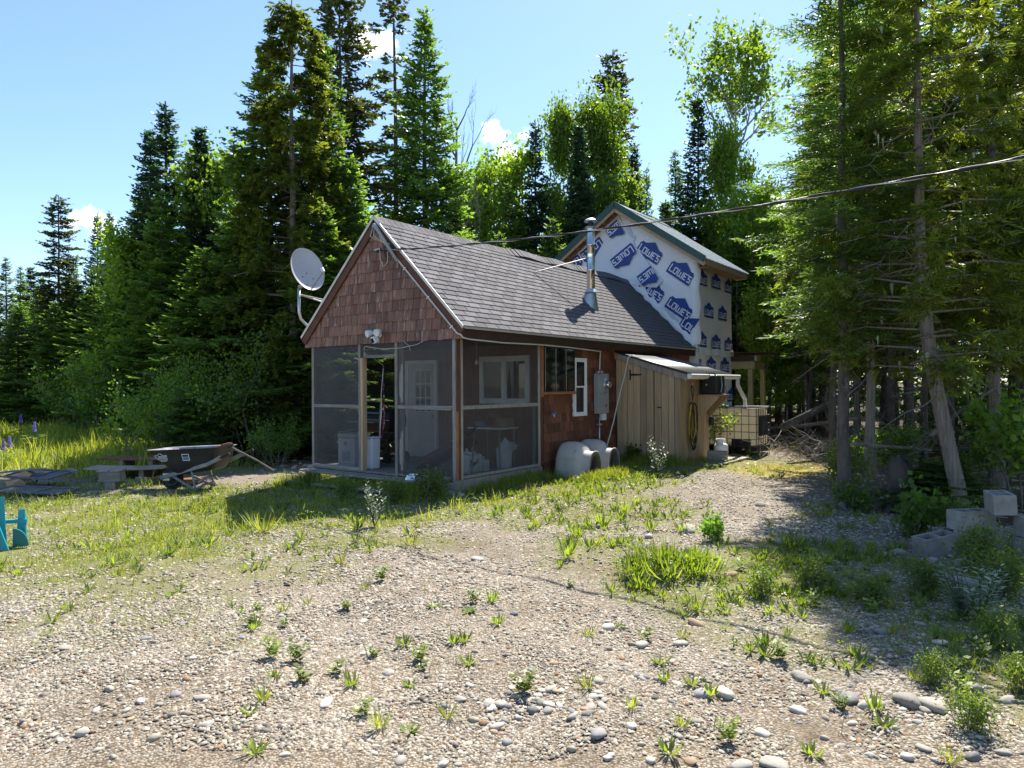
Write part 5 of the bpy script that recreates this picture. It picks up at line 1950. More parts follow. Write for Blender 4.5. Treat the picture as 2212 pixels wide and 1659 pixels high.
MB().box(TW + 0.018, TW + 0.024, 0.10, 0.78, 0.42, 0.93).build('name_plate', mat('dark_plate', (0.03, 0.03, 0.04), None, 5, 0.35), tote)
MB().box(TW + 0.025, TW + 0.027, 0.36, 0.62, 0.52, 0.80).build('plate_label', mat('grey_label', (0.10, 0.11, 0.11), None, 5, 0.5), tote)
pal = MB()
for x in (0.0, TW / 2 - 0.06, TW - 0.12):
    pal.box(x, x + 0.12, 0.0, TD, 0.0, 0.10)
pal.box(0, TW, 0.0, TD, 0.101, 0.13)
pal.build('pallet', MT['black'], tote)
MB().box(0.62, 1.06, -0.012, 0.028, 0.14, 0.325).build('valve_recess', MT['black'], tote)
MB().box(0.0, TW, 0.0, TD, TH_ - 0.031, TH_ - 0.02).build('lid_sheet', MT['grey_box'], tote)
MB().lathe([(0.11, TH_ - 0.02), (0.11, TH_ + 0.02), (0.10, TH_ + 0.025), (0.001, TH_ + 0.026)], 20, M=Matrix.Translation((0.6, 0.5, 0))).build('lid', MT['rubber'], tote, smooth=40)
MB().box(0.45, 0.95, 0.06, 0.5, TH_ - 0.019, TH_ - 0.005).build('lid_board', MT['grey_wood'], tote)

tote.scale = (1, 1, 0.89)
# back porch frame of new lumber beyond the addition
bp_ = lthing('back_porch_frame', 'new lumber porch frame with a rusty roof sheet behind the addition', 'porch frame', 0.25, 11.66, 0.0)
for y in (0.0, 1.1):
    MB().box(0.40, 0.52, y, y + 0.12, -0.05, 2.09).build('post', MT['pt_wood'], bp_, bevel=0.004)
MB().box(-0.20, 0.60, -0.045, -0.005, 2.10, 2.31).build('beam', MT['pt_wood'], bp_, bevel=0.004)
MB().box(0.42, 0.47, 0.0, 1.25, 2.10, 2.30).build('beam', MT['pt_wood'], bp_, bevel=0.004)
MB().box(-0.20, 0.62, -0.10, -0.05, 2.315, 2.45).build('header', MT['dark_trim'], bp_, bevel=0.004)
MB().box(0.622, 0.69, -0.12, 0.2, 2.315, 2.46).build('header_end', MT['pt_wood'], bp_, bevel=0.004)
MB().box(-0.20, 0.96, -0.22, 1.4, 2.54, 2.555).build('roof_sheet', MT['rust'], bp_)

# ------------------------------------------------------------------ dog houses


def dog_house(label, x, y, rz, sc=1.0, group='dog houses beside the cabin'):
    o = lthing('dog_house', label, 'dog house', x, y, 0.0, rz, group)
    n = 24
    LX, HW, HH = 0.62, 0.33, 0.60

    def arch(w, h, x, ex=2.6, squash=1.0):
        """ring in the y-z plane: straight sides then a rounded top"""
        pts = []
        for j in range(n + 1):
            t = j / n
            g = math.pi * t
            cy, sy = math.cos(g), math.sin(g)
            yy = -w * math.copysign(abs(cy) ** (2 / ex), cy)
            zz = h * abs(sy) ** (2 / ex)
            pts.append((x, yy, zz))
        return pts
    rings = []
    for x_, f, g in ((0.0, 0.55, 0.52), (0.015, 0.75, 0.72), (0.05, 0.90, 0.88), (0.11, 0.98, 0.97), (0.2, 1.0, 1.0), (0.42, 1.0, 1.0), (0.52, 0.99, 0.975), (0.60, 0.94, 0.93), (0.645, 0.86, 0.86), (0.665, 0.80, 0.80), (0.69, 0.775, 0.765), (0.80, 0.765, 0.755), (0.90, 0.765, 0.75)):
        rings.append(arch(HW * f, HH * g, x_))
    mb = MB()
    vs2 = [p for r_2 in rings for p in r_2]
    fs3 = []
    m = n + 1
    fs2 = []
    for i in range(len(rings) - 1):
        for j in range(n):
            fs2.append((i * m + j, (i + 1) * m + j, (i + 1) * m + j + 1, i * m + j + 1))
    fs2.append(tuple(range(n, -1, -1)))
    # door rim and tunnel
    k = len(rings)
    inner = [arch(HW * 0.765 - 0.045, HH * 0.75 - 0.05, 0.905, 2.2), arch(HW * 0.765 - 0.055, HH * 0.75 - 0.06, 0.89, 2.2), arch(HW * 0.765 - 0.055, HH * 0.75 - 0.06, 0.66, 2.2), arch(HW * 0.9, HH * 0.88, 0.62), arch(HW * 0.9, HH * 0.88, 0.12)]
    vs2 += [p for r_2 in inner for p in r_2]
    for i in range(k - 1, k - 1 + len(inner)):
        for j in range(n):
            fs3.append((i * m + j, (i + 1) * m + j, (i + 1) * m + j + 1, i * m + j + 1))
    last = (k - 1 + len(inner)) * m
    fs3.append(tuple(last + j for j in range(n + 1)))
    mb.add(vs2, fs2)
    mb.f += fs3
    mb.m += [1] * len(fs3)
    mb.build('shell', [MT['plastic_taupe'], MT['shaded_inside']], o, smooth=50)
    # seam between the halves, and a base band
    for zz, nm, off in ((0.335, 'seam', 0.008), (0.14, 'base_seam', 0.004)):
        sr = []
        for r_2 in rings[1:8]:
            w_ = max(abs(p[1]) for p in r_2)
            top = max(p[2] for p in r_2)
            yy = w_ * (max(0.0, 1 - (zz / top) ** 2.6)) ** (1 / 2.6) + off
            sr.append((r_2[0][0], yy, zz))
        for sg in (-1, 1):
            MB().tube([(a, b * sg, c_) for a, b, c_ in sr], 0.007, 5).build(nm, MT['plastic_taupe'], o)
    # hood lip over the door
    lip = [(0.895, y_, z_) for _, y_, z_ in arch(HW * 0.775, HH * 0.757, 0)]
    MB().tube(lip, 0.012, 6).build('door_lip', MT['plastic_taupe'], o, smooth=True)
    o.scale = (0.80, 0.92, sc)
    return o


dog_house('nearer pale plastic dog house with arched door, grass growing at its side', 0.10, 2.80, 0, 1.08)
dog_house('pale plastic dog house half hidden behind the other one', 0.02, 3.62, R(2), 1.06)
# ------------------------------------------------------------------ on the porch
gr = lthing('charcoal_grill', 'black barrel charcoal grill on legs inside the porch', 'grill', -2.95, 1.25, ZF)
BM_ = Matrix.Translation((-0.42, 0, 0.78)) @ Matrix.Rotation(R(90), 4, 'Y')
MB().lathe([(0.0, 0.0), (0.20, 0.0), (0.23, 0.015), (0.235, 0.04), (0.235, 0.80), (0.23, 0.825), (0.20, 0.84), (0.0, 0.84)], 28, M=BM_).build('barrel', MT['black'], gr, smooth=40)
MB().tube([(-0.42, -0.236, 0.80), (0.42, -0.236, 0.80)], 0.006, 5).build('lid_seam', MT['galv'], gr)
MB().tube([(-0.2, -0.22, 0.90), (-0.2, -0.28, 0.93), (0.2, -0.28, 0.93), (0.2, -0.22, 0.90)], 0.012, 6).build('lid_handle', MT['galv'], gr)
for x in (-0.36, 0.36):
    for y in (-0.20, 0.20):
        MB().tube([(x, y, 0.02), (x, y, 0.60), (x * 0.96, y * 0.8, 0.66)], 0.018, 8).build('leg', MT['black'], gr)
    MB().tube([(x, -0.20, 0.42), (x, 0.20, 0.42)], 0.012, 6).build('crossbar', MT['black'], gr)
for z in (0.10, 0.42):
    MB().box(-0.37, 0.37, -0.21, -0.19, z, z + 0.035).build('lower_bar', MT['black'], gr)
MB().box(-0.40, 0.40, -0.22, 0.22, 0.10, 0.115).build('lower_shelf', MT['black'], gr)
for y in (-0.24, 0.24):
    MB().lathe([(0.02, -0.02), (0.09, -0.022), (0.10, -0.01), (0.10, 0.01), (0.09, 0.022), (0.02, 0.02)], 20, M=Matrix.Translation((0.36, y, 0.10)) @ Matrix.Rotation(R(90), 4, 'X')).build('wheel', MT['rubber'], gr, smooth=40)
MB().box(-0.44, 0.30, -0.50, -0.25, 0.76, 0.78).build('front_shelf', MT['grey_wood'], gr)

co = lthing('cooler', 'white upright cooler with a vent grille standing behind the left porch screen', 'cooler', -2.90, 0.12, ZF)
MB().box(0.0, 0.44, 0.0, 0.34, 0.0, 0.52).build('body', MT['white_plastic'], co, bevel=0.012)
MB().box(-0.01, 0.45, -0.01, 0.35, 0.525, 0.60).build('lid', MT['cream_paint'], co, bevel=0.012)
gp_ = MB()
frame(gp_, 0.11, 0.34, 0.10, 0.32, 0.012, -0.008, -0.001)
gpo = gp_.build('grille_frame', MT['white_plastic'], co)
for k in range(7):
    MB().box(0.14, 0.31, -0.007, -0.001, 0.13 + k * 0.024, 0.142 + k * 0.024).build('grille_slat', MT['grey_box'], gpo)
MB().box(0.16, 0.24, -0.004, -0.001, 0.40, 0.46).build('badge', MT['grey_box'], co)
MB().box(0.02, 0.42, -0.005, -0.001, 0.068, 0.075).build('base_groove', MT['grey_box'], co)

wb_ = lthing('waste_bin', 'tall white plastic bin just inside the porch doorway', 'bin', -2.20, 0.30, ZF)
bb = MB()
bb.prism([(-0.085, 0), (0.085, 0), (0.10, 0.53), (-0.10, 0.53)], -0.10, 0.10)
bb.build('body', MT['white_plastic'], wb_, bevel=0.02)
MB().box(-0.11, 0.11, -0.11, 0.11, 0.532, 0.56).build('rim', MT['white_plastic'], wb_, bevel=0.01)

hf = lthing('hanging_cover', 'tall narrow cover with a bright floral print hanging in the porch doorway', 'fabric cover', -2.02, 0.42, 0.0)
fc = mat('floral_print', (0.02, 0.012, 0.018), (0.03, 0.015, 0.02), 4, 0.7)
# floral cloth: flower shaped spots of several colours
nt = fc.node_tree
N, K = nt.nodes, nt.links
bs_ = next(n for n in N if n.type == 'BSDF_PRINCIPLED')
tc_ = N.new('ShaderNodeTexCoord')
vv = N.new('ShaderNodeTexVoronoi')
vv.inputs['Scale'].default_value = 17
K.new(tc_.outputs['Object'], vv.inputs['Vector'])
sp = N.new('ShaderNodeSeparateColor')
K.new(vv.outputs['Color'], sp.inputs[0])
r1_ = ramp_ = N.new('ShaderNodeValToRGB')
for k_, (p, c_) in enumerate([(0.0, (0.45, 0.02, 0.09)), (0.3, (0.55, 0.10, 0.04)), (0.6, (0.6, 0.5, 0.45)), (0.8, (0.30, 0.01, 0.10))]):
    e_ = r1_.color_ramp.elements[k_] if k_ < 2 else r1_.color_ramp.elements.new(p)
    e_.position = p
    e_.color = (*c_, 1)
r1_.color_ramp.interpolation = 'CONSTANT'
K.new(sp.outputs[0], r1_.inputs[0])
mr_ = N.new('ShaderNodeMath')
mr_.operation = 'LESS_THAN'
mr_.inputs[1].default_value = 0.47
K.new(vv.outputs['Distance'], mr_.inputs[0])
mx_ = N.new('ShaderNodeMix')
mx_.data_type = 'RGBA'
K.new(mr_.outputs[0], mx_.inputs['Factor'])
mx_.inputs[6].default_value = (0.012, 0.01, 0.012, 1)
K.new(r1_.outputs[0], mx_.inputs[7])
K.new(mx_.outputs[2], bs_.inputs['Base Color'])
hang = lambda z: 0.075 * math.sin(min(1.0, (2.03 - z) / 1.25) * math.pi * 0.62) + 0.008


def strip(z0, z1, a, b, m, nm):
    mb = MB()
    vs3 = []
    n_ = 18
    for i in range(n_ + 1):
        z = z0 + (z1 - z0) * i / n_
        w_ = hang(z)
        vs3 += [(a * w_ - 0.05 * (2.03 - z), -0.02, z), (b * w_ - 0.05 * (2.03 - z), -0.035 - 0.01 * math.sin(z * 9), z)]
    o_ = mb.add(vs3, [(2 * i, 2 * i + 1, 2 * i + 3, 2 * i + 2) for i in range(n_)]).build(nm, m, hf, smooth=True, fix=False)
    o_.modifiers.new('thick', 'SOLIDIFY').thickness = 0.01


strip(0.74, 2.03, -0.85, -0.15, MT['galv'], 'silver_edge')
strip(1.72, 2.05, -0.10, 0.85, MT['black'], 'black_top')
strip(0.78, 1.715, -0.10, 0.90, fc, 'floral_cloth')
MB().tube([(0.0, -0.02, 2.03), (-0.04, -0.2, 2.15), (-0.13, -0.40, 2.38)], 0.005, 5).build('cord', MT['conduit'], hf)

ft = lthing('folding_table', 'small pale topped table inside the porch under the white window', 'table', -0.62, 1.75, ZF)
MB().box(-0.40, 0.34, -0.28, 0.25, 0.675, 0.70).build('table_top', MT['white_plastic'], ft, bevel=0.005)
for x in (-0.33, 0.27):
    MB().tube([(x, -0.22, 0.0), (x, -0.22, 0.67)], 0.013, 8).build('leg', MT['grey_box'], ft)
    MB().tube([(x, 0.20, 0.0), (x, 0.20, 0.67)], 0.013, 8).build('leg', MT['grey_box'], ft)
pot = lthing('cooking_pot', 'small pot standing on the porch table', 'pot', -0.90, 1.70, ZF + 0.70)
MB().lathe([(0.07, 0), (0.11, 0.02), (0.12, 0.10), (0.125, 0.105)], 20).build('bowl', MT['galv'], pot, smooth=40)
MB().tube([(0.11, 0, 0.09), (0.22, 0.03, 0.16)], 0.008, 6).build('handle', MT['black'], pot)
bx = lthing('cardboard_box', 'brown open cardboard box on the porch table', 'box', -0.42, 1.78, ZF + 0.70)
MB().box(-0.13, 0.13, -0.10, 0.10, 0.0, 0.16).build('body', mat('cardboard', (0.30, 0.20, 0.12), None, 5, 0.8), bx)
MB().beam((-0.13, -0.102, 0.16), (-0.10, -0.20, 0.24), 0.006, 0.22, up=(1, 0, 0)).build('flap', mat('cardboard_flap', (0.33, 0.22, 0.13), None, 5, 0.8), bx)

rd = lthing('red_sled', 'dark red plastic panel leaning low behind the right porch screen', 'plastic panel', -0.66, 0.42, ZF)
mb = MB()
vs3 = []
for i in range(13):
    t = i / 12
    for j in range(7):
        a = (j / 6 - 0.5)
        vs3.append((-0.50 + 1.0 * t, -0.10 + 0.16 * (2 * a) ** 2 + 0.25 * t, 0.10 + 0.55 * t + a * 0.30))
ro = mb.add(vs3, [(i * 7 + j, i * 7 + 7 + j, i * 7 + 8 + j, i * 7 + 1 + j) for i in range(12) for j in range(6)]).build('shell', mat('dark_red_plastic', (0.10, 0.012, 0.012), (0.08, 0.01, 0.01), 4, 0.4), rd, smooth=True, fix=False)
ro.modifiers.new('thick', 'SOLIDIFY').thickness = 0.008
MB().tube([(0.5, 0.2, 0.66), (0.5, 0.12, 0.0)], 0.012, 6).build('prop', MT['grey_wood'], rd)

jg = lthing('plastic_tank', 'white plastic tank with a blue swirl behind the side porch screen', 'plastic tank', -0.36, 0.72, ZF)
MB().box(-0.15, 0.15, -0.17, 0.20, 0.0, 0.32).build('body', MT['white_plastic'], jg, bevel=0.05)
MB().box(-0.09, 0.09, -0.05, 0.08, 0.31, 0.36).build('neck', MT['white_plastic'], jg, bevel=0.02)
hh = MB()
hh.tube([(0.0, -0.06, 0.35), (0.0, -0.06, 0.46), (0.0, 0.10, 0.47), (0.0, 0.10, 0.35)], 0.022, 8)
hh.build('handle', MT['white_plastic'], jg, smooth=40)
sw_ = MB()
vs3 = []
for i in range(11):
    g = R(200) + R(140) * i / 10
    for r2 in (0.085, 0.11 + 0.02 * math.sin(i * 0.31)):
        vs3.append((0.1515, -0.04 - r2 * math.cos(g), 0.22 + r2 * math.sin(g) * 0.9 + 0.05))
sw_.add(vs3, [(2 * i, 2 * i + 2, 2 * i + 3, 2 * i + 1) for i in range(10)]).build('blue_swirl', MT['print_blue'], jg, fix=False)
lt = MB()
for k, poly in enumerate(([(0, 0), (0.012, 0), (0.012, 0.04), (0, 0.04)], [(0.02, 0), (0.032, 0), (0.032, 0.04), (0.02, 0.04)], [(0.0, 0.04), (0.032, 0.04), (0.032, 0.052), (0, 0.052)],
                         [(0.045, 0), (0.057, 0), (0.057, 0.052), (0.045, 0.052)], [(0.07, 0), (0.082, 0), (0.082, 0.052), (0.07, 0.052)], [(0.057, 0.04), (0.07, 0.04), (0.07, 0.052), (0.057, 0.052)], [(0.057, 0.0), (0.07, 0.0), (0.07, 0.012), (0.057, 0.012)])):
    lt.add([(0.1515, -0.15 + a * 1.5, 0.13 + b * 1.3) for a, b in poly], [(0, 1, 2, 3)])
lt.build('lettering', MT['print_blue'], jg, fix=False)
jg2 = lthing('small_jug', 'small translucent white jug beside the white plastic tank', 'jug', -0.33, 1.06, ZF)
MB().box(-0.07, 0.07, -0.08, 0.08, 0.0, 0.20).build('body', MT['white_plastic'], jg2, bevel=0.02)
MB().lathe([(0.02, 0.20), (0.02, 0.235), (0.024, 0.24), (0.024, 0.255)], 12).build('cap', MT['white_plastic'], jg2, smooth=40)

bk = lthing('bucket', 'white pail with a red and green label behind the side porch screen', 'bucket', -0.36, 1.68, ZF)
MB().lathe([(0.125, 0.0), (0.13, 0.005), (0.142, 0.26), (0.150, 0.262), (0.150, 0.275), (0.143, 0.278), (0.143, 0.30), (0.151, 0.303), (0.151, 0.315), (0.144, 0.33), (0.148, 0.345), (0.138, 0.345), (0.13, 0.30), (0.118, 0.02), (0.0, 0.02)], 32).build('pail', MT['white_plastic'], bk, smooth=40)
for nm, z0_, z1_, m in (('red_band', 0.175, 0.225, mat('red_ink', (0.45, 0.03, 0.03))), ('green_band', 0.03, 0.10, mat('green_ink', (0.05, 0.22, 0.13)))):
    vs3 = []
    for i in range(9):
        g = R(-75) + R(95) * i / 8
        for z in (z0_, z1_):
            r2 = 0.1255 + 0.0455 * z + 0.003
            vs3.append((r2 * math.cos(g), r2 * math.sin(g), z))
    MB().add(vs3, [(2 * i, 2 * i + 2, 2 * i + 3, 2 * i + 1) for i in range(8)]).build(nm, m, bk, fix=False)
rag = lthing('white_bag', 'crumpled white bag standing up out of the bucket', 'bag', -0.36, 1.68, ZF + 0.33)
mb = MB()
vs3 = []
for i in range(9):
    for j in range(9):
        u, v = i / 8 - 0.5, j / 8 - 0.5
        r2 = math.hypot(u, v)
        vs3.append((u * 0.26, v * 0.34 + 0.03 + 0.10 * max(0, v) * 2 * (v > 0.2), max(-0.01, 0.21 * (1 - 2.0 * r2)) + 0.03 * mnoise.noise(Vector((u * 7, v * 7, 2))) + (0.05 if v > 0.3 else 0)))
mb.add(vs3, [(i * 9 + j, i * 9 + 9 + j, i * 9 + 10 + j, i * 9 + 1 + j) for i in range(8) for j in range(8)]).build('film', MT['white_plastic'], rag, smooth=50, fix=False)
bl = lthing('dog_bowl', 'shiny metal dog bowl on the edge of the porch boards', 'bowl', -0.78, -0.17, 0.202)
MB().lathe([(0.115, 0.0), (0.118, 0.006), (0.092, 0.075), (0.096, 0.082), (0.088, 0.082), (0.078, 0.03), (0.0, 0.02)], 28).build('bowl', MT['shiny'], bl, smooth=40)
sc_ = lthing('scrap_board', 'short weathered board lying on the porch edge at the right corner', 'board', -0.36, -0.14, 0.205)
MB().box(-0.30, 0.14, -0.03, 0.03, 0.0, 0.025).build('board', MT['grey_board'], sc_)
wr = lthing('dangling_wire', 'pale loose wire strung across the top of the porch screens', 'wire', 0, 0, 0)
MB().tube([(-2.02, -0.03, 2.20), (-2.03, -0.035, 2.33), (-1.98, -0.04, 2.345), (-1.6, -0.04, 2.29), (-1.15, -0.04, 2.29), (-0.80, -0.04, 2.33), (-0.62, -0.03, 2.395)], 0.005, 5).build('wire', MT['conduit'], wr, smooth=True)
MB().tube([(-1.08, -0.03, 2.39), (-0.95, -0.04, 2.31), (-0.94, -0.04, 2.24)], 0.004, 5).build('wire_end', MT['conduit'], wr)
bulb = lthing('hanging_bulb', 'small pale bulb hanging inside the porch near the corner', 'bulb', -0.34, 0.9, 2.02)
MB().lathe([(0.0, 0.0), (0.022, 0.01), (0.03, 0.03), (0.022, 0.06), (0.014, 0.075)], 12).build('glass', MT['white_plastic'], bulb, smooth=40)
MB().tube([(0, 0, 0.07), (0, 0, 0.41)], 0.004, 5).build('flex', MT['conduit'], bulb)

# ------------------------------------------------------------------ left yard
gl_ = lambda x, y: float(gz(x, y))
p = gp(372, 1046, -0.10)
wbx = thing('wheelbarrow', 'dark grey plastic wheelbarrow with muddy tray parked against the bushes', 'wheelbarrow', (p.x, p.y, gl_(p.x, p.y)), R(-13))
WH = 0.19
Rw = Matrix.Translation((0, 0, WH)) @ Matrix.Rotation(R(90), 4, 'X')
ty = MB().lathe([(0.10, -0.038), (0.15, -0.045), (0.185, -0.03), (0.192, 0.0), (0.185, 0.03), (0.15, 0.045), (0.10, 0.038)], 32, M=Rw)
wheel = ty.build('wheel', MT['rubber'], wbx, smooth=40)
MB().lathe([(0.018, -0.05), (0.03, -0.03), (0.095, -0.02), (0.108, -0.04), (0.112, -0.04), (0.112, 0.04), (0.108, 0.04), (0.095, 0.02), (0.03, 0.03), (0.018, 0.05)], 28, M=Rw).build('rim', mat('blue_grey_rim', (0.22, 0.28, 0.32), None, 6, 0.45), wheel, smooth=40)
MB().lathe([(0.012, -0.12), (0.012, 0.12)], 10, M=Rw).build('axle', MT['rust'], wheel)
gh = mat('grey_blue_lumber', (0.25, 0.27, 0.27), (0.16, 0.17, 0.175), 6, 0.75, bump=0.2)
for sg in (-1, 1):
    a0, a1, a2 = (-0.10, sg * 0.15, WH + 0.02), (0.85, sg * 0.27, 0.47), (1.28, sg * 0.32, 0.665)
    MB().beam(a0, a1, 0.045, 0.06).build('handle', gh, wbx, bevel=0.004)
    MB().beam(a1, Vector(a1).lerp(Vector(a2), 0.62), 0.045, 0.055).build('handle_arm', gh, wbx, bevel=0.004)
    MB().tube([Vector(a1).lerp(Vector(a2), 0.60), a2], [0.026, 0.02], 10).build('grip', MT['rubber'], wbx, smooth=40)
    MB().tube([(0.52, sg * 0.215, 0.37), (0.62, sg * 0.24, 0.02), (0.69, sg * 0.245, 0.0)], 0.018, 8).build('leg', gh, wbx)
    MB().beam((0.12, sg * 0.17, 0.26), (0.63, sg * 0.24, 0.03), 0.012, 0.04).build('leg_brace', gh, wbx)
    MB().box(-0.06, 0.06, sg * 0.145 - 0.012, sg * 0.145 + 0.012, WH - 0.02, WH + 0.10).build('axle_bracket', MT['galv'], wbx)
MB().tube([(0.66, -0.24, 0.16), (0.70, -0.12, 0.23), (0.70, 0.12, 0.23), (0.66, 0.24, 0.16)], 0.022, 8).build('leg_bridge', gh, wbx, smooth=True)
MB().tube([(0.64, -0.24, 0.06), (0.68, -0.12, 0.12), (0.68, 0.12, 0.12), (0.64, 0.24, 0.06)], 0.022, 8).build('leg_bridge', gh, wbx, smooth=True)


def tray_ring(x0, x1, w, z, n=28, tilt=0.0):
    out = []
    for j in range(n):
        g = 2 * math.pi * j / n
        c_, s_ = math.cos(g), math.sin(g)
        e = 2 / 4.5
        x = (x0 + x1) / 2 + (x1 - x0) / 2 * math.copysign(abs(c_) ** e, c_)
        y = w / 2 * math.copysign(abs(s_) ** e, s_)
        out.append((x, y, z + tilt * (x - x0)))
    return out


def loft(rings, closed_end=True):
    mb = MB()
    n = len(rings[0])
    vs3 = [q for r2 in rings for q in r2]
    fs3 = []
    for i in range(len(rings) - 1):
        for j in range(n):
            fs3.append((i * n + j, i * n + (j + 1) % n, (i + 1) * n + (j + 1) % n, (i + 1) * n + j))
    if closed_end:
        fs3.append(tuple((len(rings) - 1) * n + j for j in range(n)))
    return mb.add(vs3, fs3)


rims = [tray_ring(-0.30, 1.05, 0.76, 0.68, tilt=0.05), tray_ring(-0.26, 1.02, 0.72, 0.665, tilt=0.05), tray_ring(-0.08, 0.98, 0.62, 0.50, tilt=0.05), tray_ring(0.16, 0.90, 0.46, 0.29, tilt=0.14), tray_ring(0.22, 0.84, 0.40, 0.265, tilt=0.16)]
loft(rims).build('tray', MT['barrow_plastic'], wbx, smooth=50)
inn = [tray_ring(-0.305, 1.055, 0.77, 0.684, tilt=0.05), tray_ring(-0.24, 1.0, 0.695, 0.675, tilt=0.05), tray_ring(-0.06, 0.96, 0.60, 0.51, tilt=0.05), tray_ring(0.18, 0.88, 0.44, 0.31, tilt=0.14)]
loft(inn).build('tray_lining', MT['barrow_inside'], wbx, smooth=50)
# emblem and sticker on the near side of the tray
def side_pt(x, z, off=0.006):
    f = (z - 0.30) / (0.665 - 0.30)
    return (x, -(0.232 + (0.360 - 0.232) * f) - off, z + 0.05 * (x + 0.1))


em = MB()
outl = [(-0.06, 0.60), (0.0, 0.60), (0.025, 0.63), (0.06, 0.63), (0.085, 0.60), (0.16, 0.60), (0.16, 0.525), (0.0, 0.525), (-0.06, 0.60)]
for a, b in zip(outl[:-1], outl[1:]):
    em.tube([side_pt(*a), side_pt(*b)], 0.004, 4)
for k in range(7):
    x = 0.005 + k * 0.021
    em.tube([side_pt(x, 0.545), side_pt(x + 0.006, 0.585)], 0.004, 4)
em.tube([side_pt(0.0, 0.585), side_pt(0.15, 0.585)], 0.003, 4)
em.tube([side_pt(0.0, 0.545), side_pt(0.15, 0.545)], 0.003, 4)
em.tube([side_pt(0.03, 0.505), side_pt(0.15, 0.505)], 0.005, 4)
em.build('white_emblem', MT['print_white'], wbx)
for nm, a, b, c_, d_, m, off in (('white_sticker', 0.44, 0.57, 0.50, 0.61, 'print_white', 0.010), ('sticker_top', 0.45, 0.56, 0.565, 0.60, 'black', 0.013), ('sticker_blue', 0.45, 0.56, 0.51, 0.56, None, 0.013)):
    m_ = MT[m] if m else mat('sky_blue_ink', (0.05, 0.22, 0.48))
    MB().add([side_pt(a, c_, off), side_pt(b, c_, off), side_pt(b, d_, off), side_pt(a, d_, off)], [(0, 1, 2, 3)]).build(nm, m_, wbx, fix=False)

wbx.scale = (1.08, 1.08, 1.05)
ax_ = thing('pickaxe', 'old pickaxe with a long wooden handle lying across the wheelbarrow rim', 'pickaxe', Vector((p.x, p.y, gl_(p.x, p.y))) + Matrix.Rotation(R(-13), 3, 'Z') @ Vector((1.04, 0.10, 0.79)), R(-15))
MB().tube([(-0.22, 0.0, -0.05), (-0.10, 0.0, 0.0), (0.02, 0, 0.02), (0.10, 0, 0.015)], [0.012, 0.022, 0.03, 0.026], 8).build('head', MT['rust'], ax_, smooth=40)
MB().tube([(0.05, -0.02, 0.05), (0.07, 0.0, -0.04), (0.45, 0.16, -0.26), (0.75, 0.26, -0.46)], [0.018, 0.024, 0.015, 0.017], 8).build('handle', MT['dead_wood'], ax_, smooth=40)

p = gp(235, 1052, -0.12)
nb_ = thing('wooden_box', 'small weathered wooden box with a slot in its lid on a block', 'wooden box', (p.x, p.y, gl_(p.x, p.y)), R(12))
MB().box(-0.06, 0.10, -0.05, 0.12, -0.03, 0.13).build('support_block', MT['grey_wood'], nb_)
MB().box(-0.17, 0.17, -0.005, 0.015, 0.132, 0.31).build('front_board', MT['grey_board'], nb_, bevel=0.003)
for x in (-0.17, 0.15):
    MB().box(x, x + 0.02, 0.016, 0.30, 0.132, 0.31).build('side_board', MT['grey_wood'], nb_)
MB().box(-0.15, 0.15, 0.28, 0.30, 0.132, 0.31).build('back_board', MT['grey_board'], nb_)
for x0, x1 in ((-0.20, -0.012), (0.012, 0.20)):
    MB().box(x0, x1, -0.03, 0.33, 0.312, 0.335).build('lid_board', MT['grey_wood'], nb_, bevel=0.003)

ply = mat('weathered_plywood', (0.42, 0.33, 0.24), (0.25, 0.18, 0.12), 3, 0.8, bump=0.1)
for lab, (xd, yd), sz, rz, z0 in (('pale weathered plywood sheet on top of the board pile by the field', (262, 1012), (1.45, 0.7), R(10), 0.20), ('dark plywood sheet at the back of the board pile', (290, 1002), (1.5, 0.7), R(4), 0.30), ('thin rusty brown sheet low in the board pile', (370, 1022), (0.9, 0.5), R(-6), 0.10)):
    p = gp(xd, yd + 18, -0.1)
    o = thing('plywood_sheet', lab, 'plywood sheet', (p.x, p.y + 0.3, gl_(p.x, p.y)), rz, 'sheets in the board pile')
    mb = MB()
    w2, d2 = sz
    vs3 = []
    for i in range(9):
        for j in range(4):
            u, v = i / 8 - 0.5, j / 3 - 0.5
            vs3.append((u * w2, v * d2, z0 + 0.02 * (2 * u) ** 2 - 0.02 * u))
    po = mb.add(vs3, [(i * 4 + j, i * 4 + 4 + j, i * 4 + 5 + j, i * 4 + 1 + j) for i in range(8) for j in range(3)]).build('sheet', ply if z0 == 0.20 else MT['rot_wood'], o, fix=False)
    po.modifiers.new('thick', 'SOLIDIFY').thickness = 0.018
    for k in range(2):
        MB().box(-0.35 + k * 0.6, -0.27 + k * 0.6, -d2 * 0.4, d2 * 0.4, -0.02, z0 - 0.0).build('bearer', MT['grey_wood'], o)
p = gp(330, 1036, -0.1)
o = thing('plank', 'single brown plank standing on edge behind the barrow wheel', 'plank', (p.x, p.y, gl_(p.x, p.y)), R(-8))
MB().box(-0.35, 0.40, -0.02, 0.02, -0.02, 0.11).build('board', ply, o)

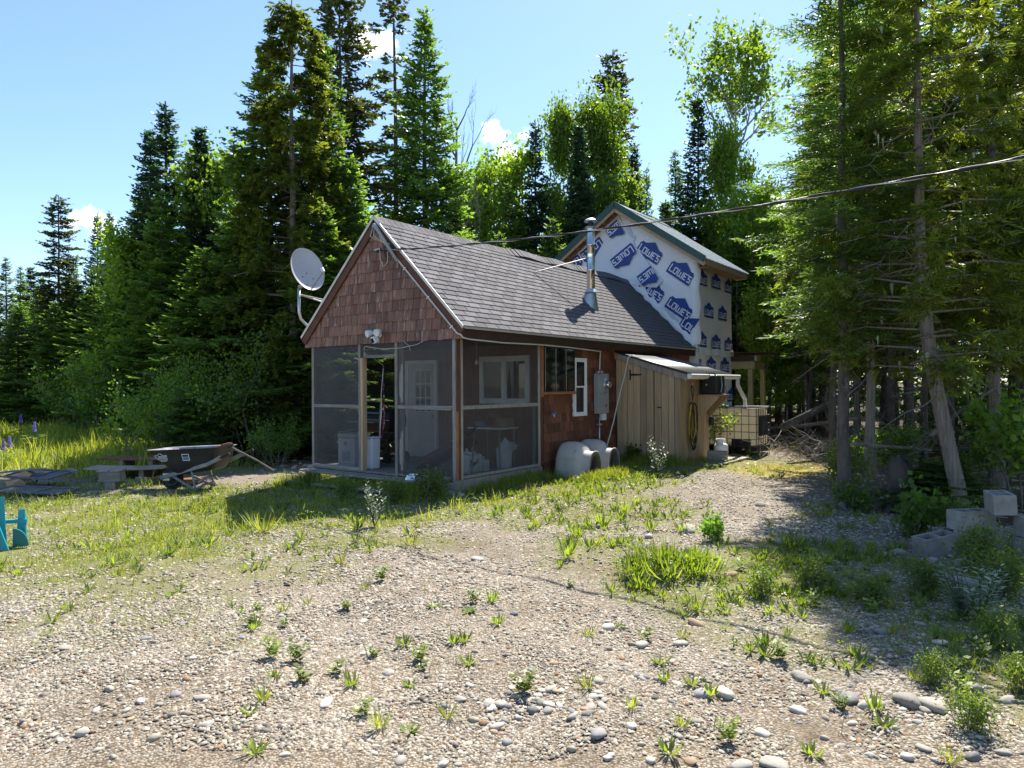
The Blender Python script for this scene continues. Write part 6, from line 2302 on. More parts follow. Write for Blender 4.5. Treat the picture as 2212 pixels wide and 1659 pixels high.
# two old window screens thrown down at the left
fgw = mat('blue_grey_frame', (0.14, 0.145, 0.165), (0.09, 0.095, 0.11), 6, 0.8)
for lab, (xd, yd), rz, w2, d2, tl, z0 in (('old insect screen frame lying on top of the heap at the left edge', (66, 1050), R(-8), 0.95, 0.6, R(6), 0.22), ('old insect screen frame lying flat on the grass under the other', (55, 1068), R(-4), 1.2, 0.5, R(2), 0.08)):
    p = gp(xd, yd, -0.12)
    o = thing('screen_frame', lab, 'screen frame', (p.x, p.y + 0.2, gl_(p.x, p.y) + z0), rz, 'discarded screen frames')
    o.rotation_euler = (tl, R(2), rz)
    for y in (-d2 / 2, d2 / 2):
        MB().box(-w2 / 2, w2 / 2, y - 0.025, y + 0.025, -0.012, 0.012).build('frame_bar', fgw, o)
    for x in (-w2 / 2 + 0.025, w2 * 0.12, w2 / 2 - 0.025):
        MB().box(x - 0.025, x + 0.025, -d2 / 2 + 0.026, d2 / 2 - 0.026, -0.011, 0.011).build('frame_bar', fgw, o)
    MB().add([(-w2 / 2, -d2 / 2, 0.0), (w2 / 2, -d2 / 2, 0.0), (w2 / 2, d2 / 2, 0.0), (-w2 / 2, d2 / 2, 0.0)], [(0, 1, 2, 3)]).build('mesh_sheet', screen_mat('dark_mesh', (0.015, 0.015, 0.018), 0.85), o, fix=False)
p = gp(155, 1040, -0.12)
o = thing('board_scrap', 'loose grey board propped across the discarded screens', 'board', (p.x, p.y, gl_(p.x, p.y) + 0.27), R(-50))
MB().box(-0.35, 0.30, -0.05, 0.05, -0.01, 0.012).build('board', MT['grey_board'], o)
p = gp(38, 1050, -0.12)
o = thing('board_scrap', 'wide grey board lying over the left end of the screens', 'board', (p.x, p.y, gl_(p.x, p.y) + 0.28), R(55))
MB().box(-0.42, 0.42, -0.07, 0.07, -0.01, 0.014).build('board', MT['grey_board'], o)
p = gp(210, 1085, -0.12)
o = thing('board_scrap', 'short dark board end lying in the grass before the screens', 'board', (p.x, p.y, gl_(p.x, p.y) + 0.02), R(-58))
MB().box(-0.18, 0.18, -0.035, 0.035, -0.01, 0.014).build('board', MT['grey_board'], o)
fw_ = mat('split_wood', (0.48, 0.34, 0.20), (0.36, 0.23, 0.13), 6, 0.8)
for k, (xd, yd, dz, lab) in enumerate(((35, 1052, 0.18, 'split tan log on top of the small pile at the left edge'), (10, 1056, 0.06, 'split tan log underneath in the small pile at the left edge'))):
    p = gp(xd, yd, -0.12)
    o = thing('log', lab, 'log', (p.x, p.y + 0.25, gl_(p.x, p.y) + dz), R(20 + 30 * k))
    MB().prism([(-0.09, -0.06), (0.08, -0.07), (0.11, 0.03), (0.02, 0.10), (-0.09, 0.05)], -0.2, 0.2).build('split_piece', fw_, o, bevel=0.01)

# turquoise plastic chair lying tipped over at the left edge
p = gp(-8, 1185, -0.1)
tc = thing('plastic_chair', 'turquoise plastic chair lying tipped over at the edge of the yard', 'chair', (p.x, p.y, gl_(p.x, p.y)), R(18))


def channel_leg(x, y, h, w0, w1, rz):
    mb = MB()
    M = Matrix.Translation((x, y, 0)) @ Matrix.Rotation(rz, 4, 'Z')
    sec = [(-1, 0.0), (-1, 0.7), (-0.72, 1.0), (0.72, 1.0), (1, 0.7), (1, 0.0), (0.8, 0.0), (0.8, 0.62), (-0.8, 0.62), (-0.8, 0.0)]
    vs3, n_ = [], len(sec)
    for z_, w_ in ((0.0, w0), (h, w1)):
        for a, b in sec:
            vs3.append((a * w_ / 2, -b * w_ / 2 * 0.8, z_))
    fs3 = [tuple(range(n_)), tuple(range(2 * n_ - 1, n_ - 1, -1))] + [(i, (i + 1) % n_, n_ + (i + 1) % n_, n_ + i) for i in range(n_)]
    return mb.add(vs3, fs3, 0, M)


TQ = MT['turquoise']
channel_leg(-0.02, 0.20, 0.56, 0.095, 0.045, R(10)).build('leg', TQ, tc)
channel_leg(0.145, 0.30, 0.40, 0.11, 0.065, R(-8)).build('leg', TQ, tc)
channel_leg(-0.50, 0.40, 0.50, 0.10, 0.05, R(10)).build('leg', TQ, tc)
MB().beam((-0.5, 0.28, 0.27), (0.20, 0.28, 0.27), 0.05, 0.04).build('seat_rail', TQ, tc)
dm_ = MB()
dk = [(0.0, 0.0)] + [(0.15 * math.cos(g), 0.20 * math.sin(g)) for g in np.linspace(0, math.pi / 2, 12)]
dm_.prism([(a + 0.10, b + 0.01) for a, b in dk], 0.14, 0.165)
dm_.build('armrest_end', mat('green_turquoise', (0.01, 0.17, 0.16), None, 3, 0.4), tc)
bkp = MB()
bkp.prism([(-0.55, -0.12), (0.02, -0.05), (0.10, -0.0), (0.0, 0.30), (-0.50, 0.42)], 0.02, 0.045)
bkp.build('backrest', TQ, tc)
for k in range(5):
    x0 = -0.50 + k * 0.105
    MB().prism([(x0, -0.045 + 0.013 * k), (x0 + 0.09, -0.034 + 0.013 * k), (x0 + 0.075, 0.32 - 0.02 * k), (x0 + 0.01, 0.33 - 0.02 * k)], -0.006, 0.018).build('back_slat', MT['turq_light'], tc)

# ------------------------------------------------------------------ right edge: blocks, stump, fallen trees
GB = 'concrete blocks stacked by the cedar'


def wblock(label, x, y, z, rot):
    return block(label, (x, y, z), rot, GB)


bz = gl_(4.9, 6.9)
wblock('tilted concrete block half sunk in weeds, leftmost of the heap by the cedar', 4.20, 7.0, bz - 0.03, (R(3), R(-7), R(14)))
wblock('concrete block under the top one in the heap by the cedar', 4.60, 6.98, bz + 0.0, (R(2), 0, R(10)))
wblock('concrete block lying behind, second layer of the heap by the cedar', 4.60, 7.08, bz + 0.195, (0, 0, R(8)))
wblock('topmost concrete block, standing open side up on the heap by the cedar', 4.80, 6.94, bz + 0.39, (R(-3), 0, R(68)))
wblock('concrete block at the very edge, upper one of the right pair', 5.02, 6.70, bz + 0.20, (0, 0, R(-6)))
wblock('concrete block at the very edge, lower one of the right pair', 5.0, 6.68, bz + 0.0, (0, 0, R(-3)))

sp_ = gp(2062, 1058, 0.0)
sx, sy = 5.24, 9.55
stump = thing('tree_stump', 'tall grey broken stump with a red rotten hollow beside the leaning cedar', 'stump', (sx, sy, gl_(sx, sy)), 0.3)
mb = MB()
n = 22
prof = [(0.30, -0.1), (0.21, 0.03), (0.155, 0.14), (0.135, 0.3), (0.125, 0.5), (0.12, 0.66)]
vs3 = []
for i, (r2, z) in enumerate(prof):
    for j in range(n):
        g = 2 * math.pi * j / n
        q = r2 * (1 + 0.09 * math.sin(3 * g + z * 2) + 0.05 * math.sin(7 * g) + (0.25 if i < 2 else 0) * max(0, math.sin(2 * g + 1)))
        vs3.append((q * math.cos(g), q * math.sin(g), z + (0.06 * math.sin(g * 2 + 1) + 0.03 * math.sin(g * 5) if i == len(prof) - 1 else 0)))
vs3.append((0, 0, 0.60))
fs3 = [(i * n + j, i * n + (j + 1) % n, (i + 1) * n + (j + 1) % n, (i + 1) * n + j) for i in range(len(prof) - 1) for j in range(n)]
fs3 += [((len(prof) - 1) * n + j, (len(prof) - 1) * n + (j + 1) % n, len(vs3) - 1) for j in range(n)]
mb.add(vs3, fs3).build('trunk', MT['bark_fir'], stump, smooth=True)
MB().tube([(-0.07, -0.10, 0.02), (-0.06, -0.115, 0.13), (-0.05, -0.10, 0.26)], [0.085, 0.075, 0.03], 8).build('rotten_hollow', MT['rot_wood'], stump, smooth=True)
MB().tube([(-0.12, -0.06, 0.14), (-0.30, -0.16, 0.05), (-0.48, -0.2, -0.03)], [0.06, 0.045, 0.02], 8).build('root', MT['bark_fir'], stump, smooth=True)


def log_thing(label, pts, r0, r1, m, name='fallen_trunk', cat='fallen trunk', group=None, branches=0, seed=1):
    p0 = Vector(pts[0])
    o = thing(name, label, cat, p0, 0, group)
    k = len(pts)
    MB().tube([Vector(q) - p0 for q in pts], [r0 + (r1 - r0) * i / (k - 1) for i in range(k)], 10).build('stem', m, o, smooth=True)
    if branches:
        r2 = np.random.default_rng(seed)
        mb = MB()
        for i in range(branches):
            t = r2.random()
            f = t * (k - 1)
            a = min(int(f), k - 2)
            q = np.array(Vector(pts[a]).lerp(Vector(pts[a + 1]), f - a) - p0)
            d = nrm(r2.normal(0, 1, 3) + np.array([0, 0, 0.5]))
            l = 0.25 + 0.5 * r2.random()
            e = q + d * l
            mb.tube([q, q + d * l * 0.5 + r2.normal(0, 0.03, 3), e], [0.012, 0.008, 0.003], 4, cap=False)
            for _ in range(2):
                d2 = nrm(d + r2.normal(0, 0.5, 3))
                mb.tube([q + d * l * 0.5, q + d * l * 0.5 + d2 * l * 0.5], [0.006, 0.002], 3, cap=False)
        mb.build('dead_twigs', MT['dead_wood'], o, fix=False)['kind'] = 'stuff'
    return o


a, b = atd(1690, 925, 15.5), atd(1950, 782, 17.5)
log_thing('grey fallen trunk slanting up from the ground right of the water tank', [a, a.lerp(b, 0.4) + Vector((0, 0, -0.05)), b], 0.09, 0.06, MT['bark_fir'], branches=14, seed=5)
a, b = gp(1630, 935), atd(1850, 905, 14.0)
log_thing('thin fallen trunk lying low in the dark duff right of the water tank', [a + Vector((0, 0, 0.1)), a.lerp(b, 0.5), b], 0.07, 0.04, MT['dead_wood'], branches=8, seed=6)
a, b = atd(2150, 840, 10.2), atd(2010, 945, 9.8)
log_thing('pale dead stem slanting behind the leaning cedar trunk', [b, b.lerp(a, 0.5) + Vector((0, 0, 0.04)), a], 0.035, 0.02, MT['dead_wood'], branches=10, seed=8)
a, b = atd(1840, 960, 10.5), atd(2010, 975, 10.8)
log_thing('dead pole lying behind the stump among the brush', [a, a.lerp(b, 0.5), b], 0.03, 0.02, MT['dead_wood'], branches=8, seed=9)
a, b = gp(1880, 1075), gp(1970, 1088)
log_thing('short mossy log lying beside the stump', [a + Vector((0, 0.1, 0.08)), b + Vector((0.1, 0.2, 0.10))], 0.10, 0.09, MT['bark_fir'], name='log', cat='log')
a, b = gp(2140, 1522), gp(2230, 1536)
log_thing('grey stick lying on the stones at the near right edge', [a + Vector((0, 0, 0.02)), a.lerp(b, 0.5) + Vector((0, 0, 0.025)), b + Vector((0, 0, 0.02))], 0.012, 0.014, MT['dead_wood'], name='stick', cat='stick')


def brush(label, x, y, rad, h, n, seed, m='dead_wood'):
    r2 = np.random.default_rng(seed)
    o = thing('brush_pile', label, 'brush pile', (x, y, gl_(x, y)), 0)
    mb = MB()
    for i in range(n):
        a = r2.random() * 6.28
        q = np.array([rad * r2.normal(0, 0.5), rad * 0.6 * r2.normal(0, 0.5), h * r2.random() * 0.6])
        d = nrm(np.array([math.cos(a), math.sin(a), r2.normal(0.25, 0.4)]))
        l = 0.35 + 0.7 * r2.random()
        pts = [q]
        for j in range(4):
            d = nrm(d + r2.normal(0, 0.22, 3))
            q = q + d * l / 4
            q[2] = max(q[2], 0.0)
            pts.append(q.copy())
        r0 = 0.004 + 0.005 * r2.random()
        mb.tube(pts, [r0, r0 * .8, r0 * .6, r0 * .45, r0 * .2], 3, cap=False)
        for j in (1, 2, 3):
            d2 = nrm(d + r2.normal(0, 0.7, 3))
            mb.tube([pts[j], pts[j] + d2 * l * 0.3], [r0 * 0.45, r0 * 0.15], 3, cap=False)
    mb.build('twigs', MT[m], o, fix=False)['kind'] = 'stuff'
    return o


q = gp(1790, 1010)
brush('tangle of grey dead branches behind the near fir trunk', q.x - 0.1, q.y + 0.6, 1.0, 0.9, 130, 31)
q = gp(1930, 985)
brush('pile of bare dead branches between the two right trunks', q.x, q.y + 0.2, 1.2, 1.2, 150, 32)
q = gp(2060, 960)
brush('dead brush in the shade behind the leaning cedar', q.x, q.y + 0.5, 1.3, 1.0, 110, 33)
q = gp(1720, 925)
brush('heap of rusty brown dead fir branches right of the water tank', q.x, q.y + 0.2, 2.0, 0.8, 190, 34, 'rot_wood')
# ------------------------------------------------------------------ kinds of trees
BF, BC = MT['bark_fir'], MT['bark_cedar']
tree_kind('fir_a', fir_parts(1, 10, 2.1, 0.25, whorl=0.30, tw=0.034), MT['fir'], trunk_mb(10, 0.13, seed=1), BF)
tree_kind('fir_b', fir_parts(2, 10, 1.7, 0.25, whorl=0.28, gap=0.12, tw=0.032), MT['fir'], trunk_mb(10, 0.12, seed=2), BF)
tree_kind('fir_c', fir_parts(3, 10, 2.5, 0.3, whorl=0.34, gap=0.10, droop=0.16, lump=0.4, tw=0.036), MT['fir'], trunk_mb(10, 0.14, seed=3), BF)
tree_kind('fir_n', fir_parts(4, 10, 1.05, 0.4, whorl=0.22, nb=7, gap=0.06, droop=0.2, power=0.62, lump=0.35, tw=0.040), MT['fir_blue'], trunk_mb(10, 0.10, seed=4), BF)
tree_kind('fir_blue', fir_parts(5, 10, 1.75, 0.3, whorl=0.28, tw=0.038, lump=0.35), MT['fir_blue'], trunk_mb(10, 0.12, seed=5), BF)
tree_kind('spruce_a', fir_parts(6, 10, 1.35, 1.2, whorl=0.30, nb=5, gap=0.12, droop=0.32, rise=0.12, lump=0.5, power=0.45, tw=0.042, bare=0.10), MT['spruce'], trunk_mb(10, 0.11, seed=6), BF)
tree_kind('spruce_s', fir_parts(7, 10, 1.15, 1.5, whorl=0.46, nb=4, gap=0.34, droop=0.36, rise=0.10, lump=0.6, power=0.40, tw=0.042, bare=0.15), MT['spruce'], trunk_mb(10, 0.12, seed=7), BF, dead_twigs_mb(7, 0.8, 7, 40, 0.5))
tree_kind('pole_fir', fir_parts(8, 10, 1.25, 3.6, whorl=0.38, gap=0.2, droop=0.2, lump=0.5, tw=0.036), MT['fir'], trunk_mb(10, 0.085, seed=8), BF, dead_twigs_mb(8, 0.7, 4.6, 30, 0.7, 0.006))
tree_kind('pole_fir_b', fir_parts(9, 10, 1.0, 2.6, whorl=0.42, gap=0.25, droop=0.22, lump=0.5, tw=0.036), MT['fir'], trunk_mb(10, 0.07, lean=(0.3, 0.1), seed=9), BF, dead_twigs_mb(9, 0.5, 4.0, 32, 0.7, 0.006))
tree_kind('fir_near', fir_parts(10, 8.6, 1.35, 2.5, whorl=0.34, gap=0.14, nb=5, droop=0.14, lump=0.5, step=0.06, tw=0.0125, twl=0.42, fine=True, power=0.55), MT['fir'], trunk_mb(8.6, 0.088, seed=10, n=16, flare=1.3), BF, dead_twigs_mb(10, 1.4, 4.5, 40, 0.8))
tree_kind('fir_high', fir_parts(19, 10, 1.7, 3.0, whorl=0.33, gap=0.15, droop=0.18, lump=0.45, tw=0.024, fine=False), MT['fir'], trunk_mb(10, 0.10, seed=19), BF, dead_twigs_mb(19, 0.8, 4.5, 26, 0.8, 0.006))
tree_kind('fir_young', fir_parts(11, 1.6, 0.75, 0.1, whorl=0.14, nb=6, step=0.05, tw=0.020, lump=0.3), MT['fir'], trunk_mb(1.5, 0.02, 0.004, seed=11), BF)
ced, limbs = cedar_parts(12, 8.2, 1.6, 2.4, whorl=0.24, gap=0.08, nb=5, tw=0.012)
tk_ = trunk_mb(8.2, 0.09, seed=12, n=12)
limb_tubes(tk_, limbs, 0.012, 1)
tree_kind('cedar_a', ced, MT['cedar'], tk_, BC, dead_twigs_mb(12, 1.2, 7.5, 22, 0.9, 0.006))
ced, limbs = cedar_parts(13, 10.0, 1.9, 0.9, whorl=0.21, gap=0.05, tw=0.023, nb=5)
tk_ = trunk_mb(10, 0.13, seed=13, n=12)
limb_tubes(tk_, limbs, 0.012, 2)
tree_kind('cedar_b', ced, MT['cedar'], tk_, BC, dead_twigs_mb(13, 1.0, 8, 30, 0.9))
tb, lv = broadleaf(14, 9, 2.6, 2.2, 24, 20000, 0.13, 2, 0.24, 0.06)
tree_kind('birch', lv, MT['aspen'], tb, MT['bark_pale'])
tb, lv = broadleaf(15, 9, 6.3, 2.0, 13, 4600, 0.105, 2, 0.10, 0.075, lean=(0.2, 0.0), ang=0.75, up=0.2)
tree_kind('aspen', lv, MT['aspen'], tb, MT['bark_pale'])
tb, lv = broadleaf(16, 6, 0.8, 1.8, 20, 13000, 0.115, 2, 0.20, 0.04)
tree_kind('bushy', lv, MT['aspen'], tb, MT['bark_pale'])
tb, lv = broadleaf(17, 9, 3.5, 2.2, 14, 12, 0.05, 3, 0.05, 0.17, ang=0.55, up=0.16)
tree_kind('dead', lv, MT['dry'], tb, MT['dead_wood'])

# ------------------------------------------------------------------ the trees one can tell apart
H0 = 10.0


def sky_tree(key, xd, yt, d, label, name='fir_tree', sxy=None, group=None, h0=H0, over=None):
    """tree whose top is seen at (xd, yt) from d metres away"""
    p = atd(xd, yt, d)
    h = over or p.z
    s = h / h0
    return plant_tree(key, name, label, p.x, p.y, s, sxy or s, group)


ST = sky_tree
ST('spruce_a', 128, 408, 33, 'tall lumpy dark spruce standing alone above the far left treeline', 'spruce_tree', 1.0)
ST('fir_b', 14, 543, 40, 'small dark fir cut by the left edge of the picture', sxy=0.85)
ST('fir_b', 45, 562, 42, 'small fir second from the left edge, on the far skyline', sxy=0.8)
ST('fir_n', 68, 566, 43, 'thin fir third from the left edge, on the far skyline', sxy=1.0)
ST('fir_b', 92, 585, 41, 'low fir just left of the tall lumpy spruce', sxy=0.8)
ST('fir_b', 160, 560, 35, 'low dense fir at the right foot of the tall lumpy spruce', sxy=0.95)
ST('fir_blue', 212, 448, 33, 'pale thin topped fir against the small white cloud on the left', sxy=0.75)
ST('fir_blue', 238, 443, 32, 'narrow dark fir just right of the small white cloud', sxy=0.70)
ST('fir_n', 327, 268, 28, 'narrow dark fir, left one of the tall twin spires on the left', 'fir_tree', 1.15)
ST('fir_blue', 361, 206, 26.5, 'tall pointed fir, right and higher of the twin spires on the left', sxy=1.25)
ST('fir_n', 436, 262, 25.5, 'slim pointed fir between the twin spires and the big cedar', sxy=1.1)
ST('fir_b', 300, 420, 26, 'broad fir in front of the narrow left spire', sxy=1.05)
ST('fir_a', 350, 400, 24, 'pale green fir below the taller of the twin spires', sxy=0.95)
ST('bushy', 285, 500, 26, 'yellow-green leafy tree squeezed among the firs left of the twin spires', 'leafy_tree', 1.2, h0=6)
ST('bushy', 462, 330, 26, 'pale leafy tree showing behind the slim pointed fir', 'leafy_tree', 1.3, h0=6)
ST('fir_a', 255, 560, 27, 'dense fir at the field edge left of the leafy tree', sxy=0.95)
ST('fir_c', 205, 600, 29, 'wide fir low in the treeline behind the field', sxy=0.85)
ST('fir_a', 120, 640, 30, 'low wide fir beneath the lumpy spruce at the field edge', sxy=0.8)
ST('fir_c', 40, 660, 31, 'dark low fir at the left edge behind the tall grass', sxy=0.8)
ST('fir_a', 390, 480, 24, 'dense green fir in the middle of the left treeline', sxy=1.0)
ST('fir_a', 440, 520, 19.5, 'fir with long low boughs behind the wheelbarrow bushes', sxy=0.95)
ST('fir_c', 330, 590, 24.5, 'spreading fir above the board pile', sxy=0.8)
ST('fir_c', 520, 420, 20, 'dark broad fir left of the big cedar', sxy=0.95)
ST('fir_c', 585, 90, 19.5, 'huge wide fir with long jutting boughs left of the satellite dish', sxy=1.15)
ST('cedar_b', 634, -30, 18.2, 'tall yellowish cedar behind the satellite dish, top out of the picture', 'cedar_tree', 1.05)
ST('fir_b', 700, 62, 19.2, 'pointed dark fir just right of the tall cedar', sxy=1.05)
ST('spruce_a', 738, -70, 23, 'brownish lumpy spruce with its top cut by the picture edge', 'spruce_tree', 1.30)
ST('fir_a', 760, 330, 19, 'fir with light tips rising behind the cabin gable', sxy=0.95)
ST('fir_c', 700, 420, 17.5, 'full fir right behind the satellite dish', sxy=0.75)
ST('fir_a', 800, 480, 20, 'fir showing behind the cabin gable peak, right side', sxy=0.9)
ST('spruce_s', 857, -60, 26, 'sparse spruce with bare trunk showing between clumps, beside the cloud', 'spruce_tree', 1.45)
ST('fir_a', 920, 15, 24, 'tall full fir with a long pointed top right of the sparse spruce', sxy=1.30)
ST('dead', 990, 150, 27, 'bare dead tree with curving grey limbs against the sky', 'dead_tree', 1.0, h0=9.6)
ST('bushy', 1085, 345, 29, 'light leafy tree below the bare dead tree', 'leafy_tree', 1.35, h0=6)
ST('birch', 1030, 390, 31, 'pale green leafy tree right of the tall full fir', 'leafy_tree', 0.9, h0=8.8)
ST('fir_c', 870, 480, 22, 'dark fir behind the cabin ridge left of the dead tree', sxy=0.9)
ST('fir_a', 985, 420, 24, 'fir behind the cabin ridge under the dead tree', sxy=0.9)
ST('fir_b', 1100, 390, 27, 'thin fir among the light leaves behind the cabin ridge', sxy=0.7)
ST('fir_blue', 1159, 258, 29, 'pointed blue-green fir just right of the clouds', sxy=0.95)
ST('birch', 1232, 250, 31, 'yellow-green birch, left half of the bright leafy pair', 'birch_tree', 0.95, h0=8.8)
ST('birch', 1305, 246, 30.5, 'yellow-green birch, right half of the bright leafy pair', 'birch_tree', 1.0, h0=8.8)
ST('fir_n', 1254, 268, 27.5, 'very narrow dark fir in front of the bright birches', sxy=1.0)
ST('spruce_a', 1328, 106, 40, 'big broad dark spruce standing high behind the birches', 'spruce_tree', 1.75)
ST('fir_n', 1373, 318, 31, 'slim dark fir right of the birches', sxy=0.85)
ST('fir_b', 1399, 360, 32, 'small thin fir second right of the birches', sxy=0.75)
ST('fir_a', 1345, 420, 28, 'fir with light green tips behind the stove pipe', sxy=0.85)
ST('fir_b', 1461, 322, 31, 'pale fir left of the tall fir by the aspen', sxy=0.95)
ST('fir_blue', 1511, 203, 30, 'tall even fir left of the aspen', sxy=1.15)
ST('aspen', 1585, 28, 31, 'tall slender aspen with white trunk and open leafy top', 'aspen_tree', 1.75, h0=9.9)
ST('birch', 1570, 300, 29, 'bright yellow-green leafy tree behind the metal roof', 'leafy_tree', 0.75, h0=8.8)
ST('bushy', 1625, 420, 27, 'light leafy tree right of the metal roof end', 'leafy_tree', 1.0, h0=6)
ST('fir_a', 1195, 470, 24, 'low fir behind the middle of the cabin ridge', sxy=0.75)
ST('fir_c', 1440, 430, 25, 'fir behind the peak of the wrapped addition', sxy=0.8)
ST('fir_a', 1080, 500, 23, 'dark low fir behind the cabin ridge below the thin fir', sxy=0.75)
# right hand wood
T1 = plant_tree('fir_near', 'fir_tree', 'near fir with a mottled trunk at the right edge of the gravel', 4.60, 9.78, 1.0, 1.0, rz=2.2)
ST('fir_high', 1800, -80, 14.5, 'dark fir with layered boughs just behind the near fir', sxy=0.8)
ST('fir_high', 1790, 20, 22.0, 'dark fir right of the aspen, its boughs in front of the sky', sxy=0.85)
ST('cedar_a', 2150, -160, 11.5, 'cedar right of the leaning one, its sprays filling the upper corner', 'cedar_tree', 1.1, h0=8.2)
ST('cedar_a', 1880, -60, 12.2, 'cedar with hanging sprays left of the leaning cedar', 'cedar_tree', 0.95, h0=8.2)
ST('cedar_a', 2310, -120, 10.0, 'cedar whose boughs hang in at the right edge', 'cedar_tree', 0.9, h0=8.2)
ST('fir_high', 2050, -80, 15.0, 'dark fir behind the leaning cedar', sxy=0.9)
ST('fir_high', 2230, -60, 14.0, 'dark fir in the shade at the right edge behind the cedars', sxy=0.9)
ST('fir_high', 1960, -30, 19.5, 'fir filling the dark gap left of the leaning cedar top', sxy=1.0)
ST('cedar_a', 1850, 300, 18.5, 'lower cedar behind the near fir trunk', 'cedar_tree', 0.85, h0=8.2)
ST('birch', 1850, 60, 23, 'leafy tree glimpsed high between the right hand firs', 'leafy_tree', 0.9, h0=8.8)
ST('bushy', 1700, 470, 25.5, 'light green leafy tree right of the wrapped addition', 'leafy_tree', 0.8, h0=6)
ST('bushy', 1650, 640, 23.5, 'low bright leafy tree behind the new lumber frame', 'leafy_tree', 0.7, h0=6)
ST('bushy', 1740, 640, 25, 'bright leafy sapling deep in the wood beyond the water tank', 'leafy_tree', 0.7, h0=6)
ST('bushy', 1850, 690, 26, 'bright leafy sapling deep in the wood right of the near trunk', 'leafy_tree', 0.7, h0=6)
ST('fir_young', 2030, 985, 9.3, 'small bright young fir growing beside the stump', sxy=1.0, h0=1.6)
ST('fir_young', 215, 1000, 15.2, 'tiny yellow-green fir seedling left of the board pile', sxy=0.55, h0=1.6)
ST('fir_young', 405, 820, 16.2, 'pale young fir tip above the bushes by the wheelbarrow', sxy=1.1, h0=1.6)

# the leaning cedar in front
cbase = gp(2077, 1116)
o = thing('cedar_tree', 'leaning cedar with a bare pale trunk at the right of the yard', 'tree', (cbase.x, cbase.y, gl_(cbase.x, cbase.y)))
cd_ = cbase.y
cp_ = [(2081, 1140), (2072, 1085), (2052, 985), (2030, 880), (2010, 770), (1996, 670), (1990, 560), (1988, 420), (1986, 250), (1985, 60), (1984, -90), (1984, -180)]
cr_ = [0.13, 0.10, 0.088, 0.085, 0.082, 0.080, 0.066, 0.056, 0.046, 0.034, 0.02, 0.008]
cpts = [atd(a, b, cd_ + 0.02 * i) - o.location for i, (a, b) in enumerate(cp_)]
tmb = MB()
tmb.tube(cpts, cr_, 18)
r2 = np.random.default_rng(77)
ced, limbs = cedar_parts(18, 7.2, 1.55, 1.9, whorl=0.25, gap=0.10, nb=5, tw=0.011)
top_x = cpts[6]
crown_off = np.array([top_x.x, top_x.y, 0.0])
limb_tubes(tmb, [P + crown_off for P in limbs], 0.012, 1)
tmb.build('trunk', BC, o, smooth=True, fix=False)
V_, l_, s_, t_ = ced
put('crown', np_mesh('leaning_cedar_crown', V_ + crown_off, l_, s_, MT['cedar'], np.clip(t_, 0, 1)), o)
dmb = MB()
for i in range(26):
    k = r2.integers(3, 9)
    q = np.array(cpts[k].lerp(cpts[k + 1], r2.random()))
    a = r2.random() * 6.28
    d = np.array([math.cos(a), math.sin(a) * 0.7, r2.normal(0.0, 0.3)])
    l = 0.4 + 0.9 * r2.random()
    pts = [q]
    for j in range(5):
        d = nrm(d + r2.normal(0, 0.25, 3) + np.array([0, 0, -0.05]))
        q = q + d * l / 5
        pts.append(q)
    dmb.tube(pts, [0.010, 0.008, 0.006, 0.005, 0.004, 0.002], 5, cap=False)
    for j in (1, 2, 3, 4):
        d2 = nrm(d + r2.normal(0, 0.6, 3))
        e = pts[j] + d2 * l * 0.3
        dmb.tube([pts[j], e], [0.005, 0.0015], 3, cap=False)
dmb.build('dead_branches', MT['dead_wood'], o, fix=False)['kind'] = 'stuff'
li = MB()
for i in range(40):
    k = r2.integers(4, 10)
    q = np.array(cpts[k]) + np.array([r2.normal(0, 0.6), r2.normal(0, 0.4), r2.normal(-0.1, 0.2)])
    h_ = 0.08 + 0.12 * r2.random()
    w_ = 0.012 + 0.02 * r2.random()
    li.add([q, q + np.array([w_, 0.01, -0.02]), q + np.array([w_ * 0.3, 0.0, -h_]), q + np.array([-w_, -0.01, -0.03])], [(0, 1, 2, 3)])
li.build('hanging_lichen', MT['moss_lichen'], o, fix=False)['kind'] = 'stuff'

# ------------------------------------------------------------------ trees in the shade that look alike
rt = random.Random(99)
PL = ['slender shaded trunk in the dark wood behind the brush at the right', 'slender shaded trunk in the dark wood beyond the water tank', 'fir in the ranks behind the cabin, only parts of it showing', 'fir in the ranks of the left treeline, only parts of it showing']
PG = ['trunks in the right hand wood', 'trunks beyond the water tank', 'background firs behind the cabin', 'background firs in the left treeline']
placed = []


def free(x, y, dmin):
    if any((x - a) ** 2 + (y - b) ** 2 < dmin * dmin for a, b in placed):
        return False
    placed.append((x, y))
    return True


n_p = 0
tries = 0
while n_p < 58 and tries < 4000:
    tries += 1
    d = rt.uniform(13.0, 30)
    xd = rt.uniform(1770, 2400)
    x = (xd - 1106) / FD * d
    if xd < 1900 and d < 20.5:
        continue
    if not free(x, d, 0.95):
        continue
    plant_tree(rt.choice(['pole_fir', 'pole_fir_b', 'pole_fir']), 'slender_fir', PL[0], x, d, rt.uniform(0.85, 1.25), rt.uniform(0.8, 1.25), PG[0])
    n_p += 1
n_p = 0
while n_p < 22 and tries < 9000:
    tries += 1
    d = rt.uniform(20.5, 32)
    xd = rt.uniform(1585, 1760)
    x = (xd - 1106) / FD * d
    tq = (x - 5.4) * 0.36 + (d - 17.5) * 0.93
    if not (0 < tq < 9 and abs((x - 5.4) * 0.93 - (d - 17.5) * 0.36) < 1.9) and not free(x, d, 0.9) or (0 < tq < 9 and abs((x - 5.4) * 0.93 - (d - 17.5) * 0.36) < 1.9):
        continue
    plant_tree(rt.choice(['pole_fir', 'pole_fir_b']), 'slender_fir', PL[1], x, d, rt.uniform(0.7, 1.0), rt.uniform(0.8, 1.1), PG[1])
    n_p += 1
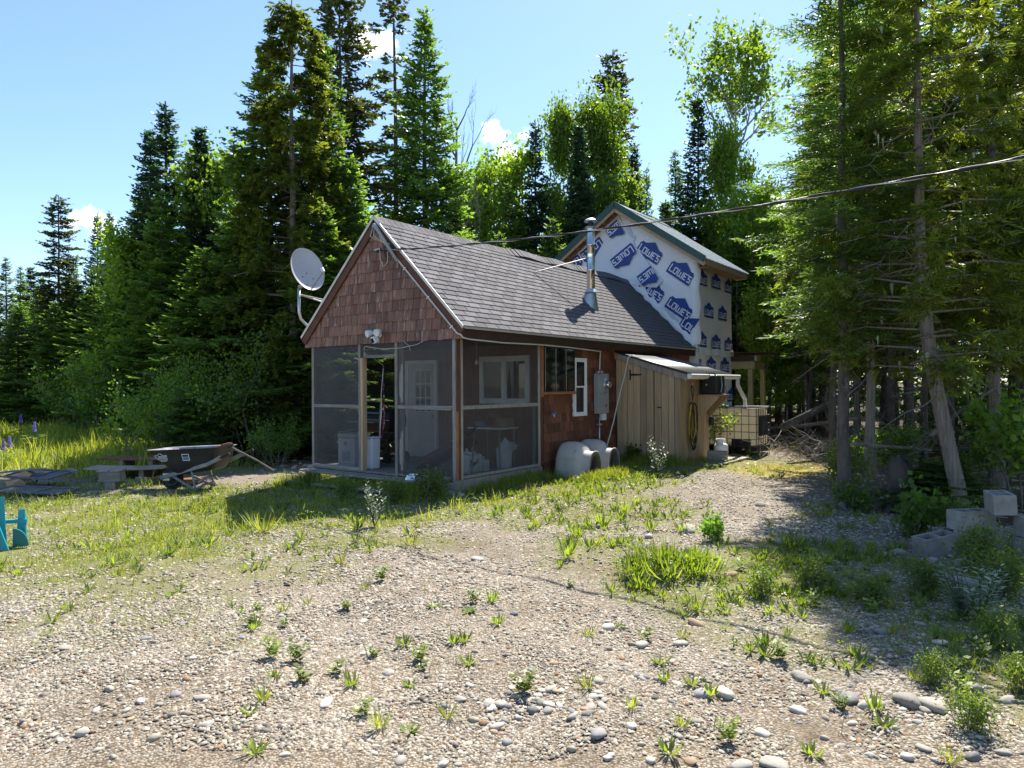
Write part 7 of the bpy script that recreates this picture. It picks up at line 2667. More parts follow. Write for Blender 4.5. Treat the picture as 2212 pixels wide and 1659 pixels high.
for i in range(26):
    xd = 780 + i * 33 + rt.uniform(-10, 10)
    d = rt.uniform(26, 36)
    yt = rt.uniform(430, 520)
    ST(rt.choice(['fir_a', 'fir_b', 'fir_c', 'fir_blue', 'birch']), xd, yt, d, PL[2], 'background_tree', rt.uniform(0.8, 1.0), PG[2])
for i in range(24):
    xd = 10 + i * 33 + rt.uniform(-10, 10)
    d0 = 37 - 0.021 * xd
    d = d0 + rt.uniform(-2, 5)
    yt = 640 - 0.27 * xd + rt.uniform(-40, 60)
    ST(rt.choice(['fir_a', 'fir_b', 'fir_c', 'fir_a']), xd, max(yt, 420), d, PL[3], 'background_tree', rt.uniform(0.85, 1.05), PG[3])

# far wood: one mass beyond the trees that can be told apart
r2 = np.random.default_rng(5)
fp = fir_parts(40, 9, 2.0, 0.2, whorl=0.75, nb=6, step=0.36, tw=0.20, sub=False, twl=0.5)
parts = []
for i in range(150):
    az = R(-52 + 104 * (i + r2.random()) / 150)
    d = 44 + 22 * r2.random() if i % 2 else 38 + 8 * r2.random()
    if -0.95 < az < -0.30:
        d += 14
    x, y = d * math.sin(az), d * math.cos(az)
    s = 0.62 + 0.35 * r2.random()
    a = r2.random() * 6.28
    V_, l_, s_, t_ = fp
    c_, sn = math.cos(a), math.sin(a)
    V2 = np.stack([(V_[:, 0] * c_ - V_[:, 1] * sn) * s * 1.1 + x, (V_[:, 0] * sn + V_[:, 1] * c_) * s * 1.1 + y, V_[:, 2] * s], -1)
    parts.append((V2, l_, s_, np.clip(t_ + 0.25 * r2.normal(), 0, 1)))
V_, l_, s_, t_ = join(parts)
fo = put('distant_woods', np_mesh('distant_woods', V_, l_, s_, MT['fir'], t_))
tag(fo, 'dark distant wood closing the gaps behind all the trees', 'woods', kind='stuff')

# ------------------------------------------------------------------ shrubs and saplings


def shrub_kind(key, seed, h, rad, nst, nleaf, ls, m, spread=0.12, tint0=0.4, stem='dead_wood', depth=2, wr=0.36):
    r = np.random.default_rng(seed)
    segs, tips = [], []
    for i in range(nst):
        a = r.random() * 6.28
        b = rad * 0.35 * r.random()
        p = np.array([b * math.cos(a), b * math.sin(a), 0.0])
        d = nrm(np.array([math.cos(a) * 0.5 * rad / h, math.sin(a) * 0.5 * rad / h, 1.0]))
        grow(r, p, d, h * 0.62 * (0.7 + 0.4 * r.random()), 0.012 * h ** 0.5, depth, segs, tips, wig=0.25, up=0.10, ang=0.55)
    mb = MB()
    for pts, rr in segs:
        mb.tube(pts, rr, 4, cap=False)
    V, l, s, t = leaves_at(r, tips, nleaf, spread, ls, tint0, hang=-0.15, wr=wr)
    TREES[key] = (np_mesh(key + '_leaves', V, l, s, MT[m], np.clip(t, 0, 1)), mb.mesh(key + '_stems', MT[stem], fix=False), None)


def shrub(key, label, x, y, s=1.0, sxy=None, name='shrub', cat='shrub', group=None):
    me, tm, _ = TREES[key]
    o = thing(name, label, cat, (x, y, gl_(x, y) - 0.01), rng.uniform(0, 6.28), group)
    o.scale = (sxy or s, sxy or s, s)
    put('leaves', me, o)
    put('stems', tm, o)
    return o


shrub_kind('alder', 61, 2.3, 1.3, 11, 5200, 0.085, 'alder', 0.16)
shrub_kind('alder_b', 62, 1.5, 0.9, 9, 2600, 0.075, 'alder', 0.13)
shrub_kind('bigleaf', 63, 1.4, 0.8, 8, 1300, 0.10, 'alder', 0.11, 0.55)
shrub_kind('lowleaf', 64, 0.55, 0.45, 9, 420, 0.085, 'alder', 0.07, 0.3, depth=1)
shrub_kind('sapling', 65, 1.5, 0.35, 2, 420, 0.075, 'aspen', 0.09, 0.6)
shrub_kind('rasp', 66, 0.9, 0.6, 12, 1300, 0.085, 'weed', 0.10, 0.3, depth=1, wr=0.2)
for key, xd, yd, s, lab in (('alder', 560, 990, 1.0, 'big leafy bush between the wheelbarrow and the porch'), ('alder', 470, 985, 0.95, 'big leafy bush right behind the wheelbarrow'), ('alder', 390, 985, 0.85, 'leafy bush behind the front of the wheelbarrow'), ('alder_b', 330, 975, 1.0, 'lower bush behind the board pile'),
                            ('alder_b', 600, 1000, 0.55, 'leafy bush at the foot of the twin trunks left of the porch'), ('sapling', 262, 1005, 1.05, 'bright upright sapling behind the board pile'), ('alder_b', 150, 925, 1.3, 'yellow-green bush at the far side of the tall grass'),
                            ('alder', 90, 905, 1.2, 'leafy bush at the foot of the lumpy spruce'), ('alder', 30, 908, 1.1, 'leafy bush at the left edge behind the field'), ('alder_b', 220, 940, 1.4, 'light green bush in the field corner'), ('alder_b', 300, 945, 1.3, 'round bush below the spreading fir'),
                            ('sapling', 1545, 985, 0.95, 'bright leafy sapling between the shed and the water tank'), ('sapling', 1500, 985, 0.55, 'small dark leaved sapling against the shed side'),
                            ('bigleaf', 2215, 1105, 1.0, 'large leaved bush at the right edge behind the concrete blocks'), ('bigleaf', 2130, 1050, 0.6, 'leafy bush behind the leaning cedar base'), ('bigleaf', 1955, 1035, 0.62, 'round leaved bush behind the stump'), ('bigleaf', 1905, 1025, 0.55, 'leafy shrub between near fir and stump'),
                            ('alder_b', 2160, 990, 1.1, 'dark leafy bush deep in the shade at the right edge'), ('alder_b', 2060, 985, 0.9, 'dark bush in the shade behind the leaning cedar'),
                            ('rasp', 2100, 1235, 0.5, 'tall leafy weed growing in front of the concrete blocks'), ('rasp', 2070, 1170, 0.5, 'leafy weed left of the concrete blocks'), ('rasp', 2150, 1290, 0.45, 'leafy weed before the right pair of blocks'), ('lowleaf', 1975, 1160, 1.0, 'low pale leaved plant in the sun before the stump'), ('lowleaf', 1850, 1105, 0.75, 'low plant at the foot of the near fir'),
                            ('rasp', 1840, 1060, 0.8, 'fern-like weed beside the near fir trunk'), ('lowleaf', 1540, 1168, 0.52, 'dark leafy plant standing alone on the gravel'),
                            ('rasp', 925, 1083, 0.55, 'tall broad leaved weed at the porch edge by the dog bowl'), ('rasp', 850, 1087, 0.42, 'weed growing up through the porch steps'), ('rasp', 750, 1078, 0.42, 'weeds under the porch step, left part'), ('rasp', 668, 1045, 0.3, 'weed at the left corner of the porch'),
                            ('rasp', 2085, 1570, 0.24, 'fern-like plant by the grey stick near the bottom right'), ('rasp', 2020, 1490, 0.20, 'low feathery weed among the stones left of the grey stick'), ('rasp', 1990, 1285, 0.36, 'leafy weed in the dappled shade right of the middle'), ('rasp', 1880, 1300, 0.30, 'small leafy weed in the dappled shade, left of a taller one'), ('rasp', 1745, 1275, 0.34, 'leafy weed in the deepest part of the right hand shade'), ('rasp', 1640, 1300, 0.30, 'leafy weed at the sunny side of the right hand shade'), ('rasp', 2150, 1400, 0.30, 'leafy weed below the silvery plants at the right edge'), ('rasp', 2200, 1510, 0.24, 'leafy weed cut by the right edge, low down'),
                            ('lowleaf', 1370, 1005, 0.7, 'dark weed against the shed boards'), ('bushy_dummy', 0, 0, 0, '')):
    if key == 'bushy_dummy':
        continue
    q = gp(xd, yd, -0.1 if xd < 650 else 0.0)
    shrub(key, lab, q.x, q.y, s)
# pale willow-like weed in front of the shed
r2 = np.random.default_rng(71)
parts = []
mb = MB()
for i in range(9):
    a = r2.random() * 6.28
    h_ = 0.45 + 0.35 * r2.random()
    n_ = 26
    s = np.linspace(0.15, 1, n_)
    P = np.stack([0.16 * s * math.cos(a), 0.16 * s * math.sin(a), h_ * s], -1)
    mb.tube([P[0] * 0, P[8], P[16], P[-1]], [0.006, 0.005, 0.004, 0.002], 4, cap=False)
    g = np.arange(n_) * 2.4
    D = nrm(np.stack([np.cos(g), np.sin(g), np.full(n_, 0.45)], 1))
    parts.append(diamonds(P, D, np.full(n_, 0.11) * (1.1 - 0.5 * s), np.full(n_, 0.011), 0.6, r2.random(n_), r2))
V_, l_, s_, t_ = join(parts)
TREES['willowweed'] = (np_mesh('willow_weed_leaves', V_, l_, s_, MT['silver'], t_), mb.mesh('willow_weed_stems', MT['weed'], fix=False), None)
q = gp(1420, 1030)
shrub('willowweed', 'pale narrow leaved weed standing before the shed door', q.x, q.y, 1.0, name='weed', cat='plant')
q = gp(1395, 1000)
shrub('willowweed', 'small narrow leaved weed against the shed boards', q.x, q.y, 0.75, name='weed', cat='plant')
for k, (xd, yd, lab) in enumerate(((2080, 1330, 'silvery narrow leaved plant, left stem of the pair at the right edge'), (2115, 1340, 'silvery narrow leaved plant, right stem of the pair at the right edge'))):
    q = gp(xd, yd)
    shrub('willowweed', lab, q.x, q.y, 0.55, 0.95, name='silver_plant', cat='plant')
# yellow-green flower stalks before the cabin shade
q = gp(808, 1140)
shrub('willowweed', 'tall pale weed standing at the front edge of the cabin shadow', q.x, q.y, 0.75, 0.7, name='weed', cat='plant')

# lupines
r2 = np.random.default_rng(81)
parts = []
for i in range(16):
    n_ = 9
    g = np.arange(n_) * 0.7 + i
    z = 0.42 + 0.24 * i / 16
    rr_ = 0.032 * (1 - 0.75 * i / 16)
    B = np.stack([0.3 * rr_ * np.cos(g), 0.3 * rr_ * np.sin(g), np.full(n_, z)], -1)
    D = nrm(np.stack([np.cos(g), np.sin(g), np.full(n_, 0.6)], -1))
    parts.append(diamonds(B, D, np.full(n_, rr_ + 0.012), np.full(n_, 0.010), 0.8, r2.random(n_), r2))
V_, l_, s_, t_ = join(parts)
lup_f = np_mesh('lupine_flowers', V_, l_, s_, MT['lupine'], t_)
parts = []
for i in range(14):
    a = r2.random() * 6.28
    c_ = np.array([0.16 * math.cos(a), 0.16 * math.sin(a), 0.15 + 0.2 * r2.random()])
    g = np.linspace(0, 6.28, 9)[:8]
    D = nrm(np.stack([np.cos(g), np.sin(g), np.full(8, 0.35)], -1))
    parts.append(diamonds(np.repeat(c_[None], 8, 0), D, np.full(8, 0.09), np.full(8, 0.014), 0.4, np.full(8, 0.4) + 0.2 * r2.random(8), r2))
V_, l_, s_, t_ = join(parts)
lup_l = np_mesh('lupine_leaves', V_, l_, s_, MT['weed'], np.clip(t_, 0, 1))
lup_s = MB().tube([(0, 0, 0), (0.01, 0, 0.3), (0, 0, 0.68)], [0.006, 0.005, 0.003], 5).mesh('lupine_stem', MT['weed'])
for xd, yd, d, lab in ((6, 965, 15.5, 'lupine spike at the very left edge of the tall grass'), (20, 958, 16, 'taller lupine spike second from the left edge'), (74, 925, 18.5, 'small lupine spike farther back in the tall grass'), (45, 905, 21, 'faint lupine at the far side of the field')):
    q = atd(xd, yd, d)
    o = thing('lupine', lab, 'flower', (q.x, q.y, q.z - 0.42 * 1.1), 0, None)
    o.scale = (1.3, 1.3, 1.1)
    put('flower_spike', lup_f, o)
    put('leaves', lup_l, o)
    put('stem', lup_s, o)
# ------------------------------------------------------------------ ground cover, stones, weeds


def in_house(x, y, m=0.05):
    """inside the buildings' footprints"""
    lx = (x - CX) * UX.x + (y - CY) * UX.y
    ly = (x - CX) * VX.x + (y - CY) * VX.y
    a = (lx > -W - m) & (lx < 0 + m) & (ly > -0.02 - m) & (ly < LEN)
    b = (lx > -0.1) & (lx < SX1 + m) & (ly > SY0 - m) & (ly < SY1 + m)
    c_ = (lx > TX0) & (lx < TX1 + m) & (ly > LEN - 0.1) & (ly < TY1)
    d_ = (lx > 0.48) & (lx < 1.75) & (ly > 8.9) & (ly < 9.95)
    return a | b | c_ | d_


def spots(n, d0, d1, r, xw=0.80, x0=None, x1=None):
    d = np.sqrt(d0 ** 2 + (d1 ** 2 - d0 ** 2) * r.random(n))
    x = (r.random(n) * 2 - 1) * xw * d
    if x0 is not None:
        x = x0 + (x1 - x0) * r.random(n)
    k = ~in_house(x, d)
    return x[k], d[k]


# pebbles
ico = bmesh.new()
bmesh.ops.create_icosphere(ico, subdivisions=1, radius=1.0)
ico.verts.ensure_lookup_table()
ico_V = np.array([v.co[:] for v in ico.verts])
ico_F = [[v.index for v in f.verts] for f in ico.faces]
ico.free()


def chip(sd, n=6):
    """flat broken pebble: an uneven top and a wider belt below"""
    q = np.random.default_rng(sd)
    g = np.linspace(0, 6.283, n, endpoint=False) + q.normal(0, 0.16, n)
    rr_ = 0.8 + 0.35 * q.random(n)
    top = np.stack([0.72 * rr_ * np.cos(g), 0.72 * rr_ * np.sin(g), 0.85 + 0.3 * q.random(n)], -1)
    low = np.stack([1.05 * rr_ * np.cos(g), 1.05 * rr_ * np.sin(g), np.full(n, -0.2) + 0.3 * q.random(n)], -1)
    f_ = [tuple(range(n))] + [(n + i, n + (i + 1) % n, (i + 1) % n, i) for i in range(n)]
    return np.concatenate([top, low]), f_


m_peb, nt, N, K = new_mat('gravel_pebbles')
out = N.new('ShaderNodeOutputMaterial')
bs = N.new('ShaderNodeBsdfPrincipled')
bs.inputs['Roughness'].default_value = 0.8
bs.inputs['Specular IOR Level'].default_value = 0.3
at = N.new('ShaderNodeAttribute')
at.attribute_name = 'tint'
geo = N.new('ShaderNodeNewGeometry')
rp_ = ramp(at.outputs['Fac'], [(0.0, (0.07, 0.066, 0.062)), (0.12, (0.13, 0.118, 0.10)), (0.32, (0.225, 0.20, 0.16)), (0.62, (0.33, 0.292, 0.23)), (0.89, (0.47, 0.43, 0.355)), (0.94, (0.27, 0.165, 0.09)), (1.0, (0.20, 0.12, 0.07))])
nn = nse(60, 4)
K.new(mixc(0.5, rp_, ramp(nn, [(0.3, (0.55, 0.55, 0.55)), (0.7, (1.25, 1.22, 1.18))]), 'MULTIPLY'), bs.inputs['Base Color'])
K.new(bs.outputs[0], out.inputs[0])
r = np.random.default_rng(3)
parts = []
def rough(V, sd, amt):
    q = np.random.default_rng(sd)
    return V * (1 + amt * (q.random((len(V), 1)) - 0.5) * 2)


PB = []
for k_ in range(4):
    cv, cf_ = chip(60 + k_, 5 + k_ % 2)
    PB += [(15500, 3.2, 5.6, 0.0045, 0.0125, cv, cf_, 0.78), (13000, 5.2, 8.6, 0.0075, 0.0155, cv, cf_, 0.78), (11000, 8.0, 13.0, 0.012, 0.022, chip(70 + k_, 4)[0], chip(70 + k_, 4)[1], 0.8)]
    PB += [(600, 3.2, 7.5, 0.012, 0.024, rough(ico_V, k_ + 40, 0.25), ico_F, 0.8), (500, 7.0, 16.0, 0.016, 0.034, rough(ico_V, k_ + 50, 0.25), ico_F, 0.8)]
for n, d0, d1, a0, a1, bV, bF, xw in PB:
    x, y = spots(n, d0, d1, r, xw)
    tf, ff = turf(x, y), forest_floor(x, y)
    cl = vnoise(x, y, 1.1, 21)
    k = (r.random(len(x)) > 0.75 * tf) & (r.random(len(x)) > 0.93 * ff) & (r.random(len(x)) < np.clip(2.2 * (0.6 * cl + 0.4 * vnoise(x, y, 3.7, 22)) - 0.45, 0.12, 0.95))
    x, y = x[k], y[k]
    m = len(x)
    a = a0 * (a1 / a0) ** (r.random(m) ** 1.6)
    sc = np.stack([a * (1.0 + 0.7 * r.random(m)), a * (0.7 + 0.5 * r.random(m)), a * (0.32 + 0.4 * r.random(m))], -1)
    pos = np.stack([x, y, gz(x, y) + sc[:, 2] * 0.25], -1)
    V, l, s, ow = scatter(bV * (1 + 0.0), bF, pos, sc, r.random(m) * 6.28, r.normal(0, 0.15, m), r.random(m) * 6.28)
    parts.append((V, l, s, np.clip(r.beta(1.7, 1.4, m), 0, 1)[ow]))
V, l, s, t = join(parts)
po = put('gravel', np_mesh('gravel', V, l, s, m_peb, t))
tag(po, 'pale loose river gravel covering the yard', 'gravel', kind='stuff')

# individual stones
stone_me = []
for k in range(8):
    bm = bmesh.new()
    bmesh.ops.create_icosphere(bm, subdivisions=2, radius=1.0)
    for v in bm.verts:
        n3 = 1.7 * mnoise.noise(v.co * 1.5 + Vector((k * 7.1, 0, 0)))
        v.co *= 1 + 0.28 * n3 + 0.08 * mnoise.noise(v.co * 3 + Vector((0, k * 3.3, 0)))
        for q_ in range(7):
            pn_ = Vector((math.sin(k * 3.1 + q_ * 2.3), math.cos(k * 1.7 + q_ * 4.1), math.sin(k * 2.2 + q_ * 1.3))).normalized()
            dd_ = v.co.dot(pn_) - (0.62 + 0.04 * q_)
            if dd_ > 0:
                v.co -= pn_ * dd_ * 0.9
        if k >= 5:
            v.co = Vector([math.copysign(abs(c_) ** 0.75, c_) for c_ in v.co])
    me = bpy.data.meshes.new('river_stone')
    bm.to_mesh(me)
    bm.free()
    me.polygons.foreach_set('use_smooth', [True] * len(me.polygons))
    me.materials.append(MT[('stone', 'stone', 'stone_dark', 'stone', 'stone_tan', 'stone', 'stone_dark', 'stone')[k]])
    stone_me.append(me)
SL_ = {'stone': ('pale rounded stone lying loose on the gravel', 'pale loose stones on the gravel'), 'stone_dark': ('dark grey stone lying loose on the gravel', 'dark loose stones on the gravel'), 'stone_tan': ('tan brown stone lying loose on the gravel', 'tan loose stones on the gravel')}
KN = ['stone', 'stone', 'stone_dark', 'stone', 'stone_tan', 'stone', 'stone_dark', 'stone']
rq = random.Random(17)


def stone(x, y, a, k=None, label=None, group=None):
    k = rq.choice([0, 1, 3, 5, 7, 0, 1, 3, 2, 6, 4]) if k is None else k
    me = stone_me[k]
    o = put('river_stone', me)
    sx_, sy_, sz_ = a * rq.uniform(0.9, 1.35), a * rq.uniform(0.7, 1.0), a * rq.uniform(0.38, 0.7)
    o.location = (x, y, gl_(x, y) + sz_ * 0.22)
    o.scale = (sx_, sy_, sz_)
    o.rotation_euler = (rq.uniform(-.2, .2), rq.uniform(-.2, .2), rq.uniform(0, 6.28))
    lab, g = SL_[KN[k]]
    sz_w = 'small' if a < 0.026 else ('fist-sized' if a < 0.05 else 'large')
    lab, g = sz_w + ' ' + lab, sz_w + ' ' + g
    tag(o, label or lab, 'stone', group or g)
    return o


# the small heap of stones near the bottom of the picture
for i in range(58):
    xd, yd = rq.gauss(1185, 95), rq.gauss(1505, 24)
    q = gp(xd, yd)
    k = rq.choice([0, 1, 3, 5, 7, 4, 2])
    pre = {'stone': 'pale', 'stone_dark': 'dark grey', 'stone_tan': 'tan'}[KN[k]]
    stone(q.x, q.y, rq.uniform(0.014, 0.038), k, f'{pre} stone in the small heap of stones on the open gravel', f'{pre} stones of the small heap')
for i in range(110):
    xd = rq.uniform(1250, 2200)
    yd = rq.uniform(1130, 1640) if rq.random() < 0.6 else rq.uniform(1450, 1655)
    q = gp(xd, yd)
    stone(q.x, q.y, rq.choice([0.02, 0.025, 0.03, 0.04, 0.055]) * rq.uniform(0.8, 1.2) * (1.5 if yd < 1260 else 1))
for i in range(82):
    q = gp(rq.uniform(20, 1250), rq.uniform(1230, 1650))
    stone(q.x, q.y, rq.choice([0.016, 0.02, 0.026, 0.034]) * rq.uniform(0.8, 1.2))
for xd, yd, a, k, lab in ((1940, 1190, 0.10, 0, 'broad pale stone at the edge of the shade, near the low leaved plant'), (2085, 1265, 0.085, 3, 'round stone just before the tilted concrete block'), (1905, 1375, 0.07, 2, 'dark stone in the shaded weeds on the right'), (1955, 1520, 0.085, 0, 'flat pale stone, largest at the near right'),
                          (1830, 1505, 0.065, 2, 'dark flat stone just left of the largest near one'), (1665, 1645, 0.07, 0, 'pale stone cut by the bottom edge'), (700, 1518, 0.045, 1, 'white stone alone on the gravel left of the stone heap'), (1730, 1455, 0.06, 3, 'grey stone at the lower edge of the weeds'),
                          (1310, 1355, 0.05, 5, 'angular pale stone in the middle of the gravel'), (1500, 1345, 0.055, 4, 'orange-brown broken stone on the gravel right of the middle'), (1030, 1205, 0.06, 1, 'pale stone near the front edge of the cabin shadow'),
                          (1825, 1100, 0.14, 2, 'rounded boulder at the foot of the near fir'), (1640, 1098, 0.10, 0, 'pale flat stone at the edge of the golden moss')):
    q = gp(xd, yd)
    o = stone(q.x, q.y, a, k, lab)
    if 'group' in o:
        del o['group']
for i, (dx, dy, a) in enumerate(((-0.10, -0.02, 0.09), (0.02, -0.10, 0.10), (0.10, 0.03, 0.08))):
    q = L(-0.06 + dx, 0.0 + dy)
    o = stone(q.x, q.y, a, (4, 2, 0)[i], ('tan', 'dark', 'pale')[i] + ' stone under the front corner of the porch')
    if 'group' in o:
        del o['group']
for i in range(16):
    q = gp(rq.uniform(560, 680), rq.uniform(985, 1035), -0.1)
    stone(q.x, q.y, rq.uniform(0.05, 0.10), None, None, None)
for st_ in [o for o in col.objects if o.name.startswith('river_stone')][-16:]:
    k_ = st_.data.materials[0].name
    pre = 'dark' if 'dark' in k_ else ('tan' if 'tan' in k_ else 'pale')
    st_['label'] = f'{pre} stone in the shaded rubble left of the porch'
    st_['group'] = f'{pre} stones in the rubble left of the porch'

# grass blades: one strip with a bend, several bends
def blade(bend):
    return np.array([(-0.5, 0, 0), (0.5, 0, 0), (-0.42, bend * 0.30, 0.55), (0.42, bend * 0.30, 0.55), (0.0, bend, 0.93)], float), [(0, 1, 3, 2), (2, 3, 4)]


BL = [blade(b) for b in (0.05, 0.22, 0.45, 0.7)]


def grass_parts(x, y, h, w, r, tint):
    n = len(x)
    pos = np.stack([x, y, gz(x, y) - 0.005], -1)
    sel = r.integers(0, 4, n)
    out_ = []
    for k in range(4):
        q = sel == k
        if not q.any():
            continue
        sc = np.stack([w[q], h[q], h[q]], -1)
        V, l, s, ow = scatter(BL[k][0], BL[k][1], pos[q], sc, r.random(q.sum()) * 6.28, r.normal(0, 0.38, q.sum()), r.random(q.sum()) * 6.28)
        out_.append((V, l, s, tint[q][ow]))
    return out_


r = np.random.default_rng(8)
parts = []


def tufts(n, d0, d1, per, hmin, hmax, w, thr, spread, pw=1.0, x0=None, x1=None, dens=None, tint0=0.5):
    x, y = spots(n, d0, d1, r, 0.8, x0, x1)
    g = (dens or turf)(x, y)
    k = (r.random(len(x)) < g ** pw) & (g > thr)
    x, y, g = x[k], y[k], g[k]
    m = len(x)
    hh_ = (hmin + (hmax - hmin) * r.random(m) ** 1.7) * (0.55 + 0.6 * g)
    X = np.repeat(x, per) + r.normal(0, spread, m * per)
    Y = np.repeat(y, per) + r.normal(0, spread, m * per)
    Hh = np.repeat(hh_, per) * (0.5 + 0.7 * r.random(m * per))
    Wd = w * (0.7 + 0.6 * r.random(m * per))
    T = np.clip(np.repeat(tint0 + 0.22 * r.normal(size=m), per) + 0.15 * r.normal(size=m * per), 0, 1)
    k = ~in_house(X, Y, 0.02)
    parts.extend(grass_parts(X[k], Y[k], Hh[k], Wd[k], r, T[k]))


tufts(9500, 3.3, 8.5, 7, 0.018, 0.065, 0.0042, 0.10, 0.022, 1.2)
tufts(21000, 7.0, 14.5, 7, 0.02, 0.07, 0.0065, 0.13, 0.045, 1.15)
tufts(2600, 7.5, 14.0, 9, 0.09, 0.24, 0.007, 0.80, 0.05, 1.8)
tufts(3000, 12.5, 24, 8, 0.10, 0.40, 0.016, 0.35, 0.10, 1.0, -18, -5.5)
field = lambda x, y: ((x < -6.5 - 0.25 * (y - 13)) * (0.25 + 0.75 * vnoise(x, y, 0.8, 12)) * (px_of(x, y)[1] < 1012))
tufts(6500, 14.0, 34, 9, 0.35, 0.75, 0.022, 0.1, 0.16, 1.0, -26, -7, dens=field, tint0=0.55)
# fringe against the buildings
for (xa, ya), (xb, yb), n, h0, h1 in (((0.06, 0.1), (0.12, 2.3), 260, 0.10, 0.28), ((0.9, 2.3), (1.15, 3.2), 240, 0.10, 0.24), ((0.75, 3.4), (0.8, 5.0), 150, 0.10, 0.25), ((0.2, 5.0), (1.5, 4.95), 240, 0.10, 0.30), ((1.55, 5.2), (1.7, 6.5), 100, 0.08, 0.22), ((-3.5, -0.62), (-0.1, -0.30), 420, 0.12, 0.34), ((0.6, 8.8), (1.8, 8.75), 160, 0.1, 0.25), ((-3.6, 0.0), (-3.6, 2.0), 120, 0.1, 0.3)):
    t_ = r.random(n)
    X = np.array([L(xa + (xb - xa) * u, ya + (yb - ya) * u)[:2] for u in t_]) + r.normal(0, 0.10, (n, 2))
    per = 7
    XX, YY = np.repeat(X[:, 0], per) + r.normal(0, 0.03, n * per), np.repeat(X[:, 1], per) + r.normal(0, 0.03, n * per)
    k = ~in_house(XX, YY, 0.02)
    m = k.sum()
    parts.extend(grass_parts(XX[k], YY[k], (h0 + (h1 - h0) * r.random(m)) * 0.9, 0.008 * (0.7 + 0.6 * r.random(m)), r, np.clip(0.45 + 0.25 * r.normal(size=m), 0, 1)))
V, l, s, t = join(parts)
go = put('grass', np_mesh('grass', V, l, s, MT['grass'], t))
tag(go, 'bright green patchy grass growing through the gravel and field', 'grass', kind='stuff')

# dry stalks and dead blades mixed through the turf and gravel
parts = []
x, y = spots(5200, 3.4, 14, r, 0.8)
k = (r.random(len(x)) < 0.12 + 0.75 * turf(x, y))
x, y = x[k], y[k]
m = len(x)
dp = [p_ for i_ in range(3) for p_ in [grass_parts(x + r.normal(0, 0.03, m), y + r.normal(0, 0.03, m), 0.03 + 0.14 * r.random(m) ** 2.5, 0.0035 + 0.002 * r.random(m), r, np.clip(0.4 + 0.3 * r.normal(size=m), 0, 1))]]
V, l, s, t = join([q_ for p_ in dp for q_ in p_])
do_ = put('dry_grass', np_mesh('dry_grass', V, l, s, MT['dry'], t))
tag(do_, 'dry straw coloured stalks among the green weeds and gravel', 'dry grass', kind='stuff')

# broad leaved ground cover among the grass
tri_V = []
tri_F = []
for k in range(3):
    a = k * 2.094
    c_, s_ = math.cos(a), math.sin(a)
    for u, v, z in ((0.1, 0, 0.0), (0.55, 0.30, 0.12), (1.0, 0.0, 0.02), (0.55, -0.30, 0.12)):
        tri_V.append((u * c_ - v * s_, u * s_ + v * c_, z))
    tri_F.append((k * 4, k * 4 + 1, k * 4 + 2, k * 4 + 3))
tri_V = np.array(tri_V)
parts = []
for n, d0, d1, a, z1, thr in ((5200, 3.5, 9.0, 0.020, 0.07, 0.2), (15000, 8.0, 14.5, 0.028, 0.13, 0.28), (5000, 9.0, 20.0, 0.035, 0.16, 0.4)):
    x, y = spots(n, d0, d1, r, 0.8)
    g = turf(x, y) * np.clip(2.2 * vnoise(x, y, 1.3, 33) - 0.5, 0.05, 1)
    k = (r.random(len(x)) < g * 1.3) & (turf(x, y) > thr)
    x, y = x[k], y[k]
    m = len(x)
    pos = np.stack([x, y, gz(x, y) + z1 * r.random(m) ** 1.5 + 0.01], -1)
    V, l, s, ow = scatter(tri_V, tri_F, pos, a * (0.7 + 0.7 * r.random(m)), r.random(m) * 6.28, r.normal(0, 0.45, m), r.random(m) * 6.28)
    parts.append((V, l, s, np.clip(0.45 + 0.25 * r.normal(size=m), 0, 1)[ow]))
# upright narrow leaved weeds, thick on the right and before the cabin
r7 = np.random.default_rng(70)
g7 = r7.random(11) * 6.28
D7 = nrm(np.stack([np.cos(g7), np.sin(g7), 1.0 + 0.8 * r7.random(11)], -1))
W7 = diamonds(r7.normal(0, 0.06, (11, 3)) * [1, 1, 0], D7, 0.7 + 0.5 * r7.random(11), np.full(11, 0.075), 0.5, np.zeros(11), r7, fold=0.1)
w7F = [tuple(range(4 * i, 4 * i + 4)) for i in range(11)]
dens7 = lambda x, y: turf(x, y) * (0.25 + 0.75 * sst(-0.5, 1.5, x)) * np.clip(2.4 * vnoise(x, y, 1.9, 51) - 0.6, 0.0, 1)
for n, d0, d1, h0, h1 in ((2600, 3.6, 7.5, 0.05, 0.13), (5200, 6.5, 13.0, 0.07, 0.17)):
    x, y = spots(n, d0, d1, r, 0.8)
    k = r.random(len(x)) < 1.25 * dens7(x, y)
    x, y = x[k], y[k]
    m = len(x)
    pos = np.stack([x, y, gz(x, y)], -1)
    V, l, s, ow = scatter(W7[0], w7F, pos, h0 + (h1 - h0) * r.random(m) ** 1.5, r.random(m) * 6.28)
    parts.append((V, l, s, np.clip(0.5 + 0.28 * r.normal(size=m), 0, 1)[ow]))
# woodland floor herbs
x, y = spots(9000, 8.5, 22, r, 0.8)
g = forest_floor(x, y) * (vnoise(x, y, 0.9, 41) > 0.45)
k = (r.random(len(x)) < g) & (x > -14)
x, y = x[k], y[k]
m = len(x)
pos = np.stack([x, y, gz(x, y) + 0.04 + 0.28 * r.random(m) ** 1.6], -1)
V, l, s, ow = scatter(tri_V, tri_F, pos, 0.055 * (0.7 + 0.7 * r.random(m)), r.random(m) * 6.28, r.normal(0, 0.4, m), r.random(m) * 6.28)
parts.append((V, l, s, np.clip(0.35 + 0.25 * r.normal(size=m), 0, 1)[ow]))
V, l, s, t = join(parts)
co_ = put('ground_cover', np_mesh('ground_cover', V, l, s, MT['weed'], t))
tag(co_, 'low three-leaved weeds spreading through the grass', 'ground cover', kind='stuff')
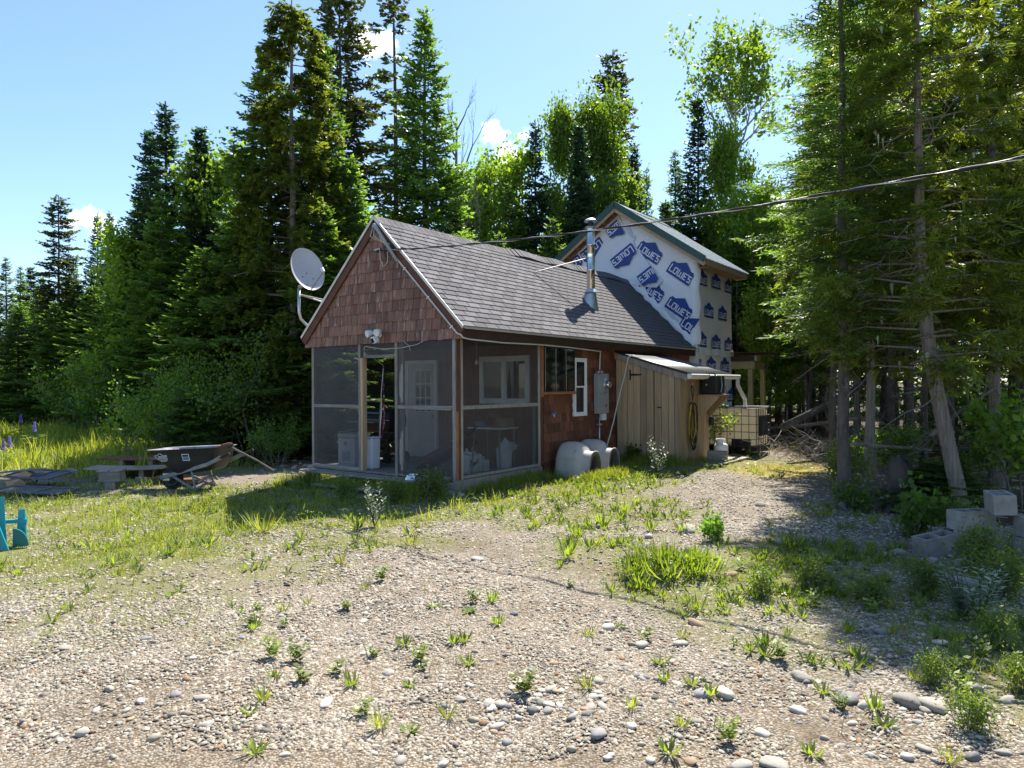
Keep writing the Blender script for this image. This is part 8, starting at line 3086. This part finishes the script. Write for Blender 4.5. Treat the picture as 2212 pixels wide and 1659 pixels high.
# fallen twigs and needles on the woodland floor
x, y = spots(5200, 8.5, 20, r, 0.8)
k = r.random(len(x)) < forest_floor(x, y) * 0.9
x, y = x[k], y[k]
m = len(x)
tw_V = np.array([(0, -0.5, 0), (0, 0.5, 0.1), (1, 0.3, 0.05), (1, -0.3, 0)], float)
pos = np.stack([x, y, gz(x, y) + 0.008 + 0.02 * r.random(m)], -1)
V, l, s, ow = scatter(tw_V, [(0, 1, 2, 3)], pos, np.stack([0.06 + 0.30 * r.random(m) ** 2, np.full(m, 0.006), np.full(m, 0.2)], -1), r.random(m) * 6.28)
lo = put('forest_litter', np_mesh('forest_litter', V, l, s, MT['dry'], np.clip(0.3 + 0.4 * r.normal(size=m), 0, 1)[ow]))
tag(lo, 'dry twigs and needles littering the shaded forest floor', 'forest litter', kind='stuff')

# single weeds one can point at on the gravel
def rosette(seed, n, ln, wd, up, m, tint0=0.5, flower=None):
    r_ = np.random.default_rng(seed)
    g = r_.random(n) * 6.28
    D = nrm(np.stack([np.cos(g), np.sin(g), up * (0.5 + r_.random(n))], -1))
    l_ = ln * (0.6 + 0.6 * r_.random(n))
    p1 = diamonds(np.zeros((n, 3)) + r_.normal(0, 0.008, (n, 3)) * [1, 1, 0], D, l_, np.full(n, wd), 0.5, np.clip(tint0 + 0.2 * r_.normal(size=n), 0, 1), r_, fold=0.10)
    return np_mesh('weed_leaves', *p1[:3], MT[m], p1[3])


def leafy(seed, nst, h, ls, m='weed'):
    r_ = np.random.default_rng(seed)
    ps = []
    for i in range(nst):
        a = r_.random() * 6.28
        k_ = 9
        s_ = np.linspace(0.2, 1, k_)
        P = np.stack([0.55 * h * s_ * math.cos(a) * 0.8, 0.55 * h * s_ * math.sin(a) * 0.8, h * s_ * (0.7 + 0.5 * r_.random())], -1)
        g = np.arange(k_) * 2.4 + a
        D = nrm(np.stack([np.cos(g), np.sin(g), np.full(k_, 0.3)], -1))
        ps.append(diamonds(P, D, np.full(k_, ls) * (0.7 + 0.5 * r_.random(k_)), np.full(k_, ls * 0.3), 0.6, np.clip(0.5 + 0.2 * r_.normal(size=k_), 0, 1), r_, fold=0.08))
    q_ = join(ps)
    return np_mesh('weed_leaves', *q_[:3], MT[m], q_[3])


WK = [rosette(1, 16, 0.12, 0.010, 1.1, 'weed', 0.6), rosette(2, 13, 0.09, 0.014, 0.55, 'weed', 0.4), leafy(3, 7, 0.13, 0.05), rosette(4, 34, 0.14, 0.0035, 1.4, 'grass', 0.6), leafy(5, 5, 0.09, 0.04), rosette(6, 22, 0.17, 0.009, 1.6, 'weed', 0.65)]
WL = ['yellow-green upright leaved weed growing alone on the gravel', 'dark flat rosette weed growing alone on the gravel', 'bushy small leaved weed growing alone on the gravel', 'thin grass tuft growing alone on the gravel', 'tiny broad leaved seedling growing alone on the gravel', 'tall narrow leaved weed growing alone on the gravel']
WN = ['weed', 'weed', 'weed', 'grass_tuft', 'weed', 'weed']
spots4 = [(285, 730, 2), (1280, 850, 0), (590, 970, 2), (430, 940, 2), (1030, 480, 3), (910, 600, 2), (1120, 1410, 3), (1005, 1310, 4), (2050, 1160, 2), (940, 1100, 0), (840, 1040, 4), (1380, 940, 2), (1400, 1000, 4), (1690, 980, 0), (1320, 1100, 1), (1600, 840, 0), (1670, 830, 0), (1890, 730, 5), (1730, 600, 2), (1480, 620, 1), (440, 1100, 0), (630, 1110, 4), (310, 1600, 0), (870, 320, 3), (1130, 430, 2), (1330, 210, 3), (500, 610, 3), (660, 555, 3), (1850, 600, 5), (1560, 1320, 3), (1310, 1410, 1), (280, 1330, 1), (370, 1250, 3), (1700, 660, 1), (2150, 100, 3), (1090, 920, 4), (500, 720, 4), (340, 600, 4)]
spots5 = [(440, 520, 5), (190, 735, 3), (330, 685, 1), (625, 725, 3), (455, 730, 4), (520, 840, 0), (560, 1270, 0), (1220, 1270, 0), (1270, 970, 0), (1080, 830, 2), (830, 640, 0), (1110, 740, 3), (1420, 830, 0), (1390, 730, 5), (1590, 740, 3), (390, 1070, 3), (620, 1150, 3), (830, 1200, 2), (180, 970, 3), (540, 930, 0), (670, 950, 0), (750, 990, 0), (1510, 1070, 5), (1550, 1140, 0), (1350, 1050, 2), (1700, 960, 3), (1860, 1300, 3), (980, 770, 0), (700, 620, 5), (1000, 520, 5), (1240, 600, 2), (1500, 620, 2), (1130, 330, 5), (1610, 410, 3), (1030, 240, 4), (110, 500, 4), (60, 420, 5), (260, 210, 5), (370, 170, 5), (480, 240, 5), (620, 250, 0), (140, 270, 5), (240, 320, 3), (95, 380, 5), (1440, 560, 2), (1300, 480, 2), (900, 420, 2), (1920, 1030, 2), (2010, 860, 2), (1880, 930, 2)]
for lst, ox, oy, sc_ in ((spots4, 600, 1500, 2.212), (spots5, 1600, 1400, 1.58)):
    for a, b, k in lst:
        q = gp((ox + a / sc_) / 1.3562, (oy + b / sc_) / 1.3562)
        if in_house(np.array(q.x), np.array(q.y)):
            continue
        o = put(WN[k], WK[k])
        o.location = (q.x, q.y, gl_(q.x, q.y) - 0.003)
        f_ = rq.uniform(0.75, 1.15) * (1.25 if q.y > 6.5 else 0.8)
        o.scale = (f_, f_, f_ * rq.uniform(0.8, 1.2))
        o.rotation_euler = (0, 0, rq.uniform(0, 6.28))
        tag(o, WL[k], 'weed' if k != 3 else 'grass tuft', WL[k].replace(' growing alone', 's'))
q = gp(565, 1142)
o = put('grass_tuft', WK[3])
o.location = (q.x, q.y, gl_(q.x, q.y))
o.scale = (2.6, 2.6, 2.2)
tag(o, 'big sunlit grass tuft at the front left edge of the cabin shadow', 'grass tuft')
r7 = np.random.default_rng(72)
n7 = 190
a7 = r7.random(n7) * 6.28
b7 = 0.24 * np.sqrt(r7.random(n7)) * (0.6 + 0.5 * np.sin(a7 * 3 + 1))
B7 = np.stack([b7 * np.cos(a7), b7 * np.sin(a7), np.zeros(n7)], -1)
D7 = nrm(np.stack([np.cos(a7) * b7 * 3 + r7.normal(0, 0.35, n7), np.sin(a7) * b7 * 3 + r7.normal(0, 0.35, n7), np.full(n7, 1.0)], -1))
p7 = diamonds(B7, D7, 0.16 + 0.20 * r7.random(n7), np.full(n7, 0.0075), 0.8, np.clip(0.55 + 0.22 * r7.normal(size=n7), 0, 1), r7, fold=0.12)
p8 = diamonds(B7[:140] + D7[:140] * 0.17, nrm(D7[:140] + r7.normal(0, 0.9, (140, 3))), np.full(140, 0.06), np.full(140, 0.015), 1.0, np.clip(0.5 + 0.2 * r7.normal(size=140), 0, 1), r7, fold=0.1)
cl_me = np_mesh('leafy_clump', *join([p7, p8])[:3], MT['weed'], join([p7, p8])[3])
q = gp(1440, 1255)
for k_, (dx, dy, s_) in enumerate(((0, 0, 1.0), (0.28, 0.10, 0.85), (-0.26, 0.05, 0.75))):
    o = put('leafy_clump', cl_me)
    o.location = (q.x + dx, q.y + dy, gl_(q.x + dx, q.y + dy))
    o.scale = (s_, s_, s_)
    o.rotation_euler = (0, 0, k_ * 2.0)
    tag(o, ('largest bushy green clump at the sunny edge of the right shade', 'right hand bushy clump beside the largest one on the gravel', 'left hand bushy clump beside the largest one on the gravel')[k_], 'plant')
# ------------------------------------------------------------------ clouds: small fair-weather puffs far off in the sky
geoc = wn.new('ShaderNodeTexCoord')


def wmath(op, a, b=None):
    n_ = wn.new('ShaderNodeMath')
    n_.operation = op
    for i_, v in enumerate((a, b)):
        if v is None:
            continue
        if isinstance(v, (int, float)):
            n_.inputs[i_].default_value = v
        else:
            wl.new(v, n_.inputs[i_])
    return n_.outputs[0]


nz_ = wn.new('ShaderNodeTexNoise')
nz_.inputs['Scale'].default_value = 38
nz_.inputs['Detail'].default_value = 9
nz_.inputs['Roughness'].default_value = 0.62
wl.new(geoc.outputs['Generated'], nz_.inputs['Vector'])
total = None
for xd, yd, rad, amp in ((805, 85, 0.040, 1.0), (1075, 287, 0.022, 1.0), (1105, 340, 0.034, 1.1), (1140, 290, 0.014, 0.9), (195, 470, 0.034, 1.0), (240, 490, 0.022, 0.8), (1640, 450, 0.05, 0.9), (1580, 470, 0.035, 0.8), (-400, 380, 0.07, 1.0), (2700, 300, 0.08, 1.0), (-900, 500, 0.10, 1.0)):
    dv = (atd(xd, yd, 10) - Vector((0, 0, CAM_H))).normalized()
    sb = wn.new('ShaderNodeVectorMath')
    sb.operation = 'SUBTRACT'
    wl.new(geoc.outputs['Generated'], sb.inputs[0])
    sb.inputs[1].default_value = dv
    ml = wn.new('ShaderNodeVectorMath')
    ml.operation = 'MULTIPLY'
    ml.inputs[1].default_value = (0.72 / rad, 0.72 / rad, 1.05 / rad)
    wl.new(sb.outputs[0], ml.inputs[0])
    le = wn.new('ShaderNodeVectorMath')
    le.operation = 'LENGTH'
    wl.new(ml.outputs[0], le.inputs[0])
    f_ = wmath('MULTIPLY', wmath('MAXIMUM', wmath('SUBTRACT', 1.0, le.outputs['Value']), 0.0), amp)
    total = f_ if total is None else wmath('MAXIMUM', total, f_)
mask = wmath('ADD', total, wmath('MULTIPLY', wmath('SUBTRACT', nz_.outputs[0], 0.5), 2.6))
mr2 = wn.new('ShaderNodeMapRange')
mr2.inputs['From Min'].default_value = 0.36
mr2.inputs['From Max'].default_value = 0.95
wl.new(mask, mr2.inputs[0])
mfac = wmath('MULTIPLY', mr2.outputs[0], wmath('MINIMUM', wmath('MULTIPLY', total, 6.0), 1.0))
mxw = wn.new('ShaderNodeMix')
mxw.data_type = 'RGBA'
wl.new(mfac, mxw.inputs['Factor'])
wl.new(sky.outputs[0], mxw.inputs[6])
mxw.inputs[7].default_value = (8.6, 8.7, 9.0, 1)
wl.new(mxw.outputs[2], w_bg.inputs['Color'])
